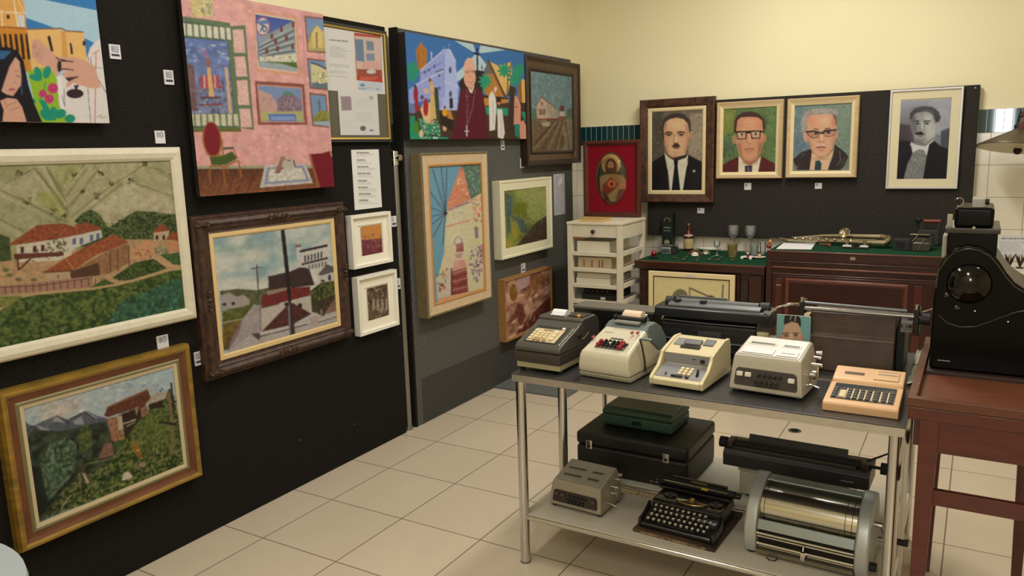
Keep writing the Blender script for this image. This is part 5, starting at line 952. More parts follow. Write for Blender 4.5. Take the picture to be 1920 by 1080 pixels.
A.glow(320, 430, 40, 90, (96, 96, 98), .5); A.glow(450, 340, 50, 50, (190, 190, 184), .5); A.glow(460, 460, 34, 60, (180, 180, 174), .4); A.glow(360, 560, 60, 24, (96, 94, 94), .5); A.glow(400, 265, 110, 24, (84, 82, 84), .5); A.glow(500, 340, 22, 60, (50, 48, 50), .4); A.glow(200, 640, 60, 120, (34, 28, 36), .6); A.glow(420, 310, 90, 26, (120, 120, 118), .4); A.glow(300, 350, 20, 50, (70, 68, 70), .5)
A.blur(4)
A.line([(330, 384), (362, 380)], 9, (54, 52, 54)); A.line([(404, 381), (464, 378)], 10, (50, 48, 50)); A.ell(434, 400, 16, 7, (40, 38, 42)); A.ell(346, 402, 13, 7, (46, 44, 48)); A.poly([(322, 490), (352, 478), (380, 476), (412, 503), (380, 505), (342, 504)], (34, 32, 36)); A.line([(385, 400), (387, 448)], 7, (206, 206, 200)); A.line([(352, 516), (392, 517)], 6, (90, 82, 84)); A.mottle(.03, 4); put(A, t, r, .0135, GB, 'photograph', .3)
# --- devotional picture on the drawer unit
D_ = 5.20; c = [(1094, 264), (1200, 262), (1198, 402), (1092, 404)]
r = rectpx('y', D_ - .03, c)
t = thing('framed_print', 'haloed figure in an oval on red, standing on the white shelf unit', 'print', ((r[0] + r[1]) / 2, D_, 1.062)); r = (r[0], r[1], 1.062, r[3])
m_mah = mat('mahogany_frame', (84, 36, 26), .4, noise=.3, scale=16, stretch=(1, 1, 4))
fr(t, r, [(0, 0), (0, .022), (.006, .030), (.020, .030), (.030, .022), (.036, .016)], m_mah, 'frame'); back(t, r, .010, m_can, ins=.01)
A = art('y', D_, .013, r, (.036, .036, .036, .036), (1085, 250, 6.3529), 43, px=.9)
A.fill((104, 12, 24)); A.mottle(.05, 5); A.ell(388, 525, 185, 305, (60, 30, 24)); A.ell(388, 525, 178, 298, (64, 62, 44)); A.ell(385, 370, 115, 120, (176, 142, 78)); A.ell(385, 370, 90, 95, (160, 124, 62))
A.ell(385, 385, 66, 88, (74, 42, 24)); A.poly([(322, 380), (320, 480), (300, 500), (480, 500), (450, 470), (448, 380)], (74, 42, 24)); A.ell(382, 385, 38, 54, (176, 128, 84)); A.poly([(350, 410), (415, 410), (405, 450), (380, 462), (358, 450)], (96, 58, 36)); A.line([(362, 375), (376, 375)], 4, (60, 34, 24)); A.line([(392, 375), (406, 375)], 4, (60, 34, 24))
A.poly([(255, 520), (320, 485), (450, 485), (520, 500), (562, 560), (560, 650), (500, 760), (440, 812), (330, 812), (270, 760), (250, 640)], (150, 120, 70), n=.15)
A.poly([(290, 610), (385, 520), (470, 600), (420, 680), (330, 740), (280, 700)], (126, 40, 28)); A.ell(393, 600, 56, 50, (186, 92, 50)); A.ell(393, 600, 38, 34, (196, 120, 66)); A.ell(393, 603, 22, 24, (130, 24, 20)); A.poly([(335, 740), (440, 660), (480, 650), (420, 760), (400, 815)], (150, 130, 84)); A.poly([(280, 690), (330, 720), (380, 812), (310, 800)], (70, 36, 30)); A.poly([(470, 620), (540, 600), (555, 640), (500, 660)], (176, 120, 80)); A.poly([(480, 670), (540, 660), (500, 760), (440, 800)], (104, 52, 44))
A.mottle(.05, 5)
A.img[:] = np.clip(A.img * 1.12, 0, 235); put(A, t, r, .013, 1.15, 'print', .35)
# glazing of the oval: a shallow glass dome
b = MB(); vs = []; n = 32
for j, (q, d) in enumerate(((1, .015), (.94, .022), (.8, .027), (.5, .031), (.0, .033))):
    for k in range(n): vs.append((math.cos(2 * PI * k / n) * .108 * q - .000, -d, .262 + math.sin(2 * PI * k / n) * .178 * q))
b.add(vs, [(j * n + k, j * n + (k + 1) % n, (j + 1) * n + (k + 1) % n, (j + 1) * n + k) for j in range(4) for k in range(n)])
def glassmat(name, rgb=(255, 255, 255), alpha=.12, rough=.03):
    if name in MATS: return MATS[name]
    M = bpy.data.materials.new(name); M.use_nodes = True; MATS[name] = M; nt = M.node_tree; N = nt.nodes
    b_ = N['Principled BSDF']; N.remove(b_)
    tr = N.new('ShaderNodeBsdfTransparent'); tr.inputs[0].default_value = list(lin(rgb)) + [1]
    gl = N.new('ShaderNodeBsdfGlossy'); gl.inputs['Roughness'].default_value = rough
    lw = N.new('ShaderNodeFresnel'); lw.inputs[0].default_value = 1.45
    ad = N.new('ShaderNodeMath'); ad.operation = 'ADD'; ad.inputs[1].default_value = alpha * .3; tl = N.new('ShaderNodeBsdfTranslucent'); tl.inputs[0].default_value = list(lin(rgb)) + [1]; df = N.new('ShaderNodeBsdfDiffuse'); df.inputs[0].default_value = list(lin(rgb)) + [1]
    nt.links.new(lw.outputs[0], ad.inputs[0])
    mx = N.new('ShaderNodeMixShader'); nt.links.new(ad.outputs[0], mx.inputs[0]); nt.links.new(tr.outputs[0], mx.inputs[1]); nt.links.new(gl.outputs[0], mx.inputs[2])
    m2 = N.new('ShaderNodeMixShader'); m2.inputs[0].default_value = alpha * .8; nt.links.new(mx.outputs[0], m2.inputs[1]); nt.links.new(df.outputs[0], m2.inputs[2])
    nt.links.new(m2.outputs[0], N['Material Output'].inputs[0]); return M
m_glass = glassmat('clear_glass')
b.build('glass_dome', glassmat('dome_glass', alpha=.01), t, smooth=True)

# ---------------------------------------------------------------- little number cards
DIG = {'0': '757', '1': '010'}
def card(px, py, w_, h, plane, wall, label, bar=True, off=.004, txt=2):
    def draw(A):
        A.fill((214, 210, 208))
        ks = [('u', .22, .14, .36, .5), ('u', .5, .14, .78, .5)][:txt]
        A.plane, keep = 'n', A.plane
        for (_, x0, y0, x1, y1) in ks:
            A.line([(x0, y0), (x1, y0), (x1, y1), (x0, y1), (x0, y0)], .07, (110, 108, 116))
            A.line([(x0, (y0 + y1) / 2), (x1, (y0 + y1) / 2)], .06, (120, 118, 126))
        if bar: A.poly([(.14, .66), (.86, .66), (.86, .82), (.14, .82)], (50, 50, 56))
        A.plane = keep
    # mask() in 'n' mode takes 0..1 coordinates
    x0, y0 = px - w_ / 2, py - h / 2
    return sheet('number_card', label, 'number card', plane, wall, [(x0, y0), (x0 + w_, y0), (x0 + w_ + (1 if plane == 'x' else 0), y0 + h), (x0, y0 + h)], draw, (0, 0, 1), off=off, group='exhibit number cards', px=.8)
card(215.5, 97, 20, 27, 'x', PX, 'white number card right of the painting of raised hands')
card(316.5, 145, 17, 27, 'x', PX, 'white number card left of the pink room painting')
card(300, 257, 18, 24, 'x', PX, 'white number card on the top edge of the farmhouse landscape frame', False, off=.003)
card(305, 641, 21, 25, 'x', PX, 'white number card above the gold-framed mountain scene', False)
card(372.5, 672, 16, 26, 'x', PX, 'white number card between the gold frame and the carved brown frame')
card(738.5, 415, 9, 20, 'x', PX, 'white number card beside the skyline print', off=.004, txt=1)
card(747, 532, 7, 20, 'x', PX, 'white number card beside the brown abstract print', off=.004, txt=1)
card(942.5, 272, 6, 18, 'x', PX, 'white number card below the clergyman painting', txt=1)
card(979, 306, 6, 18, 'x', PX, 'white number card left of the railway painting frame', txt=1)
card(981, 502, 7, 17, 'x', PX, 'white number card above the brown and pink abstract', txt=1)
card(1314, 395, 13, 10, 'y', BY, 'tiny white number card under the walnut-framed portrait', False, txt=1)
card(1402, 349.5, 13, 13, 'y', BY, 'tiny white number card under the portrait on green', False, txt=1)
card(1534.5, 348.5, 13, 11, 'y', BY, 'tiny white number card under the grey-haired portrait', False, txt=1)
# ---------------------------------------------------------------- steel tables
TZ, SZ = .75, .20
m_top = mat('dark_steel_sheet', (98, 98, 100), .3, metal=.75, noise=.2, scale=6)
m_tube = mat('polished_tube', (204, 202, 200), .16, metal=1)
def steel_table(label, x0, x1, y0, y1, r, shelf, ap=.030):
    t = thing('steel_table', label, 'table', (x0, y0, 0)); W, D = x1 - x0, y1 - y0
    MB().box(0, W, 0, D, TZ - .004, TZ).build('table_top', m_top, t, bevel=.001)
    b = MB().box(0, W, 0, .003, TZ - ap, TZ - .0045).box(0, W, D - .003, D, TZ - ap, TZ - .0045).box(0, .003, .003, D - .003, TZ - ap, TZ - .0045).box(W - .003, W, .003, D - .003, TZ - ap, TZ - .0045)
    b.build('apron', m_steel, t)
    ins = r + .005
    for (x, y) in ((ins, ins), (W - ins, ins), (ins, D - ins), (W - ins, D - ins)):
        l = MB().cyl((x, y, .006), (x, y, TZ - .005), r, n=24).build('leg', m_tube, t, smooth=True)
        MB().cyl((x, y, .0005), (x, y, .0055), r + .001, n=24).build('foot_cap', mat('grey_rubber', (96, 92, 86), .7), l)
    b = MB()
    for (a, c_) in (((ins, ins, SZ - .016), (W - ins, ins, SZ - .016)), ((ins, D - ins, SZ - .016), (W - ins, D - ins, SZ - .016)), ((ins, ins, SZ - .016), (ins, D - ins, SZ - .016)), ((W - ins, ins, SZ - .016), (W - ins, D - ins, SZ - .016))): b.cyl(a, c_, .0095, n=14)
    b.build('shelf_rail', m_tube, t, smooth=True)
    MB().box(.002 + r, W - .002 - r, ins - .004, D - ins + .004, SZ - .006, SZ).build('shelf_board', shelf, t, bevel=.001)
    return t
m_shelf = mat('pale_laminate', (188, 180, 162), .45, noise=.08, scale=5)
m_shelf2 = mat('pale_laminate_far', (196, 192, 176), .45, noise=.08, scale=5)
TX0, TX1, TY0, TY1 = -1.432, -.142, 2.362, 2.738
steel_table('low steel display table in front, carrying the row of five calculators', TX0, TX1, TY0, TY1, .0185, m_shelf)
UX0, UX1, UY0, UY1 = -1.468, -.150, 2.790, 3.245
steel_table('second steel table directly behind, under the wide-carriage machines', UX0, UX1, UY0, UY1, .012, m_shelf2)
# pale round table cut off at the lower left
t = thing('round_table', 'pale blue-grey round table at the bottom left corner of the view', 'table', (-1.75, .415, 0))
MB().lathe([(0, .725), (.35, .725), (.358, .735), (.355, .75), (0, .752)], n=64).build('table_top', mat('pale_blue_grey', (168, 178, 184), .45), t, smooth=True)
MB().cyl((0, 0, .03), (0, 0, .725), .03, n=20).build('pedestal', m_alu, t, smooth=True); MB().lathe([(0, .001), (.2, .001), (.2, .012), (.04, .035), (0, .035)], n=40).build('foot', m_alu, t, smooth=True)

# ---------------------------------------------------------------- machines
def M4(loc=(0, 0, 0), rx=0, ry=0, rz=0):
    return Matrix.Translation(loc) @ Matrix.Rotation(rz, 4, 'Z') @ Matrix.Rotation(ry, 4, 'Y') @ Matrix.Rotation(rx, 4, 'X')
def frame_on(p0, p1, x0, x1):
    """matrix: X right, Y up the slope from p0=(y,z) to p1, Z out of the surface, origin at x0 on p0"""
    dy, dz = p1[0] - p0[0], p1[1] - p0[1]; L = math.hypot(dy, dz); dy /= L; dz /= L
    m_ = Matrix(((1, 0, 0, x0), (0, dy, -dz, p0[0]), (0, dz, dy, p0[1]), (0, 0, 0, 1)))
    return m_, L
m_key_cr = mat('cream_key', (222, 206, 164), .4); m_key_bk = mat('black_key', (26, 24, 24), .3); m_key_rd = mat('red_key', (140, 16, 30), .3); m_key_gr = mat('grey_key', (110, 108, 104), .4); m_key_wh = mat('white_key', (226, 220, 204), .4)
def keys(parent, M, spots, w_, h, t_, m_, name='key', round_=False):
    for (x, y) in spots:
        b = MB()
        if round_: b.lathe([(w_ / 2, 0), (w_ / 2, t_ * .8), (w_ * .4, t_), (0, t_ * .92)], (x, y, 0), 12)
        else: b.box(x - w_ / 2, x + w_ / 2, y - h / 2, y + h / 2, 0, t_)
        b.build(name, m_, parent, M=M, bevel=0 if round_ else min(w_, h, t_) * .22, smooth=round_)
def slab(M, x0, x1, y0, y1, z0, z1, name, m_, parent, bevel=.001):
    return MB().box(x0, x1, y0, y1, z0, z1).build(name, m_, parent, M=M, bevel=bevel)
def squiggle(M, x0, x1, y, z, h, m_, parent, name='lettering', n=9, th=.0007):
    pts = []
    for k in range(n * 3 + 1): pts.append((x0 + (x1 - x0) * k / (n * 3), y + h * (.5 * math.sin(k * 2.1) * (1 if k % 5 else .4)), z))
    return MB().tube(pts, th, 5).build(name, m_, parent, M=M)

# 1 --- dark adding machine
m_c1 = mat('dark_grey_hammered', (74, 72, 66), .32, noise=.08, scale=30, coat=.2); m_c1b = mat('warm_black_grey', (60, 54, 46), .4); m_base = mat('cream_base', (176, 166, 130), .5)
t = thing('adding_machine', 'dark grey adding machine with cream keys and white paper roll, leftmost in the row', 'adding machine', (-1.349, 2.405, TZ), -.03)
W = .190
MB().side([(.006, .012), (.006, .034), (.27, .034), (.27, .012)], -W / 2 + .004, W / 2 - .004).build('base', m_base, t, bevel=.003)
for (x, y) in ((-.08, .03), (.08, .03), (-.08, .25), (.08, .25)): MB().cyl((x, y, .0005), (x, y, .012), .011, n=14).build('foot', m_rubber, t)
MB().side([(.0, .034), (-.002, .060), (.004, .075), (.30, .075), (.305, .034)], -W / 2, W / 2).build('lower_case', m_c1b, t, bevel=.004)
MB().side([(.000, .0755), (-.002, .088), (.012, .103), (.150, .148), (.162, .156), (.176, .160), (.176, .0755)], -W / 2, W / 2).build('keyboard_case', m_c1, t, bevel=.006, seg=3)
MB().side([(.1765, .0755), (.1765, .166), (.186, .172), (.285, .172), (.315, .150), (.322, .0755)], -W / 2 - .001, W / 2 + .001).build('hood', m_c1, t, bevel=.009, seg=3)
Mk, L = frame_on((.012, .1035), (.150, .1485), 0, 0)
pan = slab(Mk, -.070, .066, .012, .128, -.002, .0015, 'key_panel', m_blackm, t)
slab(Mk, -.062, .058, .016, .106, .0012, .0028, 'key_plate', mat('cream_plate', (196, 178, 140), .5), t, .0004)
keys(t, Mk, [(-.030 + i * .0165, .040 + j * .0165) for i in range(3) for j in range(3)], .0115, .0115, .010, m_key_cr)
keys(t, Mk, [(-.052, .030 + j * .018) for j in range(4)], .012, .012, .009, m_key_cr); keys(t, Mk, [(.036, .036 + j * .022) for j in range(3)], .014, .018, .010, m_key_cr); keys(t, Mk, [(-.006, .096)], .040, .009, .006, mat('tan_key', (168, 146, 108), .5)); keys(t, Mk, [(-.030, .023), (-.012, .023), (.012, .023)], .014, .010, .009, MATS['tan_key'])
keys(t, Mk, [(.050, .112)], .012, .012, .008, m_key_wh, 'switch'); slab(Mk, W / 2 - .014, W / 2 - .011, .005, .13, .0, .002, 'chrome_strip', m_chrome, t, .0005)
MB().box(-.062, .004, .196, .262, .168, .1735).build('paper_well', m_blackm, t, bevel=.002)
b = MB().cyl((-.050, .225, .168), (.008, .225, .168), .024, n=28); b.build('paper_roll', mat('white_paper', (226, 226, 226), .7), t, smooth=True)
MB().box(-.050, .006, .190, .214, .174, .178, ).build('paper_strip', MATS['white_paper'], t)
b = MB().box(.020, .085, .205, .270, .172, .177); b.build('access_lid', m_c1b, t, bevel=.002)
MB().lathe([(.010, 0), (.010, .007), (.007, .011), (0, .011)], (.066, .205, .1725), 14).build('brass_knob', mat('brass', (190, 160, 90), .35, metal=.9), t, smooth=True)
MB().cyl((W / 2 - .002, .15, .115), (W / 2 + .008, .15, .115), .010, n=16).build('side_knob', m_dark_metal, t, smooth=True)
squiggle(Matrix.Identity(4), -.030, .03, .1775, .1655, .0015, m_alu, t, 'maker_plate')
MB().tube([(W / 2 + .001, .16, .10), (W / 2 + .012, .17, .105), (W / 2 + .014, .20, .12)], .002).build('side_lever', m_chrome, t)

# 2 --- white printing calculator with red keys
m_c2 = mat('off_white_enamel', (206, 198, 172), .33, noise=.04, scale=8, coat=.15); m_c2h = mat('blue_grey_hood', (98, 108, 108), .4, coat=.1)
t = thing('adding_machine', 'rounded off-white adding machine with red and black keys and a pink paper roll', 'adding machine', (-1.092, 2.418, TZ), -.09)
W = .205
MB().side([(.010, .002), (.0, .020, -.0), (.27, .020), (.262, .002)], -W / 2 + .002, W / 2 - .002).build('base', mat('aged_cream_base', (186, 178, 152), .45, noise=.15, scale=60), t, bevel=.004)
prof = [(.0, .0205, 0), (-.004, .050, 0), (.0, .086, .004), (.010, .098, .008), (.020, .103, .010), (.150, .150, .018), (.200, .160, .020), (.262, .150, .014), (.285, .110, .004), (.290, .060, 0), (.285, .0205, 0)]
MB().side(prof, -W / 2, W / 2).build('case', m_c2, t, bevel=.011, seg=4)
MB().side([(.168, .120, -.001), (.160, .152, .017), (.185, .170, .018), (.240, .172, .018), (.275, .150, .010), (.297, .110, .0), (.297, .070, -.003), (.230, .070, -.003)], -W / 2 + .001, W / 2 - .001).build('hood', m_c2h, t, bevel=.008, seg=3)
Mk, L = frame_on((.020, .1035), (.150, .1505), 0, 0)
slab(Mk, -.052, .062, .010, .056, -.001, .003, 'key_bed', mat('key_bed_grey', (96, 90, 86), .5), t)
sp = [(-.022 + i * .016, .020 + j * .014) for i in range(4) for j in range(3)]
keys(t, Mk, sp, .0125, .0125, .012, m_key_bk, round_=True)
keys(t, Mk, [(-.040, .020), (-.038, .040)], .017, .015, .014, m_key_rd, round_=True); keys(t, Mk, [(.044, .018), (.046, .033), (.044, .047)], .018, .014, .014, m_key_rd)
keys(t, Mk, [(.002, .034)], .010, .010, .0125, m_key_wh, round_=True)
MB().tube([(.056, .034, .004), (.066, .036, .012), (.072, .028, .014)], .0025).build('function_lever', m_dark_metal, t, M=Mk)
slab(Mk, -.020, .030, .074, .080, -.001, .0015, 'indicator_slot', m_blackm, t)
for (x, y) in ((-.078, .052), (.050, .108), (.070, .112)):
    MB().tube([(x, y, 0), (x, y + .002, .010)], .0018).build('lever_stem', m_chrome, t, M=Mk); keys(t, Mk @ Matrix.Translation((0, 0, .009)), [(x, y + .002)], .009, .013, .006, mat('pink_red_knob', (160, 60, 66), .4), 'lever_knob')
squiggle(Mk, -.062, -.030, .112, .001, .003, mat('faded_gold_letter', (150, 132, 104), .5), t, 'script_lettering')
b = MB().box(-.050, .052, .168, .245, .168, .178); b.build('carriage_plate', mat('carriage_grey', (140, 138, 132), .4), t, bevel=.003)
MB().cyl((-.032, .226, .184), (.040, .226, .184), .024, n=28).build('paper_roll', mat('pinkish_paper', (232, 204, 176), .75), t, smooth=True)
MB().cyl((-.046, .195, .184), (.056, .195, .184), .008, n=16).build('platen', m_blackm, t, smooth=True)
for x in (-.054, .060): MB().cyl((x - .006, .195, .184), (x + .006, .195, .184), .011, n=16).build('platen_knob', m_dark_metal, t, smooth=True)
MB().tube([(-.036, .232, .196), (-.044, .232, .196), (-.044, .20, .172)], .002).build('roll_bracket', m_chrome, t); MB().tube([(.044, .232, .196), (.052, .232, .196), (.052, .25, .172)], .002).build('roll_bracket', m_chrome, t)
MB().tube([(W / 2 + .004, .11, .020), (W / 2 + .006, .100, .060), (W / 2 + .004, .085, .115), (W / 2 - .002, .080, .142)], .0035).build('crank_arm', mat('brown_handle', (60, 40, 30), .4), t)
MB().tube([(W / 2 - .004, .078, .143), (W / 2 + .012, .086, .143), (W / 2 + .032, .10, .139)], [.004, .0055, .004]).build('crank_handle', m_c2h, t, smooth=True)

# 3 --- cream electric adding machine
m_c3 = mat('warm_cream_case', (214, 200, 158), .35, coat=.1); m_c3g = mat('grey_fascia', (132, 132, 132), .4)
t = thing('adding_machine', 'cream adding machine with a grey fascia and a three by three block of cream keys', 'adding machine', (-.834, 2.424, TZ), -.06)
W = .190
for (x, y) in ((-.07, .03), (.07, .03), (-.07, .22), (.07, .22)): MB().cyl((x, y, .0005), (x, y, .008), .010, n=14).build('foot', m_rubber, t)
MB().side([(.0, .008), (-.002, .028), (.006, .034), (.100, .060), (.100, .090), (.108, .100), (.118, .104), (.210, .128), (.255, .126), (.265, .105), (.268, .008)], -W / 2 + .012, W / 2 - .012).build('case', m_c3, t, bevel=.003)
for s in (-1, 1):
    P = [(.0, .008), (-.002, .030), (.010, .040), (.060, .060), (.086, .086), (.094, .102), (.110, .108), (.210, .132), (.258, .130), (.270, .105), (.272, .008)]
    x = s * W / 2
    MB().side(P, min(x, x - s * .012), max(x, x - s * .012)).build('side_cheek', m_c3, t, bevel=.003, seg=3)
Mf, L = frame_on((.006, .0345), (.100, .0605), 0, 0)
slab(Mf, -.080, .080, .006, .094, -.001, .0015, 'key_deck', m_c3g, t)
keys(t, Mf, [(.0 + i * .0165, .030 + j * .0165) for i in range(3) for j in range(3)], .0125, .0125, .009, m_key_cr); keys(t, Mf, [(-.004, .014)], .040, .009, .007, m_key_bk, 'bar_key'); keys(t, Mf, [(.032, .014)], .012, .010, .007, m_key_bk, 'bar_key')
keys(t, Mf, [(-.045, .022)], .006, .010, .010, m_key_gr, 'switch')
MB().tube([(.060, .030, 0), (.062, .040, .012), (.060, .048, .016)], .0045).build('selector_lever', m_key_bk, t, M=Mf)
Mv, L = frame_on((.0995, .062), (.1005, .100), 0, 0)
slab(Mv, -.080, .080, .001, .034, -.001, .0018, 'fascia', m_c3g, t); slab(Mv, .050, .064, .012, .024, .0015, .010, 'fascia_knob', m_key_bk, t); slab(Mv, .020, .032, .020, .023, .0015, .003, 'indicator', m_dark_metal, t)
MB().box(-.081, .081, .098, .104, .096, .1005).build('fascia_lip', m_c3, t, bevel=.0015)
Mt, L = frame_on((.118, .1045), (.210, .1285), 0, 0)
slab(Mt, -.040, .030, .018, .036, -.002, .004, 'paper_window', m_key_bk, t); slab(Mt, -.034, .024, .040, .075, .0, .008, 'print_head_cover', mat('mid_grey', (104, 104, 104), .4), t); slab(Mt, -.072, -.040, .036, .085, .0, .003, 'paper_flap', m_c3g, t); slab(Mt, .030, .066, .050, .092, .0, .004, 'roll_cover', mat('mid_grey', (104, 104, 104), .4), t)

# 4 / low shelf --- pinwheel style calculators with a side crank
def crank_calc(name, label, loc, rz, mc, mt, dark, paper, keyc, grp=None, hl=0, sc=1.):
    t = thing(name, label, 'calculator', loc, rz, grp); W = .222; t.scale = (sc, sc, sc); f1, f2, f3 = .085 + hl, .104 + hl, .140 + hl * .6
    for (x, y) in ((-.095, .02), (.095, .02), (-.095, .155), (.095, .155)): MB().cyl((x, y, .0005), (x, y, .010), .010, n=14).build('foot', m_rubber, t)
    MB().side([(.0, .010), (-.002, .020), (.010, f1, .006), (.016, f2, .010), (.150, f3, .014), (.165, f3 - .006, .013), (.178, .060, 0), (.180, .010)], -W / 2, W / 2).build('case', mc, t, bevel=.005, seg=3)
    Mf, L = frame_on((-.002, .020), (.010, f1), 0, 0); Mf = Mf @ Matrix.Diagonal((1, 1 + hl * 12, 1, 1))
    b = MB().plan([(-.092, .006), (.092, .006), (.096, .012), (.092, .046), (.084, .052), (-.084, .052), (-.092, .046), (-.096, .012)], -.001, .0018); b.build('keyboard_panel', dark, t, M=Mf, bevel=.0006)
    keys(t, Mf, [(-.078, .036), (-.052, .036)], .019, .012, .010, keyc, 'wide_key'); keys(t, Mf, [(.078, .034)], .019, .012, .010, keyc, 'wide_key')
    keys(t, Mf, [(-.020 + i * .016, .037) for i in range(5)] + [(-.028 + i * .016, .020) for i in range(5)], .009, .009, .011, m_key_bk)
    MB().box(-.030, .040, .009, .012, .0015, .006).build('space_bar', m_key_bk, t, M=Mf)
    Mt, L = frame_on((.016, f2 + .001), (.150, f3 + .001), 0, 0)
    slab(Mt, -.092, .092, .006, .132, -.001, .0014, 'top_plate', mt, t)
    for (x0, x1, y0, y1) in ((-.080, .006, .074, .092), (.022, .080, .074, .092), (-.080, .006, .030, .050), (.022, .080, .030, .050)):
        slab(Mt, x0, x1, y0, y1, .0012, .003, 'window_frame', mt, t); 
        if y0 > .06 or not paper: slab(Mt, x0 + .006, x1 - .006, y0 + .004, y1 - .004, .0028, .0038, 'dial_window', mat('dial_dark', (70, 62, 56), .3), t)
    if paper:
        slab(Mt, -.084, .012, .012, .050, .0030, .0036, 'paper_label', MATS['white_paper'], t, 0); slab(Mt, .022, .084, .012, .050, .0030, .0036, 'paper_label', MATS['white_paper'], t, 0); squiggle(Mt, .034, .074, .030, .0038, .003, m_key_bk, t, 'ink_lettering')
    x = W / 2
    MB().cyl((x - .004, .10, .060), (x + .014, .10, .060), .014, n=20).cyl((x + .0, .12, .110), (x + .022, .12, .110), .004, n=12).build('crank_hub', m_chrome, t, smooth=True)
    MB().tube([(x + .012, .10, .060), (x + .020, .085, .060), (x + .022, .075, .095)], .0035).cyl((x + .004, .078, .098), (x + .034, .078, .098), .0055, n=14).build('crank_handle', m_chrome, t, smooth=True)
    MB().tube([(x - .002, .05, .040), (x + .016, .05, .042), (x + .036, .052, .036)], .0035).build('side_lever', m_chrome, t, smooth=True)
    MB().cyl((x + .002, .145, .118), (x + .020, .145, .120), .007, n=14).build('clearing_knob', m_chrome, t, smooth=True)
    MB().cyl((-x - .016, .10, .055), (-x + .002, .10, .055), .005, n=12).build('side_pin', m_chrome, t, smooth=True)
    return t
m_c4 = mat('light_grey_case', (182, 174, 156), .4, coat=.1); m_c4t = mat('near_white_top', (216, 210, 200), .3, coat=.2)
crank_calc('mechanical_calculator', 'light grey and white crank calculator with paper labels, beside the orange one', (-.555, 2.474, TZ), -.07, m_c4, m_c4t, mat('dark_brown_panel', (62, 56, 50), .45), True, m_key_wh, hl=.016, sc=1.05)
m_c6 = mat('greyish_tan_case', (150, 142, 122), .45, noise=.08, scale=12)
t = crank_calc('mechanical_calculator', 'worn grey-tan crank calculator on the lower shelf, in front of the black case', (-1.242, 2.478, SZ), -.05, m_c6, mat('greyish_tan_top', (142, 136, 118), .45, noise=.1, scale=12), mat('brown_black_panel', (48, 38, 34), .45), False, mat('dull_brown_key', (74, 56, 48), .5))

# 5 --- orange electronic calculator
m_or = mat('pale_orange_plastic', (226, 182, 134), .4); m_lcd = mat('dark_display', (58, 56, 58), .15, coat=.5)
t = thing('desk_calculator', 'flat pale orange desk calculator with a dark key panel, table end', 'calculator', (-.268, 2.418, TZ), 0.01)
t.scale = (1.04, 1.04, 1.04)
W = .200
MB().side([(.0, .0005), (-.001, .024), (.006, .030), (.165, .044), (.165, .0005)], -W / 2, W / 2).build('lower_case', m_or, t, bevel=.003)
MB().side([(.1655, .0005), (.1655, .048), (.176, .056), (.262, .070), (.270, .060), (.272, .0005)], -W / 2 + .002, W / 2).build('printer_case', m_or, t, bevel=.005, seg=3)
Mf, L = frame_on((.006, .0305), (.165, .0445), 0, 0)
slab(Mf, -.084, .084, .022, .146, -.001, .0016, 'key_panel', m_lcd, t)
slab(Mf, -.080, .080, .118, .144, .0014, .0024, 'display_strip', mat('display_glass', (90, 96, 100), .08, metal=.6), t)
cols = [-.076, -.054, -.036, -.020, -.002, .014, .036, .058, .074]
for i, x in enumerate(cols):
    for j in range(4):
        wd = .018 if i in (1,) else .0115
        if i == 1 and j < 3:
            if j == 0: keys(t, Mf, [(x, .056)], .017, .052, .006, m_key_cr, 'tall_key')
            continue
        keys(t, Mf, [(x, .036 + j * .020)], .0115, .0145, .0055, mat('charcoal_key', (70, 68, 66), .4) if i not in (8,) else MATS['charcoal_key'])
for x in (-.045, -.028, -.011, .006, .025, .047, .066): MB().box(x - .0018, x + .0018, .028, .106, .0014, .0030).build('divider', m_key_cr, t, M=Mf)
Mt, L = frame_on((.176, .0565), (.262, .0705), 0, 0)
slab(Mt, -.068, -.012, .026, .044, -.001, .0012, 'display_window', mat('smoked_window', (120, 96, 84), .2), t); slab(Mt, .016, .084, .004, .070, .0003, .0025, 'paper_cover', mat('pale_orange_lid', (230, 188, 140), .4), t); b = MB()
for k in range(11): b.box(.026 + k * .005, .029 + k * .005, .036, .044, .0022, .0032)
b.build('vent_grille', m_key_gr, t, M=Mt); b = MB()
for k in range(11): b.box(.026 + k * .005, .029 + k * .005, .058, .062, .0022, .0032)
b.build('vent_grille', m_key_gr, t, M=Mt)

# grey-topped black box behind the first two machines
t = thing('instrument_case', 'long black box with a dull grey lid behind the two left adding machines', 'case', (-1.255, 2.885, TZ))
MB().box(-.180, .168, 0, .11, .0005, .143).build('body', m_black, t, bevel=.003); MB().box(-.183, .172, -.003, .113, .1435, .156).build('lid', mat('dull_grey_lid', (104, 100, 90), .45, metal=.2), t, bevel=.003)

# --- wide black machine with long carriage (table 2)
m_bm = mat('blue_black_enamel', (30, 32, 36), .35, coat=.2); m_rail = mat('worn_grey_rail', (112, 116, 118), .35, metal=.7)
t = thing('accounting_machine', 'blue-black accounting machine with a long grey-topped carriage behind the cream adding machine', 'office machine', (-.865, 2.875, TZ))
MB().side([(.0, .020), (.0, .120), (.018, .138), (.27, .138), (.27, .020)], -.185, .183).build('body', m_bm, t, bevel=.006)
for (x, y) in ((-.16, .03), (.16, .03), (-.16, .24), (.16, .24)): MB().cyl((x, y, .0005), (x, y, .0205), .013, n=14).build('foot', m_rubber, t)
MB().box(-.172, .170, -.003, .001, .040, .100).build('front_panel', mat('panel_black', (24, 26, 30), .25, coat=.3), t, bevel=.001)
MB().box(-.035, .055, -.006, -.002, .078, .100).build('name_plate', mat('slate_plate', (60, 64, 70), .4), t, bevel=.001)
MB().tube([(-.186, -.004, .134), (.0, -.004, .130), (.182, -.004, .132)], .0028).build('trim_line', m_rail, t)
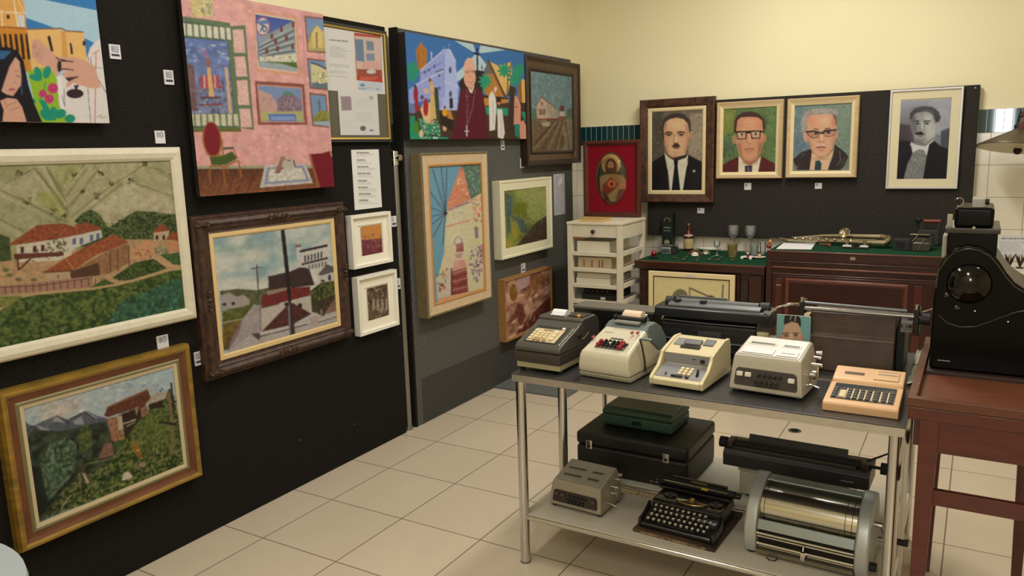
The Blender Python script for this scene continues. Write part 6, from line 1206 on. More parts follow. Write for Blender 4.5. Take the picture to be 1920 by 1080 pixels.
MB().tube([(-.18, -.006, .062), (.16, -.006, .058)], .0025).build('trim_line', m_rail, t)
MB().side([(-.030, .150), (-.034, .184), (-.024, .192), (.10, .192), (.10, .150)], -.200, .240).build('carriage', m_bm, t, bevel=.004)
MB().cyl((-.13, .028, .200), (.185, .028, .200), .017, n=24).build('platen', mat('platen_grey', (88, 90, 92), .5), t, smooth=True)
MB().side([(-.022, .193), (-.020, .200), (.008, .207), (.012, .193)], -.150, .200).build('paper_scale', m_rail, t, bevel=.001)
MB().box(-.13, .06, .050, .056, .195, .222).build('paper_rest', m_rail, t, bevel=.001); MB().box(.09, .19, .05, .055, .195, .212).build('paper_rest', m_rail, t, bevel=.001)
for x in (-.155, .208): MB().cyl((x - .016, .028, .200), (x + .016, .028, .200), .021, n=20).build('platen_knob', m_blackm, t, smooth=True)
for x in (-.12, -.02): MB().box(x - .012, x + .012, .0, .03, .208, .216).build('paper_bail', m_blackm, t, bevel=.002)
b = MB().cyl((.215, .0, .150), (.225, -.02, .195), .012).box(.205, .245, -.03, .06, .140, .165); b.build('carriage_end', m_dark_metal, t)
MB().cyl((.212, -.02, .085), (.212, -.02, .118), .016, .022, n=18).build('beige_knob', m_key_cr, t, smooth=True)
MB().side([(.0, .020), (.0, .060), (.2, .060), (.2, .020)], .1835, .25).build('motor_box', mat('tan_motor', (112, 98, 78), .6), t, bevel=.003)
MB().tube([(.183, .01, .070), (.30, .0, .072)], .005).build('cross_bar', m_chrome, t, smooth=True)

# --- wide typewriter with brown leather cover
m_lea = mat('brown_leather', (60, 44, 33), .42, noise=.3, scale=7, rgb2=(80, 62, 46), bump=.15, bscale=200, spec=.35)
t = thing('typewriter', 'typewriter under a brown leather-like cover with long chrome carriage bars', 'typewriter', (-.355, 2.860, TZ))
MB().side([(.0, .0005), (.022, .122), (.030, .128), (.040, .200), (.056, .208), (.16, .205), (.27, .12), (.29, .0005)], -.140, .136).build('cover', m_lea, t, bevel=.005, seg=3)
MB().side([(.06, .0005), (.06, .150), (.20, .180), (.27, .10), (.27, .0005)], .137, .160).build('side_plate', m_blackm, t, bevel=.002); MB().side([(.06, .0005), (.06, .190), (.20, .180), (.27, .10), (.27, .0005)], -.163, -.141).build('side_plate', m_blackm, t, bevel=.002)
MB().tube([(-.138, -.001, .124), (.134, .002, .122)], .0014).build('fold_seam', mat('worn_seam', (120, 106, 90), .5), t)
squiggle(Matrix.Identity(4) @ M4((-.08, .034, .155), rx=PI / 2 - .15), 0, .11, 0, 0, .002, mat('worn_gold_letter', (120, 100, 70), .5), t, 'gold_lettering', n=14, th=.0005)
MB().cyl((-.17, .04, .233), (.165, .04, .228), .0055, n=14).build('front_bar', m_rail, t, smooth=True); MB().cyl((-.178, .03, .214), (.215, .03, .212), .0075, n=16).build('carriage_bar', mat('dull_chrome', (140, 138, 134), .25, metal=.9), t, smooth=True)
MB().box(-.17, .21, .09, .11, .195, .207).build('rear_rail', m_rail, t, bevel=.001)
for x in (-.172, .196):
    MB().box(x - .009, x + .009, .02, .10, .150, .238).build('carriage_end', m_dark_metal, t, bevel=.003); MB().cyl((x, .035, .238), (x, .035, .252), .007, n=12).build('tab_screw', m_chrome, t, smooth=True)
MB().box(-.160, -.142, .01, .05, .19, .197).box(-.160, -.142, .01, .05, .155, .172).build('tab_stop', m_key_cr, t); MB().box(.150, .185, .02, .06, .186, .192).box(.150, .184, .015, .05, .160, .167).build('tab_stop', m_rail, t)
MB().tube([(-.175, .03, .226), (-.205, .0, .232), (-.245, -.015, .220), (-.270, -.02, .196)], [.006, .005, .004, .006]).build('return_lever', m_chrome, t, smooth=True)
MB().cyl((.206, .035, .205), (.236, .035, .205), .019, n=20).build('platen_knob', m_blackm, t, smooth=True); MB().tube([(.20, .03, .225), (.222, .02, .236), (.245, .02, .246)], .003).build('release_lever', m_chrome, t, smooth=True)

# portrait card standing between the two machines
P0 = hy(1456, 590, 2.822); P1 = hy(1517, 660, 2.822)
t = thing('portrait_card', 'upright pale blue card with a dark-haired man, between two wide machines', 'card', ((P0.x + P1.x) / 2, 2.832, TZ))
W = P1.x - P0.x; H = P0.z - TZ
MB().box(-W / 2, W / 2, -.002, .003, .0005, H).build('card', mat('white_card', (226, 222, 212), .6), t)
MB().add([(-.02, .003, .001), (.02, .003, .001), (.0, .026, .001), (0, .003, H * .7)], [(0, 1, 2), (0, 2, 3), (1, 3, 2), (0, 3, 1)]).build('strut', MATS['white_card'], t)
A = Art('y', 2.830, P0.x, P1.x, TZ, P0.z, 70, 90, (1340, 540, 4.155), 55)
A.fill((120, 168, 162)); A.poly([(540, 260), (545, 215), (590, 195), (650, 205), (672, 250), (672, 300), (545, 300)], (50, 42, 40)); A.line([(585, 250), (600, 215)], 9, (150, 140, 132)); A.line([(625, 260), (632, 212)], 9, (170, 160, 150))
A.poly([(530, 340), (548, 285), (600, 262), (650, 275), (670, 320), (680, 400), (670, 480), (620, 540), (560, 530), (510, 450)], (206, 166, 132)); A.ell(515, 390, 14, 30, (196, 140, 120)); A.ell(685, 385, 10, 26, (190, 140, 116))
A.line([(525, 355), (580, 350)], 9, (70, 52, 44)); A.line([(610, 355), (655, 352)], 9, (70, 52, 44)); A.ell(556, 372, 18, 7, (90, 66, 54)); A.ell(632, 370, 16, 7, (80, 60, 50)); A.poly([(590, 360), (604, 360), (610, 420), (580, 420)], (226, 190, 158)); A.poly([(560, 410), (600, 400), (640, 410), (630, 422), (566, 422)], (120, 90, 74)); A.poly([(440, 480), (720, 470), (740, 640), (430, 640)], (60, 60, 66))
o = A.mesh('printed_portrait', t, .0022, 1.0, .4)

# pale plastic sheet lying along the right ends of the two tables
vs = []; fs = []; R_ = random.Random(4); nx, ny = 5, 15
for j in range(ny):
    for i in range(nx):
        vs.append((-.171 + i * .0055 + R_.uniform(-.0015, .0015), 2.80 + j * .030, TZ + .004 + R_.uniform(0, .009) + (.010 if j > 10 else 0)))
for j in range(ny - 1):
    for i in range(nx - 1): fs.append((j * nx + i, j * nx + i + 1, (j + 1) * nx + i + 1, (j + 1) * nx + i))
o = MB().add(vs, fs).build('plastic_sheet', mat('pale_green_plastic', (160, 166, 148), .25, noise=.25, scale=30, coat=.3), smooth=True); s_ = o.modifiers.new('s', 'SOLIDIFY'); s_.thickness = .002
tag(o, 'crumpled pale green-grey plastic sheet at the right end of the second steel table', 'plastic sheet')

# ---------------------------------------------------------------- lower shelf
t = thing('carrying_case', 'large black carrying case with two metal latches on the lower shelf', 'case', (-1.165, 2.832, SZ), 0)
MB().box(-.242, .242, 0, .375, .0005, .120).build('case_body', mat('black_leatherette', (24, 22, 22), .5, noise=.2, scale=60, bump=.2, bscale=300), t, bevel=.014, seg=3)
MB().box(-.243, .243, -.001, .376, .1215, .178).build('lid', MATS['black_leatherette'], t, bevel=.014, seg=3)
for x in (-.180, .155):
    l = MB().box(x - .014, x + .014, -.006, -.001, .108, .146).build('latch', m_chrome, t, bevel=.002)
    MB().cyl((x, -.010, .122), (x, -.004, .122), .006, n=14).build('latch_button', m_dark_metal, l, smooth=True)
m_gr = mat('dark_green_case', (52, 84, 72), .45, noise=.1, scale=20)
t = thing('typewriter_case', 'small dark green moulded case lying on top of the black carrying case', 'case', (-1.180, 2.945, SZ + .179), -.02)
MB().side([(0, .001), (.0, .052), (.215, .052), (.215, .001)], -.160, .156).build('lower_shell', m_gr, t, bevel=.012, seg=3)
MB().side([(-.001, .0525, 0), (.002, .074, .003), (.014, .083, .010), (.200, .083, .010), (.214, .074, .003), (.216, .0525, 0)], -.161, .157).build('lid', mat('green_lid', (56, 84, 66), .4, noise=.1, scale=20), t, bevel=.007, seg=3)
MB().box(-.020, .020, -.005, -.0005, .020, .036).build('latch', m_dark_metal, t, bevel=.001)

# --- antique black typewriter
t = thing('typewriter', 'antique black typewriter with round ringed keys on a dark wooden board', 'typewriter', (-.842, 2.440, SZ), -.05)
t.scale = (1, 1, .84)
m_bd = mat('worn_black_board', (40, 32, 28), .6, noise=.4, scale=12, rgb2=(84, 60, 40))
MB().box(-.150, .150, -.012, .300, .0005, .014).build('base_board', m_bd, t, bevel=.003)
MB().box(-.12, .12, -.0135, -.0122, .002, .012).build('worn_label', mat('tan_label', (150, 122, 84), .7, noise=.5, scale=60, rgb2=(50, 36, 28)), t)
MB().side([(.010, .016), (.008, .034), (.016, .040), (.105, .072), (.105, .016)], -.128, .128).build('front_frame', m_black, t, bevel=.004)
Mk, L = frame_on((.014, .0415), (.105, .0735), 0, 0)
for j in range(4):
    for i in range(11 if j < 3 else 10):
        x = -.104 + i * .0205 + (0, .005, .010, .006)[j] * (1 if j < 3 else 1) - .002; y = .016 + j * .0215
        k = MB().lathe([(.0020, -.004), (.0020, .008), (.0078, .0085), (.0080, .0105), (.0068, .0112)], (x, y, j * .0035), 12).build('key', m_alu, t, M=Mk, smooth=True)
        MB().lathe([(.0070, .0100), (.0068, .0113), (0, .0114)], (x, y, j * .0035), 12).build('key_top', m_key_bk, k, M=None, smooth=True)
        k.matrix_basis = Mk
        if (i + j) % 1 == 0:
            MB().lathe([(.0046, .0114), (.0043, .0120), (0, .0120)], (x, y, j * .0035), 8).build('key_letter', mat('ivory_letter', (216, 206, 172), .4), k)
MB().box(-.070, .070, .000, .008, .002, .007).build('space_bar', m_black, t, M=Mk, bevel=.001)
MB().side([(.106, .016), (.106, .090), (.120, .098), (.215, .100), (.262, .085), (.265, .016)], -.128, .128).build('body', m_black, t, bevel=.006, seg=3)
for s in (-1, 1): MB().side([(.012, .016), (.012, .050), (.060, .062), (.106, .090), (.106, .016)], s * .134 - .006, s * .134 + .006).build('side_frame', m_black, t, bevel=.003)
b = MB()
for k in range(28):
    a = PI * (k + .5) / 28; b.cyl((.010 + .012 * math.cos(a), .150 + .008 * math.sin(a), .102), (.010 + .055 * math.cos(a), .150 - .035 * math.sin(a), .103), .0009, n=5)
b.build('type_basket', mat('steel_type', (150, 140, 120), .35, metal=.9), t)
MB().tube([(.010 + .058 * math.cos(PI * k / 12), .150 - .038 * math.sin(PI * k / 12), .105) for k in range(13)], .0025).build('basket_ring', mat('brass', (190, 160, 90), .35, metal=.9), t, smooth=True)
MB().lathe([(.0, .098), (.010, .100), (.010, .112), (.004, .116), (0, .116)], (.010, .15, 0), 14).build('centre_guide', MATS['brass'], t, smooth=True)
for x in (-.078, .094): MB().lathe([(.024, .098), (.024, .106), (.006, .108), (.005, .112), (0, .112)], (x, .165, 0), 22).build('ribbon_spool', m_black, t, smooth=True)
MB().box(-.136, .136, .195, .262, .104, .116).build('carriage', m_black, t, bevel=.003)
MB().cyl((-.140, .228, .128), (.140, .228, .128), .015, n=22).build('platen', m_rubber, t, smooth=True)
for x in (-.152, .152): MB().cyl((x - .008, .228, .128), (x + .008, .228, .128), .014, n=20).build('platen_knob', m_black, t, smooth=True)
MB().tube([(-.12, .208, .140), (.12, .208, .140)], .002).build('paper_bail', m_chrome, t); MB().side([(.246, .118), (.252, .146), (.256, .146), (.252, .118)], -.105, .105).build('paper_table', m_black, t)
MB().tube([(-.146, .200, .125), (-.156, .180, .132), (-.158, .16, .146), (-.148, .155, .152)], .0028).build('return_lever', m_chrome, t, smooth=True)
MB().box(.026, .050, .196, .206, .137, .144).build('gilt_pointer', mat('gilt', (196, 170, 60), .4, metal=.5), t); MB().box(-.03, .03, .245, .2465, .122, .140).build('gilt_emblem', MATS['gilt'], t)
MB().tube([(.138, .06, .05), (.148, .05, .06), (.150, .075, .075)], .002).build('ribbon_lever', m_chrome, t)

# --- silver stencil duplicator
m_sil = mat('silver_hammer_paint', (172, 174, 170), .36, metal=.35); m_drum = mat('polished_drum', (202, 199, 186), .18, metal=1); m_sil2 = mat('grey_green_bar', (140, 148, 142), .35, metal=.3)
t = thing('duplicator', 'silver rotary duplicator with a shiny drum and side crank, on the lower shelf', 'duplicator', (-.418, 2.470, SZ), -.03)
t.scale = (1.14, 1, .85)
P = [(.006, .006), (-.012, .050), (-.010, .120), (.016, .190), (.060, .240), (.110, .270), (.150, .278), (.185, .262), (.205, .222), (.215, .150), (.212, .060), (.200, .006)]
for s in (-1, 1):
    x = s * .150
    MB().side(P, x - .018, x + .018).build('side_plate', m_sil, t, bevel=.007, seg=3)
    for y in (.02, .185): MB().cyl((x, y, .0005), (x, y, .0062), .012, n=14).build('foot', m_rubber, t)
MB().cyl((-.131, .105, .170), (.131, .105, .170), .074, n=48).build('drum', m_drum, t, smooth=True)
for x in (-.12, .10, .118): MB().lathe([(.0745, x - .0008), (.0752, x), (.0745, x + .0008)], (0, .105, .170), 40, axis='x').build('drum_band', m_dark_metal, t, smooth=True)
MB().side([(.150, .240), (.110, .262), (.112, .268), (.175, .258), (.195, .200), (.188, .198)], -.131, .131).build('rear_hood', m_sil2, t, bevel=.002)
MB().side([(.006, .108), (-.004, .112), (.010, .146), (.020, .144)], -.131, .131).build('name_bar', m_sil2, t, bevel=.002)
Mn, L = frame_on((-.0045, .112), (.0095, .146), 0, 0); squiggle(Mn, -.045, .045, .018, .0012, .0045, mat('ivory_letter', (216, 206, 172), .4), t, 'script_lettering', n=12, th=.0009)
for (y, z, r_) in ((-.006, .098, .005), (.004, .080, .004), (.0, .052, .0055), (.02, .030, .004)): MB().cyl((-.131, y, z), (.131, y, z), r_, n=14).build('roller_bar', m_chrome, t, smooth=True)
MB().box(-.131, .131, .03, .035, .03, .10).build('inner_plate', m_dark_metal, t); MB().side([(-.004, .012), (-.008, .030), (.12, .030), (.12, .012)], -.131, .131).build('paper_tray', mat('brassy_tray', (140, 134, 112), .35, metal=.7), t)
MB().box(-.006, .006, -.016, -.002, .030, .062).cyl((0, -.012, .066), (0, -.004, .085), .003).build('paper_guide', m_chrome, t, bevel=.001)
MB().cyl((.168, .12, .165), (.186, .12, .165), .012, n=18).build('crank_hub', m_chrome, t, smooth=True); MB().tube([(.182, .12, .165), (.190, .090, .150), (.196, .070, .142), (.245, .070, .142)], .004).build('crank_arm', m_chrome, t, smooth=True); MB().cyl((.222, .070, .142), (.256, .070, .142), .0115, n=18).build('crank_grip', m_rubber, t, smooth=True)
MB().cyl((.168, .03, .045), (.186, .03, .045), .016, n=18).build('side_knob', m_rubber, t, smooth=True); MB().tube([(-.10, -.010, .006), (-.09, -.018, .003), (-.075, -.016, .003), (-.07, -.006, .008)], .002).build('wire_foot', m_dark_metal, t)
MB().box(-.131, .131, .13, .20, .02, .026).build('cross_plate', m_dark_metal, t)

# --- beige typewriter with a very long black carriage
m_bg = mat('beige_body', (176, 168, 142), .45); m_bc = mat('dark_carriage', (52, 50, 50), .4)
t = thing('typewriter', 'beige typewriter with a very long black carriage on the far lower shelf', 'typewriter', (-.530, 2.885, SZ), -.02)
t.scale = (1, 1, .95)
for (x, y) in ((-.17, .03), (.17, .03), (-.17, .22), (.17, .22)): MB().cyl((x, y, .0005), (x, y, .0105), .014, n=14).build('foot', m_rubber, t)
MB().side([(.010, .010), (.0, .085), (.004, .112), (.25, .112), (.26, .010)], -.205, .185).build('body', m_bg, t, bevel=.006, seg=3); MB().box(-.21, .19, -.002, .255, .1125, .135).build('upper_deck', m_bg, t, bevel=.003)
MB().side([(-.028, .138), (-.030, .190), (-.018, .205), (.130, .205), (.130, .138)], -.262, .258).build('carriage', m_bc, t, bevel=.003)
b = squiggle(Matrix.Identity(4) @ M4((.165, -.0305, .163), rx=PI / 2), 0, .042, 0, 0, .003, m_key_wh, t, 'lettering', n=6, th=.0009)
MB().cyl((-.235, .030, .212), (.225, .030, .212), .018, n=24).build('platen', m_rubber, t, smooth=True); MB().side([(.060, .205), (.080, .244), (.084, .244), (.066, .205)], -.190, .170).build('paper_table', mat('paper_table_grey', (66, 64, 60), .4), t, bevel=.001)
MB().side([(-.018, .206), (-.014, .212), (.006, .214), (.008, .206)], -.23, .21).build('paper_scale', m_dark_metal, t)
for x in (-.276, .300): MB().cyl((x - .014, .030, .212), (x + .014, .030, .212), .022, n=20).build('platen_knob', m_rubber, t, smooth=True)
MB().cyl((.225, .030, .212), (.29, .030, .212), .006, n=12).build('platen_axle', m_dark_metal, t); MB().cyl((-.27, .030, .212), (-.23, .030, .212), .006, n=12).build('platen_axle', m_dark_metal, t)
for x in (-.245, .235): MB().box(x - .012, x + .012, .0, .06, .205, .232).build('carriage_bracket', mat('dark_maroon_metal', (64, 40, 40), .45), t, bevel=.003)
MB().tube([(.240, .03, .230), (.270, .03, .250), (.318, .02, .285)], [.005, .004, .003]).build('return_lever', m_dark_metal, t, smooth=True)

# ---------------------------------------------------------------- cash register on its red-brown stand
m_red = mat('red_mahogany', (92, 35, 21), .35, noise=.15, scale=10, stretch=(1, 5, 5), rgb2=(78, 28, 17), coat=.15)
m_red2 = mat('worn_mahogany', (100, 54, 32), .4, noise=.25, scale=10, stretch=(1, 5, 5), coat=.1)
t = thing('wooden_stand', 'reddish mahogany stand with a tray top under the cash register at the right edge', 'table', (-.136, 2.29, 0))
W, D = .372, .76
MB().box(.002, W - .002, .0, D, .800, .836).build('table_top', m_red, t, bevel=.003)
b = MB().box(.0, W, -.002, .022, .8365, .862).box(.0, .022, .022, D, .8365, .862).box(W - .022, W, .022, D, .8365, .862); b.build('tray_rim', m_red2, t, bevel=.002)
MB().box(.023, W - .023, .345, D, .8365, .850).build('register_board', mat('dark_board', (54, 34, 28), .5), t, bevel=.002); MB().box(.023, W - .023, .0225, .344, .8362, .8385).build('tray_floor', mat('brushed_tray_wood', (116, 66, 40), .4, noise=.3, scale=16, stretch=(1, 8, 8)), t)
MB().box(.040, W - .04, .010, .030, .712, .7995).build('apron', m_red, t); MB().box(.040, W - .04, D - .03, D - .01, .712, .7995).build('apron', m_red, t)
for s, x in ((0, .012), (1, W - .012)): MB().box(min(x, x + .02 * (1 - 2 * s)) + .004, max(x, x + .02 * (1 - 2 * s)) + .004 * (1 - 2 * s), .05, D - .05, .712, .7995).build('apron', m_red, t)
def leg(x, y, sx):
    x0, x1 = (x, x + .048) if sx > 0 else (x - .048, x)
    xb0, xb1 = (x, x + .030) if sx > 0 else (x - .030, x)
    b = MB(); b.add([(xb0, y, .0005), (xb1, y, .0005), (xb1, y + .032, .0005), (xb0, y + .032, .0005), (x0, y, .7995), (x1, y, .7995), (x1, y + .045, .7995), (x0, y + .045, .7995)], [(0, 1, 2, 3), (4, 5, 6, 7), (0, 1, 5, 4), (1, 2, 6, 5), (2, 3, 7, 6), (3, 0, 4, 7)])
    b.build('leg', m_red, t, bevel=.002)
leg(.032, .004, 1); leg(W - .032, .004, -1); leg(.032, D - .05, 1); leg(W - .032, D - .05, -1)
MB().box(.070, W - .070, .012, .030, .560, .604).build('stretcher', m_red, t, bevel=.001); MB().box(.040, .058, .045, D - .045, .560, .604).build('stretcher', m_red, t, bevel=.001); MB().box(W - .058, W - .040, .045, D - .045, .560, .604).build('stretcher', m_red, t, bevel=.001)

m_reg = mat('glossy_black_lacquer', (7, 5, 4), .25, spec=.14); m_reg2 = mat('dark_rim', (30, 26, 24), .2, coat=.5)
RY = 2.66; o_ = (-.136 + .03, RY, .8505)
def rp(px, py): p = hy(px, py, RY); return (p.x - o_[0], p.z - o_[2])
t = thing('cash_register', 'large glossy black antique cash register with a domed side at the right edge', 'cash register', o_)
out = [(-.001, .0)] + [rp(*q) for q in ((1744, 640), (1750, 560), (1756, 520), (1762, 497), (1775, 478), (1793, 464), (1815, 458), (1840, 462), (1860, 474), (1875, 492), (1888, 512), (1903, 530), (1925, 545), (1950, 552))] + [(.290, .262), (.308, .20), (.310, .0)]
out[0] = (rp(1742, 690)[0], 0)
MB().front(out, .0, .33).build('cabinet', m_reg, t, bevel=.008, seg=4)
rim = [rp(*q) for q in ((1755, 540), (1760, 508), (1775, 486), (1793, 472), (1815, 466), (1838, 470), (1857, 481), (1872, 499), (1886, 520), (1903, 538), (1925, 551), (1950, 558))]
MB().tube([(x, -.001, z) for x, z in rim], .003).build('raised_bead', m_reg2, t, smooth=True)
dc = rp(1817, 532); r_ = .060
MB().lathe([(r_ * math.cos(a), -.030 * math.sin(a)) for a in [k * PI / 20 for k in range(11)]], (dc[0], 0, dc[1]), 40, axis='y').build('domed_cover', mat('glossy_dome', (7, 5, 4), .1, spec=.4), t, smooth=True)
low = [rp(*q) for q in ((1760, 590), (1775, 605), (1800, 613), (1830, 612), (1865, 600), (1905, 585), (1950, 578))]
MB().tube([(x, -.001, z) for x, z in low], .0022).build('raised_bead', m_reg2, t, smooth=True)
for (px, py, q) in ((1776, 553, .008), (1795, 577, .008), (1807, 562, .005), (1828, 583, .004), (1890, 603, .004)):
    p = rp(px, py); MB().lathe([(q, 0), (q, -.004), (q * .6, -.007), (0, -.0075)], (p[0], 0, p[1]), 14, axis='y').build('screw_head', m_chrome if q < .006 else m_reg2, t, smooth=True)
a, b_ = rp(1775, 470), rp(1872, 436); MB().box(a[0], b_[0], .01, .25, a[1] - .03, b_[1]).build('upper_housing', m_reg, t, bevel=.004)
a, b_ = rp(1771, 437), rp(1877, 429); MB().box(a[0], b_[0], .0, .26, a[1], b_[1]).build('ledge', m_reg2, t, bevel=.002)
a, b_ = rp(1788, 428), rp(1866, 391); MB().box(a[0], b_[0], .02, .24, a[1], b_[1]).build('top_box', m_reg, t, bevel=.010, seg=4)
p = rp(1798, 381); MB().tube([(p[0] + .010 * math.cos(k * PI / 8), .05, p[1] + .012 * math.sin(k * PI / 8)) for k in range(16)], .0022, closed=True).build('spool_ring', m_chrome, t, smooth=True); MB().cyl((p[0] - .004, .04, p[1]), (p[0] - .004, .07, p[1]), .010, n=16).build('spool_hub', m_rubber, t, smooth=True)
a, b_ = rp(1822, 391), rp(1850, 376); MB().side([(.05, a[1] - .004), (.06, b_[1]), (.12, b_[1] + .004), (.14, a[1] - .004)], a[0], b_[0]).build('paper_cover', mat('grey_cover', (150, 146, 132), .4), t, bevel=.003); p = rp(1851, 381); MB().cyl((p[0] - .005, .06, p[1]), (p[0] + .006, .06, p[1]), .009, n=14).build('side_knob', m_rubber, t, smooth=True)
a, b_ = rp(1775, 428), rp(1786, 404); MB().box(a[0] - .001, b_[0], .03, .05, a[1], b_[1]).build('reflection_tab', mat('painted_reflection_grey', (168, 162, 146), .4), t); a, b_ = rp(1762, 492), rp(1775, 448); MB().box(a[0], b_[0], .10, .24, a[1], b_[1]).build('reflection_flange', MATS['painted_reflection_grey'], t, bevel=.004)  # pale parts added; reflections on the register are put into their colour
a, b_ = rp(1758, 675), rp(1782, 670); squiggle(M4((a[0], -.0008, a[1]), rx=PI / 2), 0, b_[0] - a[0], 0, 0, .002, m_key_wh, t, 'maker_lettering', n=5, th=.0007)
a = rp(1842, 420 + 14); MB().lathe([(.005, 0), (.004, -.004), (0, -.005)], (rp(1826, 428)[0], 0, rp(1826, 428)[1] + .002), 12, axis='y').build('catch', m_chrome, t, smooth=True)
# ---------------------------------------------------------------- white drawer unit
m_du = mat('white_painted_wood', (216, 208, 186), .5, noise=.06, scale=10)
x0, x1, y0, y1, zt = hy(1063, 420, 4.78).x, hy(1165, 430, 4.78).x, 4.78, 5.21, 1.06
t = thing('shelf_unit', 'tall white painted shelf unit with one knobbed drawer and open slatted sides', 'shelf unit', (x0, y0, 0)); W, D = x1 - x0, y1 - y0
MB().box(-.003, W + .003, -.004, D + .003, zt - .018, zt).build('top', m_du, t, bevel=.003)
for (x, y) in ((0, 0), (W - .036, 0), (0, D - .036), (W - .036, D - .036)): MB().box(x, x + .036, y, y + .036, .0125, zt - .0185).build('post', m_du, t, bevel=.002)
d = MB().box(.037, W - .037, .004, .022, .958, 1.040).build('drawer', m_du, t, bevel=.002)
MB().lathe([(.008, .004), (.007, -.008), (.014, -.014), (.014, -.020), (.0, -.024)], (W / 2, 0, .998), 18, axis='y').build('knob', mat('dark_knob', (40, 34, 30), .35), d, smooth=True)
for s in (0, W - .016): MB().box(s + .002, s + .014, .037, D - .037, .950, 1.040).build('side_panel', m_du, t)
zs = [.852, .742, .632, .520, .410, .300, .190, .080]
for z in zs:
    MB().box(.037, W - .037, .004, D - .004, z - .008, z).build('shelf', m_du, t)
    MB().box(.037, W - .037, .002, .016, z - .022, z + .006).build('rail', m_du, t, bevel=.002)
    for s in (.004, W - .020): MB().box(s, s + .016, .037, D - .037, z - .020, z + .012).build('side_rail', m_du, t, bevel=.002)
def on_shelf(name, label, cat, xa, xb, ya, yb, z, h, m_, group=None, extra=None):
    q = thing(name, label, cat, (x0 + (xa + xb) / 2, y0 + ya, z), 0, group); w2 = (xb - xa) / 2
    MB().box(-w2, w2, 0, yb - ya, .0005, h).build('box', m_, q, bevel=.002)
    if extra: extra(q, w2, h)
    return q
m_card = mat('white_carton', (222, 216, 196), .6)
on_shelf('storage_box', 'plain white carton on the first open shelf of the white unit', 'box', .060, .300, .03, .36, .852, .076, m_card)
def spines(q, w2, h):
    for i, (x, w_, c) in enumerate(((-.085, .012, (120, 96, 70)), (-.028, .016, (170, 76, 66)), (.03, .010, (60, 52, 44)), (.052, .012, (70, 60, 52)))):
        for k in range(5): MB().box(x, x + w_, -.0012, -.0002, .012 + k * .010, .018 + k * .010).build('spine_lettering', mat('ink_%d' % i, c, .6), q)
on_shelf('archive_box', 'buff carton with black and red lettering on the second open shelf', 'box', .065, .315, .03, .38, .742, .078, mat('buff_carton', (196, 176, 140), .6, noise=.1, scale=8), extra=spines)
on_shelf('storage_box', 'cream flat box, lower of the two on the third open shelf', 'box', .050, .305, .03, .40, .632, .042, m_card)
on_shelf('storage_box', 'cream flat box, upper of the two on the third open shelf', 'box', .052, .300, .04, .38, .6745, .034, mat('cream_carton', (212, 202, 178), .6))
q = thing('equipment_box', 'dark black device with silver switches on the fourth open shelf', 'device', (x0 + .20, y0 + .06, .520)); MB().side([(0, .0005), (0, .03), (.05, .070), (.28, .075), (.28, .0005)], -.125, .125).build('housing', m_blackm, q, bevel=.004)
for i in range(5): MB().cyl((-.08 + i * .036, .02, .052), (-.08 + i * .036, .012, .060), .004, n=10).build('switch', m_chrome, q)
MB().box(.02, .055, -.004, .0, .004, .022).build('paper_tag', m_card, q)
# book under the devotional print
t = thing('book', 'thin yellowish book lying on top of the white shelf unit', 'book', (x0 + .17, y0 + .02, zt))
MB().box(-.09, .09, 0, .15, .0005, .003).build('cover', mat('ochre_cover', (186, 150, 84), .6), t); MB().box(-.088, .088, .002, .148, .0032, .020).build('pages', mat('yellowed_pages', (206, 180, 126), .7), t); MB().box(-.09, .09, 0, .15, .0202, .0225).build('cover', MATS['ochre_cover'], t)

# ---------------------------------------------------------------- desk and cabinet
m_mahd = mat('dark_mahogany', (58, 22, 17), .3, noise=.35, scale=12, stretch=(1, 5, 5), rgb2=(40, 16, 14), coat=.25)
m_mahl = mat('mahogany_edge', (104, 54, 38), .3, noise=.2, scale=12, stretch=(1, 5, 5), coat=.3)
m_felt = mat('green_felt', (26, 66, 44), .95, noise=.2, scale=60, spec=.1)
DZ = .785; dx0, dx1, dy0, dy1 = -2.01, -1.136, 4.975, 5.66
t = thing('desk', 'dark mahogany desk with a green felt top, right of the white shelf unit', 'desk', (dx0, dy0, 0)); W, D = dx1 - dx0, dy1 - dy0
MB().box(-.0, W, 0, D, DZ - .052, DZ - .0).build('desk_top', m_mahd, t, bevel=.006)
MB().box(.012, W - .004, .012, D - .01, DZ + .0003, DZ + .0025).build('felt', m_felt, t)
MB().box(0, W, -.003, .010, DZ - .005, DZ + .004).build('edge_bead', m_mahl, t, bevel=.002)
MB().box(.03, W - .01, .03, D - .02, .06, DZ - .0525).build('carcass', m_mahd, t); MB().box(.02, W - .005, .02, D - .01, .0005, .0595).build('plinth', m_mahd, t, bevel=.003)
for (a, b_) in ((.05, .14), (W - .24, W - .16), (W - .10, W - .02)): MB().box(a, b_, .012, .029, .08, DZ - .06).build('pilaster', m_mahd, t, bevel=.003)
MB().box(W - .155, W - .105, .018, .029, .12, DZ - .10).build('door_panel', mat('dark_panel', (38, 20, 22), .3, coat=.3), t, bevel=.003)
CZT = .89; cx0, cx1, cy0 = -1.126, -.115, 4.965
t = thing('cabinet', 'dark mahogany cabinet with moulded panels and a green felt top', 'cabinet', (cx0, cy0, 0)); W, D = cx1 - cx0, .69
MB().box(0, W, 0, D, CZT - .055, CZT).build('top', m_mahd, t, bevel=.005); MB().box(.012, W - .012, .012, D - .01, CZT + .0003, CZT + .0025).build('felt', m_felt, t)
MB().box(0, W, -.003, .010, CZT - .004, CZT + .004).build('edge_bead', m_mahl, t, bevel=.002)
MB().box(.0, W, .012, D - .02, .06, CZT - .0555).build('carcass', m_mahd, t); MB().box(.01, W - .01, .02, D - .01, .0005, .0595).build('plinth', m_mahd, t)
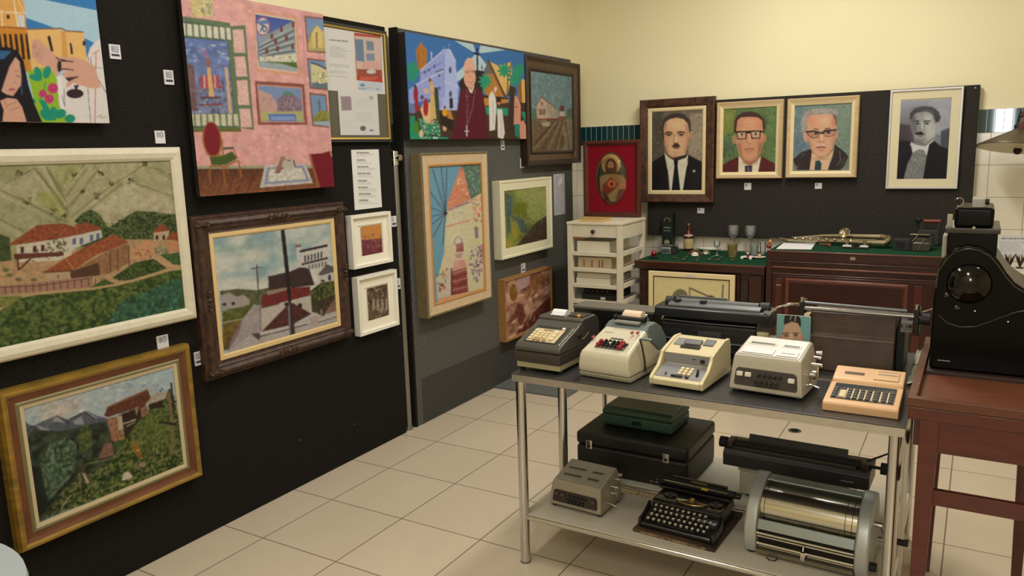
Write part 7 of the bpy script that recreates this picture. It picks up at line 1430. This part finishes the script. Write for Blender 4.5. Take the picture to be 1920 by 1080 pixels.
for (z, h, d) in ((CZT - .063, .007, .008), (CZT - .100, .012, .016), (CZT - .140, .007, .006)): MB().side([(.012, z - h / 2), (.012 - d, z - h / 2 + .002), (.012 - d, z + h / 2 - .002), (.012, z + h / 2)], .035, W).build('moulding', m_mahl, t, bevel=.002)
for (a, b_) in ((.0, .035), ): MB().box(a, b_, .0, .0118, .065, CZT - .056).build('stile', m_mahd, t, bevel=.002)
MB().box(.04, W - .02, .002, .0118, .10, CZT - .150).build('front_frame', m_mahd, t, bevel=.002)
for (a, b_) in ((.115, .80), ):
    MB().ring(b_ - a, .50, [(0, -.002), (.004, .006), (.012, .008), (.020, .0), (.026, -.0015)]).build('panel_moulding', m_mahl, t, M=Matrix.Translation(((a + b_) / 2, 0, CZT - .165 - .50)))
    MB().box(a + .024, b_ - .024, -.001, .002, CZT - .640, CZT - .19).build('panel', m_mahd, t, bevel=.001)
MB().box(.06, .10, -.003, .002, CZT - .60, CZT - .17).build('door_stile', mat('red_mahogany2', (76, 28, 21), .3, coat=.3), t, bevel=.002); MB().box(W - .18, W - .14, -.003, .002, CZT - .60, CZT - .17).build('door_stile', MATS['red_mahogany2'], t, bevel=.002)
MB().box(.064, .094, -.006, -.003, CZT - .215, CZT - .208).build('keyhole_plate', mat('pale_brass', (170, 150, 130), .35, metal=.6), t)
p = hy(1599, 485, cy0); MB().box(-.014, .014, -.004, -.0005, -.009, .009).build('brand_plate', MATS['pale_brass'], t, M=Matrix.Translation((p.x - cx0, 0, p.z)))
# framed drawing leaning on the desk front
a, b_ = hy(1215, 508, 4.93), hy(1377, 516, 4.93)
r = (a.x, b_.x, .14, a.z); t = thing('framed_drawing', 'framed poster of a cartoon projector on cream, leaning against the desk front', 'framed poster', ((r[0] + r[1]) / 2, 4.955, .14)); 
fr(t, r, [(0, 0), (0, .016), (.004, .018), (.030, .018), (.032, .010)], mat('cream_wide_frame', (222, 204, 156), .5), 'frame'); fr(t, r, [(.032, .012), (.038, .012), (.038, .010)], m_blackm, 'black_line'); back(t, r, .009, m_can)
A = art('y', 4.955, .011, r, .038, (1200, 540, 5.647), 61, px=1.3)
A.fill((214, 196, 140)); A.ell(425, 110, 85, 100, (104, 96, 74)); A.ell(425, 90, 70, 80, (118, 110, 84), n=.1); A.line([(525, -10), (525, 90)], 8, (84, 70, 54)); A.line([(525, 0), (740, 95)], 16, (120, 100, 76)); A.line([(525, 0), (740, 95)], 6, (70, 56, 44))
A.ell(745, 130, 58, 52, (84, 72, 50)); A.ell(735, 138, 36, 32, (206, 192, 150)); A.poly([(520, 110), (640, 130), (760, 150), (760, 400), (360, 400), (360, 140)], (60, 56, 54)); A.poly([(700, 110), (780, 110), (780, 180), (700, 180)], (206, 196, 160)); A.line([(880, -40), (862, 300)], 18, (110, 100, 90)); A.line([(560, 130), (700, 120)], 7, (60, 50, 44))
A.mottle(.03, 8); put(A, t, r, .011, GB, 'poster')
MB().box(-.03, .03, -.0192, -.0182, 0, .012).build('pale_sticker', mat('lilac_sticker', (196, 190, 196), .5), t, M=Matrix.Translation((.0, 0, r[3] - r[2] - .022)))
# prop the bottom: low wooden block under the poster
tag(MB().box(r[0] + .05, r[1] - .05, 4.90, 4.97, .0005, .1395).build('wooden_block', m_mahd, bevel=.004), 'low dark wooden block under the leaning poster', 'block')

# ---------------------------------------------------------------- objects on the desk
zf = DZ + .003
def at(px, py, z=zf): return hz(px, py, z)
def lab(name, label, cat, px, py, z=zf, group=None, rz=0):
    p = at(px, py, z); return thing(name, label, cat, (p.x, min(p.y, 5.60), z + .0002), rz, group)
t = lab('whisky_box', 'tall dark green whisky box with a pale emblem, standing at the back of the desk', 'box', 1257, 466)
H = .27
MB().box(-.040, .040, -.035, .035, .0, H).build('box_body', mat('bottle_green', (22, 34, 28), .4), t, bevel=.003)
MB().lathe([(0, 0), (.020, 0), (.021, .001)], (0, 0, 0), 20).build('round_emblem', mat('pale_emblem', (150, 142, 116), .5), t, M=M4((0, -.0365, .055), rx=PI / 2)); b = MB()
for k in range(9): a = PI * k / 8; b.box(.022 * math.cos(a) - .004, .022 * math.cos(a) + .004, -.0362, -.0352, H - .055 + .022 * math.sin(a) - .003, H - .055 + .022 * math.sin(a) + .004)
b.build('gold_arch', mat('dull_gold', (130, 100, 70), .5), t)
squiggle(M4((-.026, -.0358, .165), rx=PI / 2), 0, .052, 0, 0, .006, mat('pale_letter', (150, 160, 146), .5), t, 'lettering', n=5, th=.003); squiggle(M4((-.026, -.0358, .142), rx=PI / 2), 0, .052, 0, 0, .004, MATS['pale_letter'], t, 'lettering', n=5, th=.002)
t = lab('liquor_bottle', 'brown glass bottle with a red neck and cream label, right of the tall green box', 'bottle', 1291, 470)
MB().lathe([(0, 0), (.033, .001), (.035, .01), (.035, .10), (.026, .125), (.012, .15), (.011, .185), (.0, .186)], n=24).build('bottle_body', mat('brown_glass', (40, 20, 14), .1, coat=.6), t, smooth=True)
MB().lathe([(.0355, .018), (.0358, .02), (.0358, .088), (.0355, .09)], n=24).build('label', mat('cream_label', (186, 164, 116), .6), t, smooth=True); MB().lathe([(.0265, .126), (.0135, .150), (.0125, .165)], n=20).build('red_foil', mat('red_foil', (84, 20, 16), .35), t, smooth=True); MB().lathe([(.028, .108), (.033, .109), (.030, .118), (.0275, .122)], n=20).build('neck_label', mat('pale_band', (196, 160, 140), .5), t, smooth=True); MB().cyl((0, 0, .1862), (0, 0, .202), .011, n=16).build('cap', MATS['brass'], t, smooth=True)
t = lab('ornament_ball', 'dark glossy red ball on a black stand at the left front corner of the desk', 'ornament', 1226, 484)
MB().lathe([(.0, 0), (.028, .001), (.030, .008), (.018, .014), (0, .014)], n=24).build('stand', m_blackm, t, smooth=True); MB().lathe([(.0, .0142)] + [(.021 * math.sin(a), .034 - .021 * math.cos(a)) for a in [k * PI / 10 for k in range(1, 10)]] + [(0, .055)], n=20).build('ball', mat('glossy_red', (128, 14, 30), .1, coat=.8), t, smooth=True)
t = lab('desk_instrument', 'silver desk instrument with a dark window and metal top, in front of the green box', 'instrument', 1252, 476, rz=.15)
MB().side([(-.03, 0), (-.032, .045), (-.010, .060), (.035, .062), (.04, 0)], -.040, .028).build('silver_body', mat('pale_silver', (150, 156, 160), .3, metal=.6), t, bevel=.004); MB().box(-.034, .016, -.0335, -.0315, .016, .040).build('window', mat('slate', (70, 76, 84), .3), t); MB().box(-.042, .045, -.03, .03, .0625, .069).build('steel_top', m_chrome, t, bevel=.002); MB().side([(-.025, 0), (-.02, .05), (.03, .05), (.03, 0)], .0285, .070).build('dark_block', m_dark_metal, t, bevel=.003); MB().cyl((.062, -.012, .055), (.058, .012, .070), .008, n=12).build('knob', m_chrome, t, smooth=True)
def shell(px, py, r_, c, label):
    t = lab('seashell', label, 'shell', px, py)
    b = MB(); vs = []; n, m_ = 20, 8
    for j in range(m_ + 1):
        for i in range(n + 1):
            a = PI * i / n; e = (PI / 2) * j / m_; rr = r_ * (1 + .06 * math.cos(14 * a)) ; vs.append((rr * math.cos(a) * math.cos(e) * 1.1, -.2 * r_ + rr * .5 * math.sin(e) , rr * math.sin(a) * math.cos(e * .8) * .95 + .0006))
    fs = [(j * (n + 1) + i, j * (n + 1) + i + 1, (j + 1) * (n + 1) + i + 1, (j + 1) * (n + 1) + i) for j in range(m_) for i in range(n)]
    b.add(vs, fs); o = b.build('shell_body', mat('shell_%d' % c[0], c, .4, noise=.2, scale=40), t, smooth=True); q = o.modifiers.new('s', 'SOLIDIFY'); q.thickness = .0025
    MB().lathe([(0, 0), (r_ * .6, .001), (r_ * .5, r_ * .45), (0, r_ * .62)], (0, -.25 * r_, 0), 18).build('shell_lip', mat('white_shell', (232, 224, 206), .35), t, smooth=True)
shell(1304, 479, .044, (150, 112, 84), 'large brown and white seashell in the middle of the desk'); shell(1324, 476, .026, (206, 190, 156), 'smaller cream seashell right of the brown one')
t = lab('serving_dish', 'long white porcelain dish at the back of the desk', 'dish', 1334, 468)
MB().lathe([(0, .002), (.05, .001), (.085, .012), (.09, .020), (.086, .020), (.05, .006), (0, .005)], n=36, sx=1, sy=.45).build('dish', mat('porcelain', (226, 222, 208), .15, coat=.4), t, smooth=True)
def goblet(px, py, label, grp, h=.16, r_=.034, name='wine_glass'):
    t = lab(name, label, 'glass', px, py, group=grp)
    k = h / .16
    MB().lathe([(0, 0), (.030 * k, 0), (.028 * k, .002), (.006, .006), (.0035, .02), (.0035, .075 * k), (.010, .085 * k), (r_ * .85, .105 * k), (r_, .13 * k), (r_ * .92, h), (r_ * .88, h), (r_ * .95, .13 * k), (r_ * .80, .108 * k), (0, .09 * k)], n=28).build('glass', m_glass, t, smooth=True)
goblet(1379, 470, 'tall stemmed wine glass, left of the pair at the back of the desk', 'wine glasses', .19, .040); goblet(1411, 471, 'tall stemmed wine glass, right of the pair at the back of the desk', 'wine glasses', .19, .040); goblet(1344, 479, 'small stemmed glass in front of the white dish', 'wine glasses', .10, .022)
m_ygl = glassmat('yellow_glass', (206, 196, 120), .25); 
def tumbler(px, py, r_, h, m_, label, x=None):
    t = lab('tumbler', label, 'glass', px, py); MB().lathe([(0, 0), (r_ * .85, 0), (r_, h), (r_ * .93, h), (r_ * .8, .006), (0, .006)], n=28).build('glass', m_, t, smooth=True)
    return t
tumbler(1373, 482, .034, .085, m_ygl, 'yellowish-green glass tumbler near the left wine glass'); tumbler(1414, 478, .030, .075, glassmat('frosty_glass', (214, 220, 214), .35, .2), 'clear tumbler below the right wine glass'); tumbler(1430, 476, .022, .085, m_glass, 'narrow clear glass against the cabinet side')
def spoon(px, py, px2, py2, label, c=(176, 170, 156)):
    p, q = at(px, py, zf + .003), at(px2, py2, zf + .003); t = thing('spoon', label, 'spoon', (p.x, p.y, zf), 0, 'spoons on the green felt'); d = Vector((q.x - p.x, min(q.y, 5.6) - p.y, 0)); L = min(d.length, .17); d = d.normalized() * L
    m_ = mat('spoon_%d' % c[0], c, .25, metal=.8); MB().tube([(0, 0, .005), d * .4 + Vector((0, 0, .007)), d + Vector((0, 0, .005))], [.002, .0018, .0032]).build('handle', m_, t, smooth=True)
    a = math.atan2(d.y, d.x); MB().lathe([(0, .0008), (.012, .002), (.017, .006), (.012, .004), (0, .003)], n=20, sx=1.3).build('bowl', m_, t, smooth=True, M=Matrix.Rotation(a, 4, 'Z'))
spoon(1265, 484, 1274, 470, 'yellowish spoon nearest the silver instrument', (186, 160, 100)); spoon(1282, 487, 1292, 478, 'silver spoon at the front edge below the bottle'); spoon(1306, 489, 1316, 476, 'silver spoon at the front edge below the brown shell', (180, 160, 146)); spoon(1329, 487, 1346, 475, 'long silver spoon below the small stemmed glass', (190, 190, 190)); spoon(1346, 488, 1357, 478, 'silver spoon with an ivory end, right of the long spoon', (186, 180, 166)); spoon(1373, 488, 1374, 478, 'short silver spoon before the yellowish tumbler', (170, 164, 130))
t = lab('serving_dish', 'white saucer holding a small red-topped ornament, near the front of the desk', 'dish', 1402, 484)
MB().lathe([(0, .002), (.03, .001), (.048, .010), (.046, .011), (.03, .004), (0, .004)], n=30).build('saucer', MATS['porcelain'], t, smooth=True)
t = thing('ornament', 'tiny red and white ornament on the white saucer', 'ornament', Vector(t.location) + Vector((0, 0, .0045))); MB().lathe([(0, 0), (.010, .001), (.008, .02), (.004, .022), (0, .022)], n=16).build('base', mat('glossy_red', (128, 14, 30), .1), t, smooth=True); MB().lathe([(0, .0222), (.008, .024), (.009, .031), (0, .036)], n=16).build('white_top', MATS['porcelain'], t, smooth=True)
t = lab('serving_dish', 'white oval plate with pinkish pieces against the cabinet side', 'dish', 1424, 484)
MB().lathe([(0, .002), (.03, .001), (.05, .008), (.048, .009), (.03, .004), (0, .004)], n=30, sx=.8).build('plate', MATS['porcelain'], t, smooth=True); MB().lathe([(0, .0042), (.014, .006), (.010, .028), (0, .032)], n=14).build('pinkish_piece', mat('pinkish', (206, 160, 130), .5), t, smooth=True)
for (px, py) in ((1391, 487), (1407, 488)):
    t = lab('pearl_bead', 'little white bead %s the saucer, at the front of the felt' % ('left of' if px < 1400 else 'right below'), 'bead', px, py); MB().lathe([(0, 0)] + [(.010 * math.sin(a), .010 - .010 * math.cos(a)) for a in [k * PI / 8 for k in range(1, 8)]] + [(0, .02)], n=16).build('bead', MATS['porcelain'], t, smooth=True)

# ---------------------------------------------------------------- objects on the cabinet
zc = CZT + .003
t = lab('paper_note', 'blank white sheet of paper on the green felt of the cabinet', 'paper', 1491, 463, zc)
p = [at(*q, zc) for q in ((1455, 467), (1521, 468), (1529, 456), (1470, 455))]; o = t.location
MB().plan([(q.x - o.x, q.y - o.y) for q in p], .0003, .0012).build('sheet', MATS['white_paper'], t)
def long_tube(t, pts, r_, name, m_): return MB().tube(pts, r_, 12).build(name, m_, t, smooth=True)
m_sax = mat('nickel', (180, 168, 140), .25, metal=.9)
a, b_ = at(1478, 444, zc), at(1668, 444, zc); t = thing('saxophone', 'long nickel-plated saxophone with an upturned bell lying at the back of the cabinet', 'saxophone', (a.x, 5.36, zc)); L = b_.x - a.x
L = (hy(1665, 440, 5.36).x - hy(1478, 440, 5.36).x); t.location.x = hy(1478, 440, 5.36).x
long_tube(t, [(0, 0, .022), (L * .5, -.03, .026), (L, -.10, .030)], [.010, .016, .024], 'body_tube', m_sax)
long_tube(t, [(.03, .05, .030), (L * .35, .04, .050), (L * .6, .02, .056), (L * .95, -.02, .060)], [.010, .012, .016, .020], 'upper_tube', m_sax)
long_tube(t, [(L * .95, -.02, .060), (L + .01, -.05, .055), (L + .005, -.09, .040), (L - .01, -.10, .030)], .022, 'bow', m_sax)
MB().lathe([(.018, .0), (.022, .015), (.028, .030), (.036, .040), (.034, .041), (.024, .030), (.0, .02)], n=28).build('bell', m_sax, t, smooth=True, M=M4((L * .60, .01, .060), rx=.9, ry=-.5))
for i in range(11):
    x = .05 + i * L * .082; MB().lathe([(.010, 0), (.011, .004), (.004, .008), (0, .008)], n=14).build('key_cup', m_sax, t, smooth=True, M=M4((x, -.018 - .06 * (x / L), .040), rx=.5))
long_tube(t, [(.03, -.025, .045), (L * .9, -.10, .052)], .0022, 'key_rod', m_chrome)
long_tube(t, [(0, 0, .022), (-.035, .01, .026), (-.06, .02, .030)], [.009, .007, .006], 'neck', m_sax)
t = lab('brass_chain', 'tangled brass chain and rod left of the saxophone', 'chain', 1452, 450, zc)
for k in range(9): MB().tube([(-.03 + k * .012 + .006 * math.cos(a), .008 * math.sin(a) + .004 * (k % 2), .006 + .003 * (k % 2) + .004 * math.sin(a)) for a in [j * PI / 5 for j in range(10)]], .0015, 6, closed=True).build('link', m_sax, t)
t = lab('small_figurine', 'small red and orange figurine at the left end of the cabinet', 'figurine', 1442, 466, zc)
MB().lathe([(0, 0), (.013, .001), (.016, .018), (.008, .03), (0, .032)], n=16).build('red_body', mat('brick_red', (120, 36, 22), .45), t, smooth=True); MB().lathe([(0, .0322), (.010, .036), (.012, .046), (.005, .056), (0, .060)], (.006, 0, 0), 16).build('orange_top', mat('orange_brown', (196, 116, 40), .45), t, smooth=True)
t = lab('pistol_grip', 'brown wooden pistol-shaped handle on the felt near the white sheet', 'handle', 1545, 461, zc)
MB().plan([(-.035, .030), (.035, .034), (.040, .020), (.018, .012), (.050, -.045), (.034, -.052), (.004, .006), (-.034, .012)], .0005, .014).build('grip', mat('brown_wood', (110, 74, 46), .45, noise=.2, scale=30), t, bevel=.003)
t = lab('slide_viewer', 'small black instrument with two bright white windows, before the saxophone', 'instrument', 1604, 466, zc)
MB().box(-.075, .075, -.022, .022, .0005, .012).build('base', m_blackm, t, bevel=.002); MB().box(-.072, -.022, -.020, .008, .0125, .020).build('white_window', MATS['white_paper'], t); MB().box(.026, .072, -.020, .008, .0125, .020).build('white_window', MATS['white_paper'], t); MB().cyl((.0, -.012, .012), (.0, -.012, .034), .013, n=16).build('centre_post', m_dark_metal, t, smooth=True)
for x in (-.05, .05): MB().cyl((x, .012, .0125), (x, .012, .050), .011, n=14).build('eyepiece', m_sax, t, smooth=True)
p = at(1712, 470, zc); t = thing('bellows_camera', 'black folding bellows camera with metal struts at the right end of the cabinet', 'camera', (p.x - .005, p.y + .02, zc), -.1)
MB().box(-.105, -.01, -.03, .06, .0005, .066).build('front_board', m_blackm, t, bevel=.003); MB().side([(-.04, .0005), (-.03, .05), (.02, .085), (.12, .09), (.12, .0005)], .0, .095).build('body', m_black, t, bevel=.004)
for k in range(6): MB().box(-.010 + k * .003, -.006 + k * .003, -.025 - k * .001, .055, .004, .060 + k * .003).build('bellows_fold', m_rubber, t)
MB().tube([(.0, -.035, .055), (.03, -.02, .10), (.09, .0, .098)], .002).build('strut', m_sax, t); MB().tube([(.035, -.043, .006), (.065, -.036, .075)], .0022).build('strut', mat('brass', (190, 160, 90), .35), t); MB().box(-.085, -.04, -.032, -.030, .018, .05).build('plate', m_dark_metal, t); MB().box(-.02, .085, .01, .03, .0905, .096).build('top_plate', m_sax, t, bevel=.001)
p = hy(1742, 425, 5.50); t = thing('flat_iron', 'black flat iron with a brown wooden handle at the back right of the cabinet', 'iron', (p.x, 5.50, zc), 0)
MB().side([(-.04, .0005), (-.03, .10), (.03, .10), (.05, .0005)], -.060, .058).build('iron_body', m_blackm, t, bevel=.006); MB().box(-.045, -.032, -.008, .008, .1005, .145).build('handle_post', m_blackm, t); MB().box(.046, .058, -.008, .008, .1005, .145).build('handle_post', m_blackm, t); MB().cyl((-.032, 0, .150), (.062, 0, .150), .013, n=16).build('handle', mat('red_brown_wood', (104, 48, 26), .45), t, smooth=True); MB().lathe([(0, 0)] + [(.018 * math.sin(a), .018 - .018 * math.cos(a)) for a in [k * PI / 8 for k in range(1, 8)]] + [(0, .036)], (-.062, 0, .138), 16).build('knob', m_rubber, t, smooth=True); MB().cyl((-.062, 0, .10), (-.062, 0, .14), .008).build('knob_stem', m_rubber, t)

# ---------------------------------------------------------------- right-hand corner: lamp, notice and little table
p = hy(1912, 262, 5.42); t = thing('wall_lamp', 'old metal lamp with a wide conical shade on the tiled wall at the right edge', 'lamp', (p.x, 5.42, p.z))
m_shade = mat('aged_enamel', (92, 80, 62), .4, metal=.3, noise=.3, scale=14); Ms = M4((0, 0, 0), rx=-.16, ry=.10)
MB().lathe([(.212, -.050), (.210, -.044), (.045, .050), (.030, .060), (.026, .058), (.040, .046), (.206, -.050), (.212, -.050)], n=48).build('shade', m_shade, t, smooth=True, M=Ms)
MB().lathe([(.204, -.0515), (.042, .040)], n=48).build('inner_enamel', mat('cream_enamel', (206, 196, 160), .4), t, smooth=True, M=Ms)
MB().lathe([(.027, .060), (.030, .085), (.020, .10), (.020, .135), (.0, .138)], n=24).build('socket', mat('rusty_brown', (84, 44, 30), .5), t, smooth=True, M=Ms); MB().lathe([(0, -.085)] + [(.022 * math.sin(a), -.063 - .022 * math.cos(a)) for a in [k * PI / 8 for k in range(1, 8)]] + [(0, -.041)], n=18).build('bulb', m_rubber, t, smooth=True, M=Ms); MB().cyl((0, 0, -.045), (0, 0, .045), .008).build('bulb_stem', m_rubber, t, M=Ms)
MB().tube([(0, 0, .13), (.02, .06, .19), (.05, .16, .19), (.06, .262, .15)], .007).build('bracket_arm', MATS['rusty_brown'], t, smooth=True); MB().cyl((.06, .255, .15), (.06, .264, .15), .03, n=20).build('wall_plate', MATS['rusty_brown'], t)
def d_notice(A):
    A.fill((210, 208, 204)); A.words(1878, 1935, (446,), (70, 70, 74), 2.5); A.words(1875, 1937, (454, 458, 462, 466, 470), (150, 150, 156), 1.6)
sheet('paper_notice', 'printed white notice on the tiled wall beyond the cash register', 'notice', 'y', WY - .0105, [(1874, 441), (1938, 440), (1936, 480), (1872, 480)], d_notice, (0, 0, 1))
p = hy(1870, 510, 5.22); t = thing('side_table', 'small white-topped table against the tiled wall behind the cash register', 'table', (p.x + .02, 5.22, 0)); zz = p.z
MB().box(-.04, .60, 0, .44, zz - .03, zz).build('table_top', m_du, t, bevel=.003)
for (x, y) in ((0, .03), (.54, .03), (0, .38), (.54, .38)): MB().box(x - .02, x + .02, y - .02, y + .02, .0005, zz - .0305).build('leg', m_du, t, bevel=.002)
for i, (px, py, h) in enumerate(((1874, 502, .06), (1892, 503, .085), (1912, 503, .085))):
    p = hz(px, py, zz); t = thing('metal_flower', 'dark twisted metal flower on the white-topped table, %s of three' % ('left', 'middle', 'right')[i], 'ornament', (p.x, max(p.y, 5.27), zz + .0003), 0, 'metal flowers')
    MB().lathe([(0, 0), (.02, .001), (.018, .006), (0, .008)], n=16).build('base', m_dark_metal, t, smooth=True)
    for k in range(6):
        a = k * PI / 3 + i; MB().tube([(0, 0, .006), (.012 * math.cos(a), .012 * math.sin(a), h * .5), (.03 * math.cos(a + .4), .03 * math.sin(a + .4), h)], [.003, .005, .001]).build('petal', m_dark_metal if k % 3 else MATS['rusty_brown'], t, smooth=True)
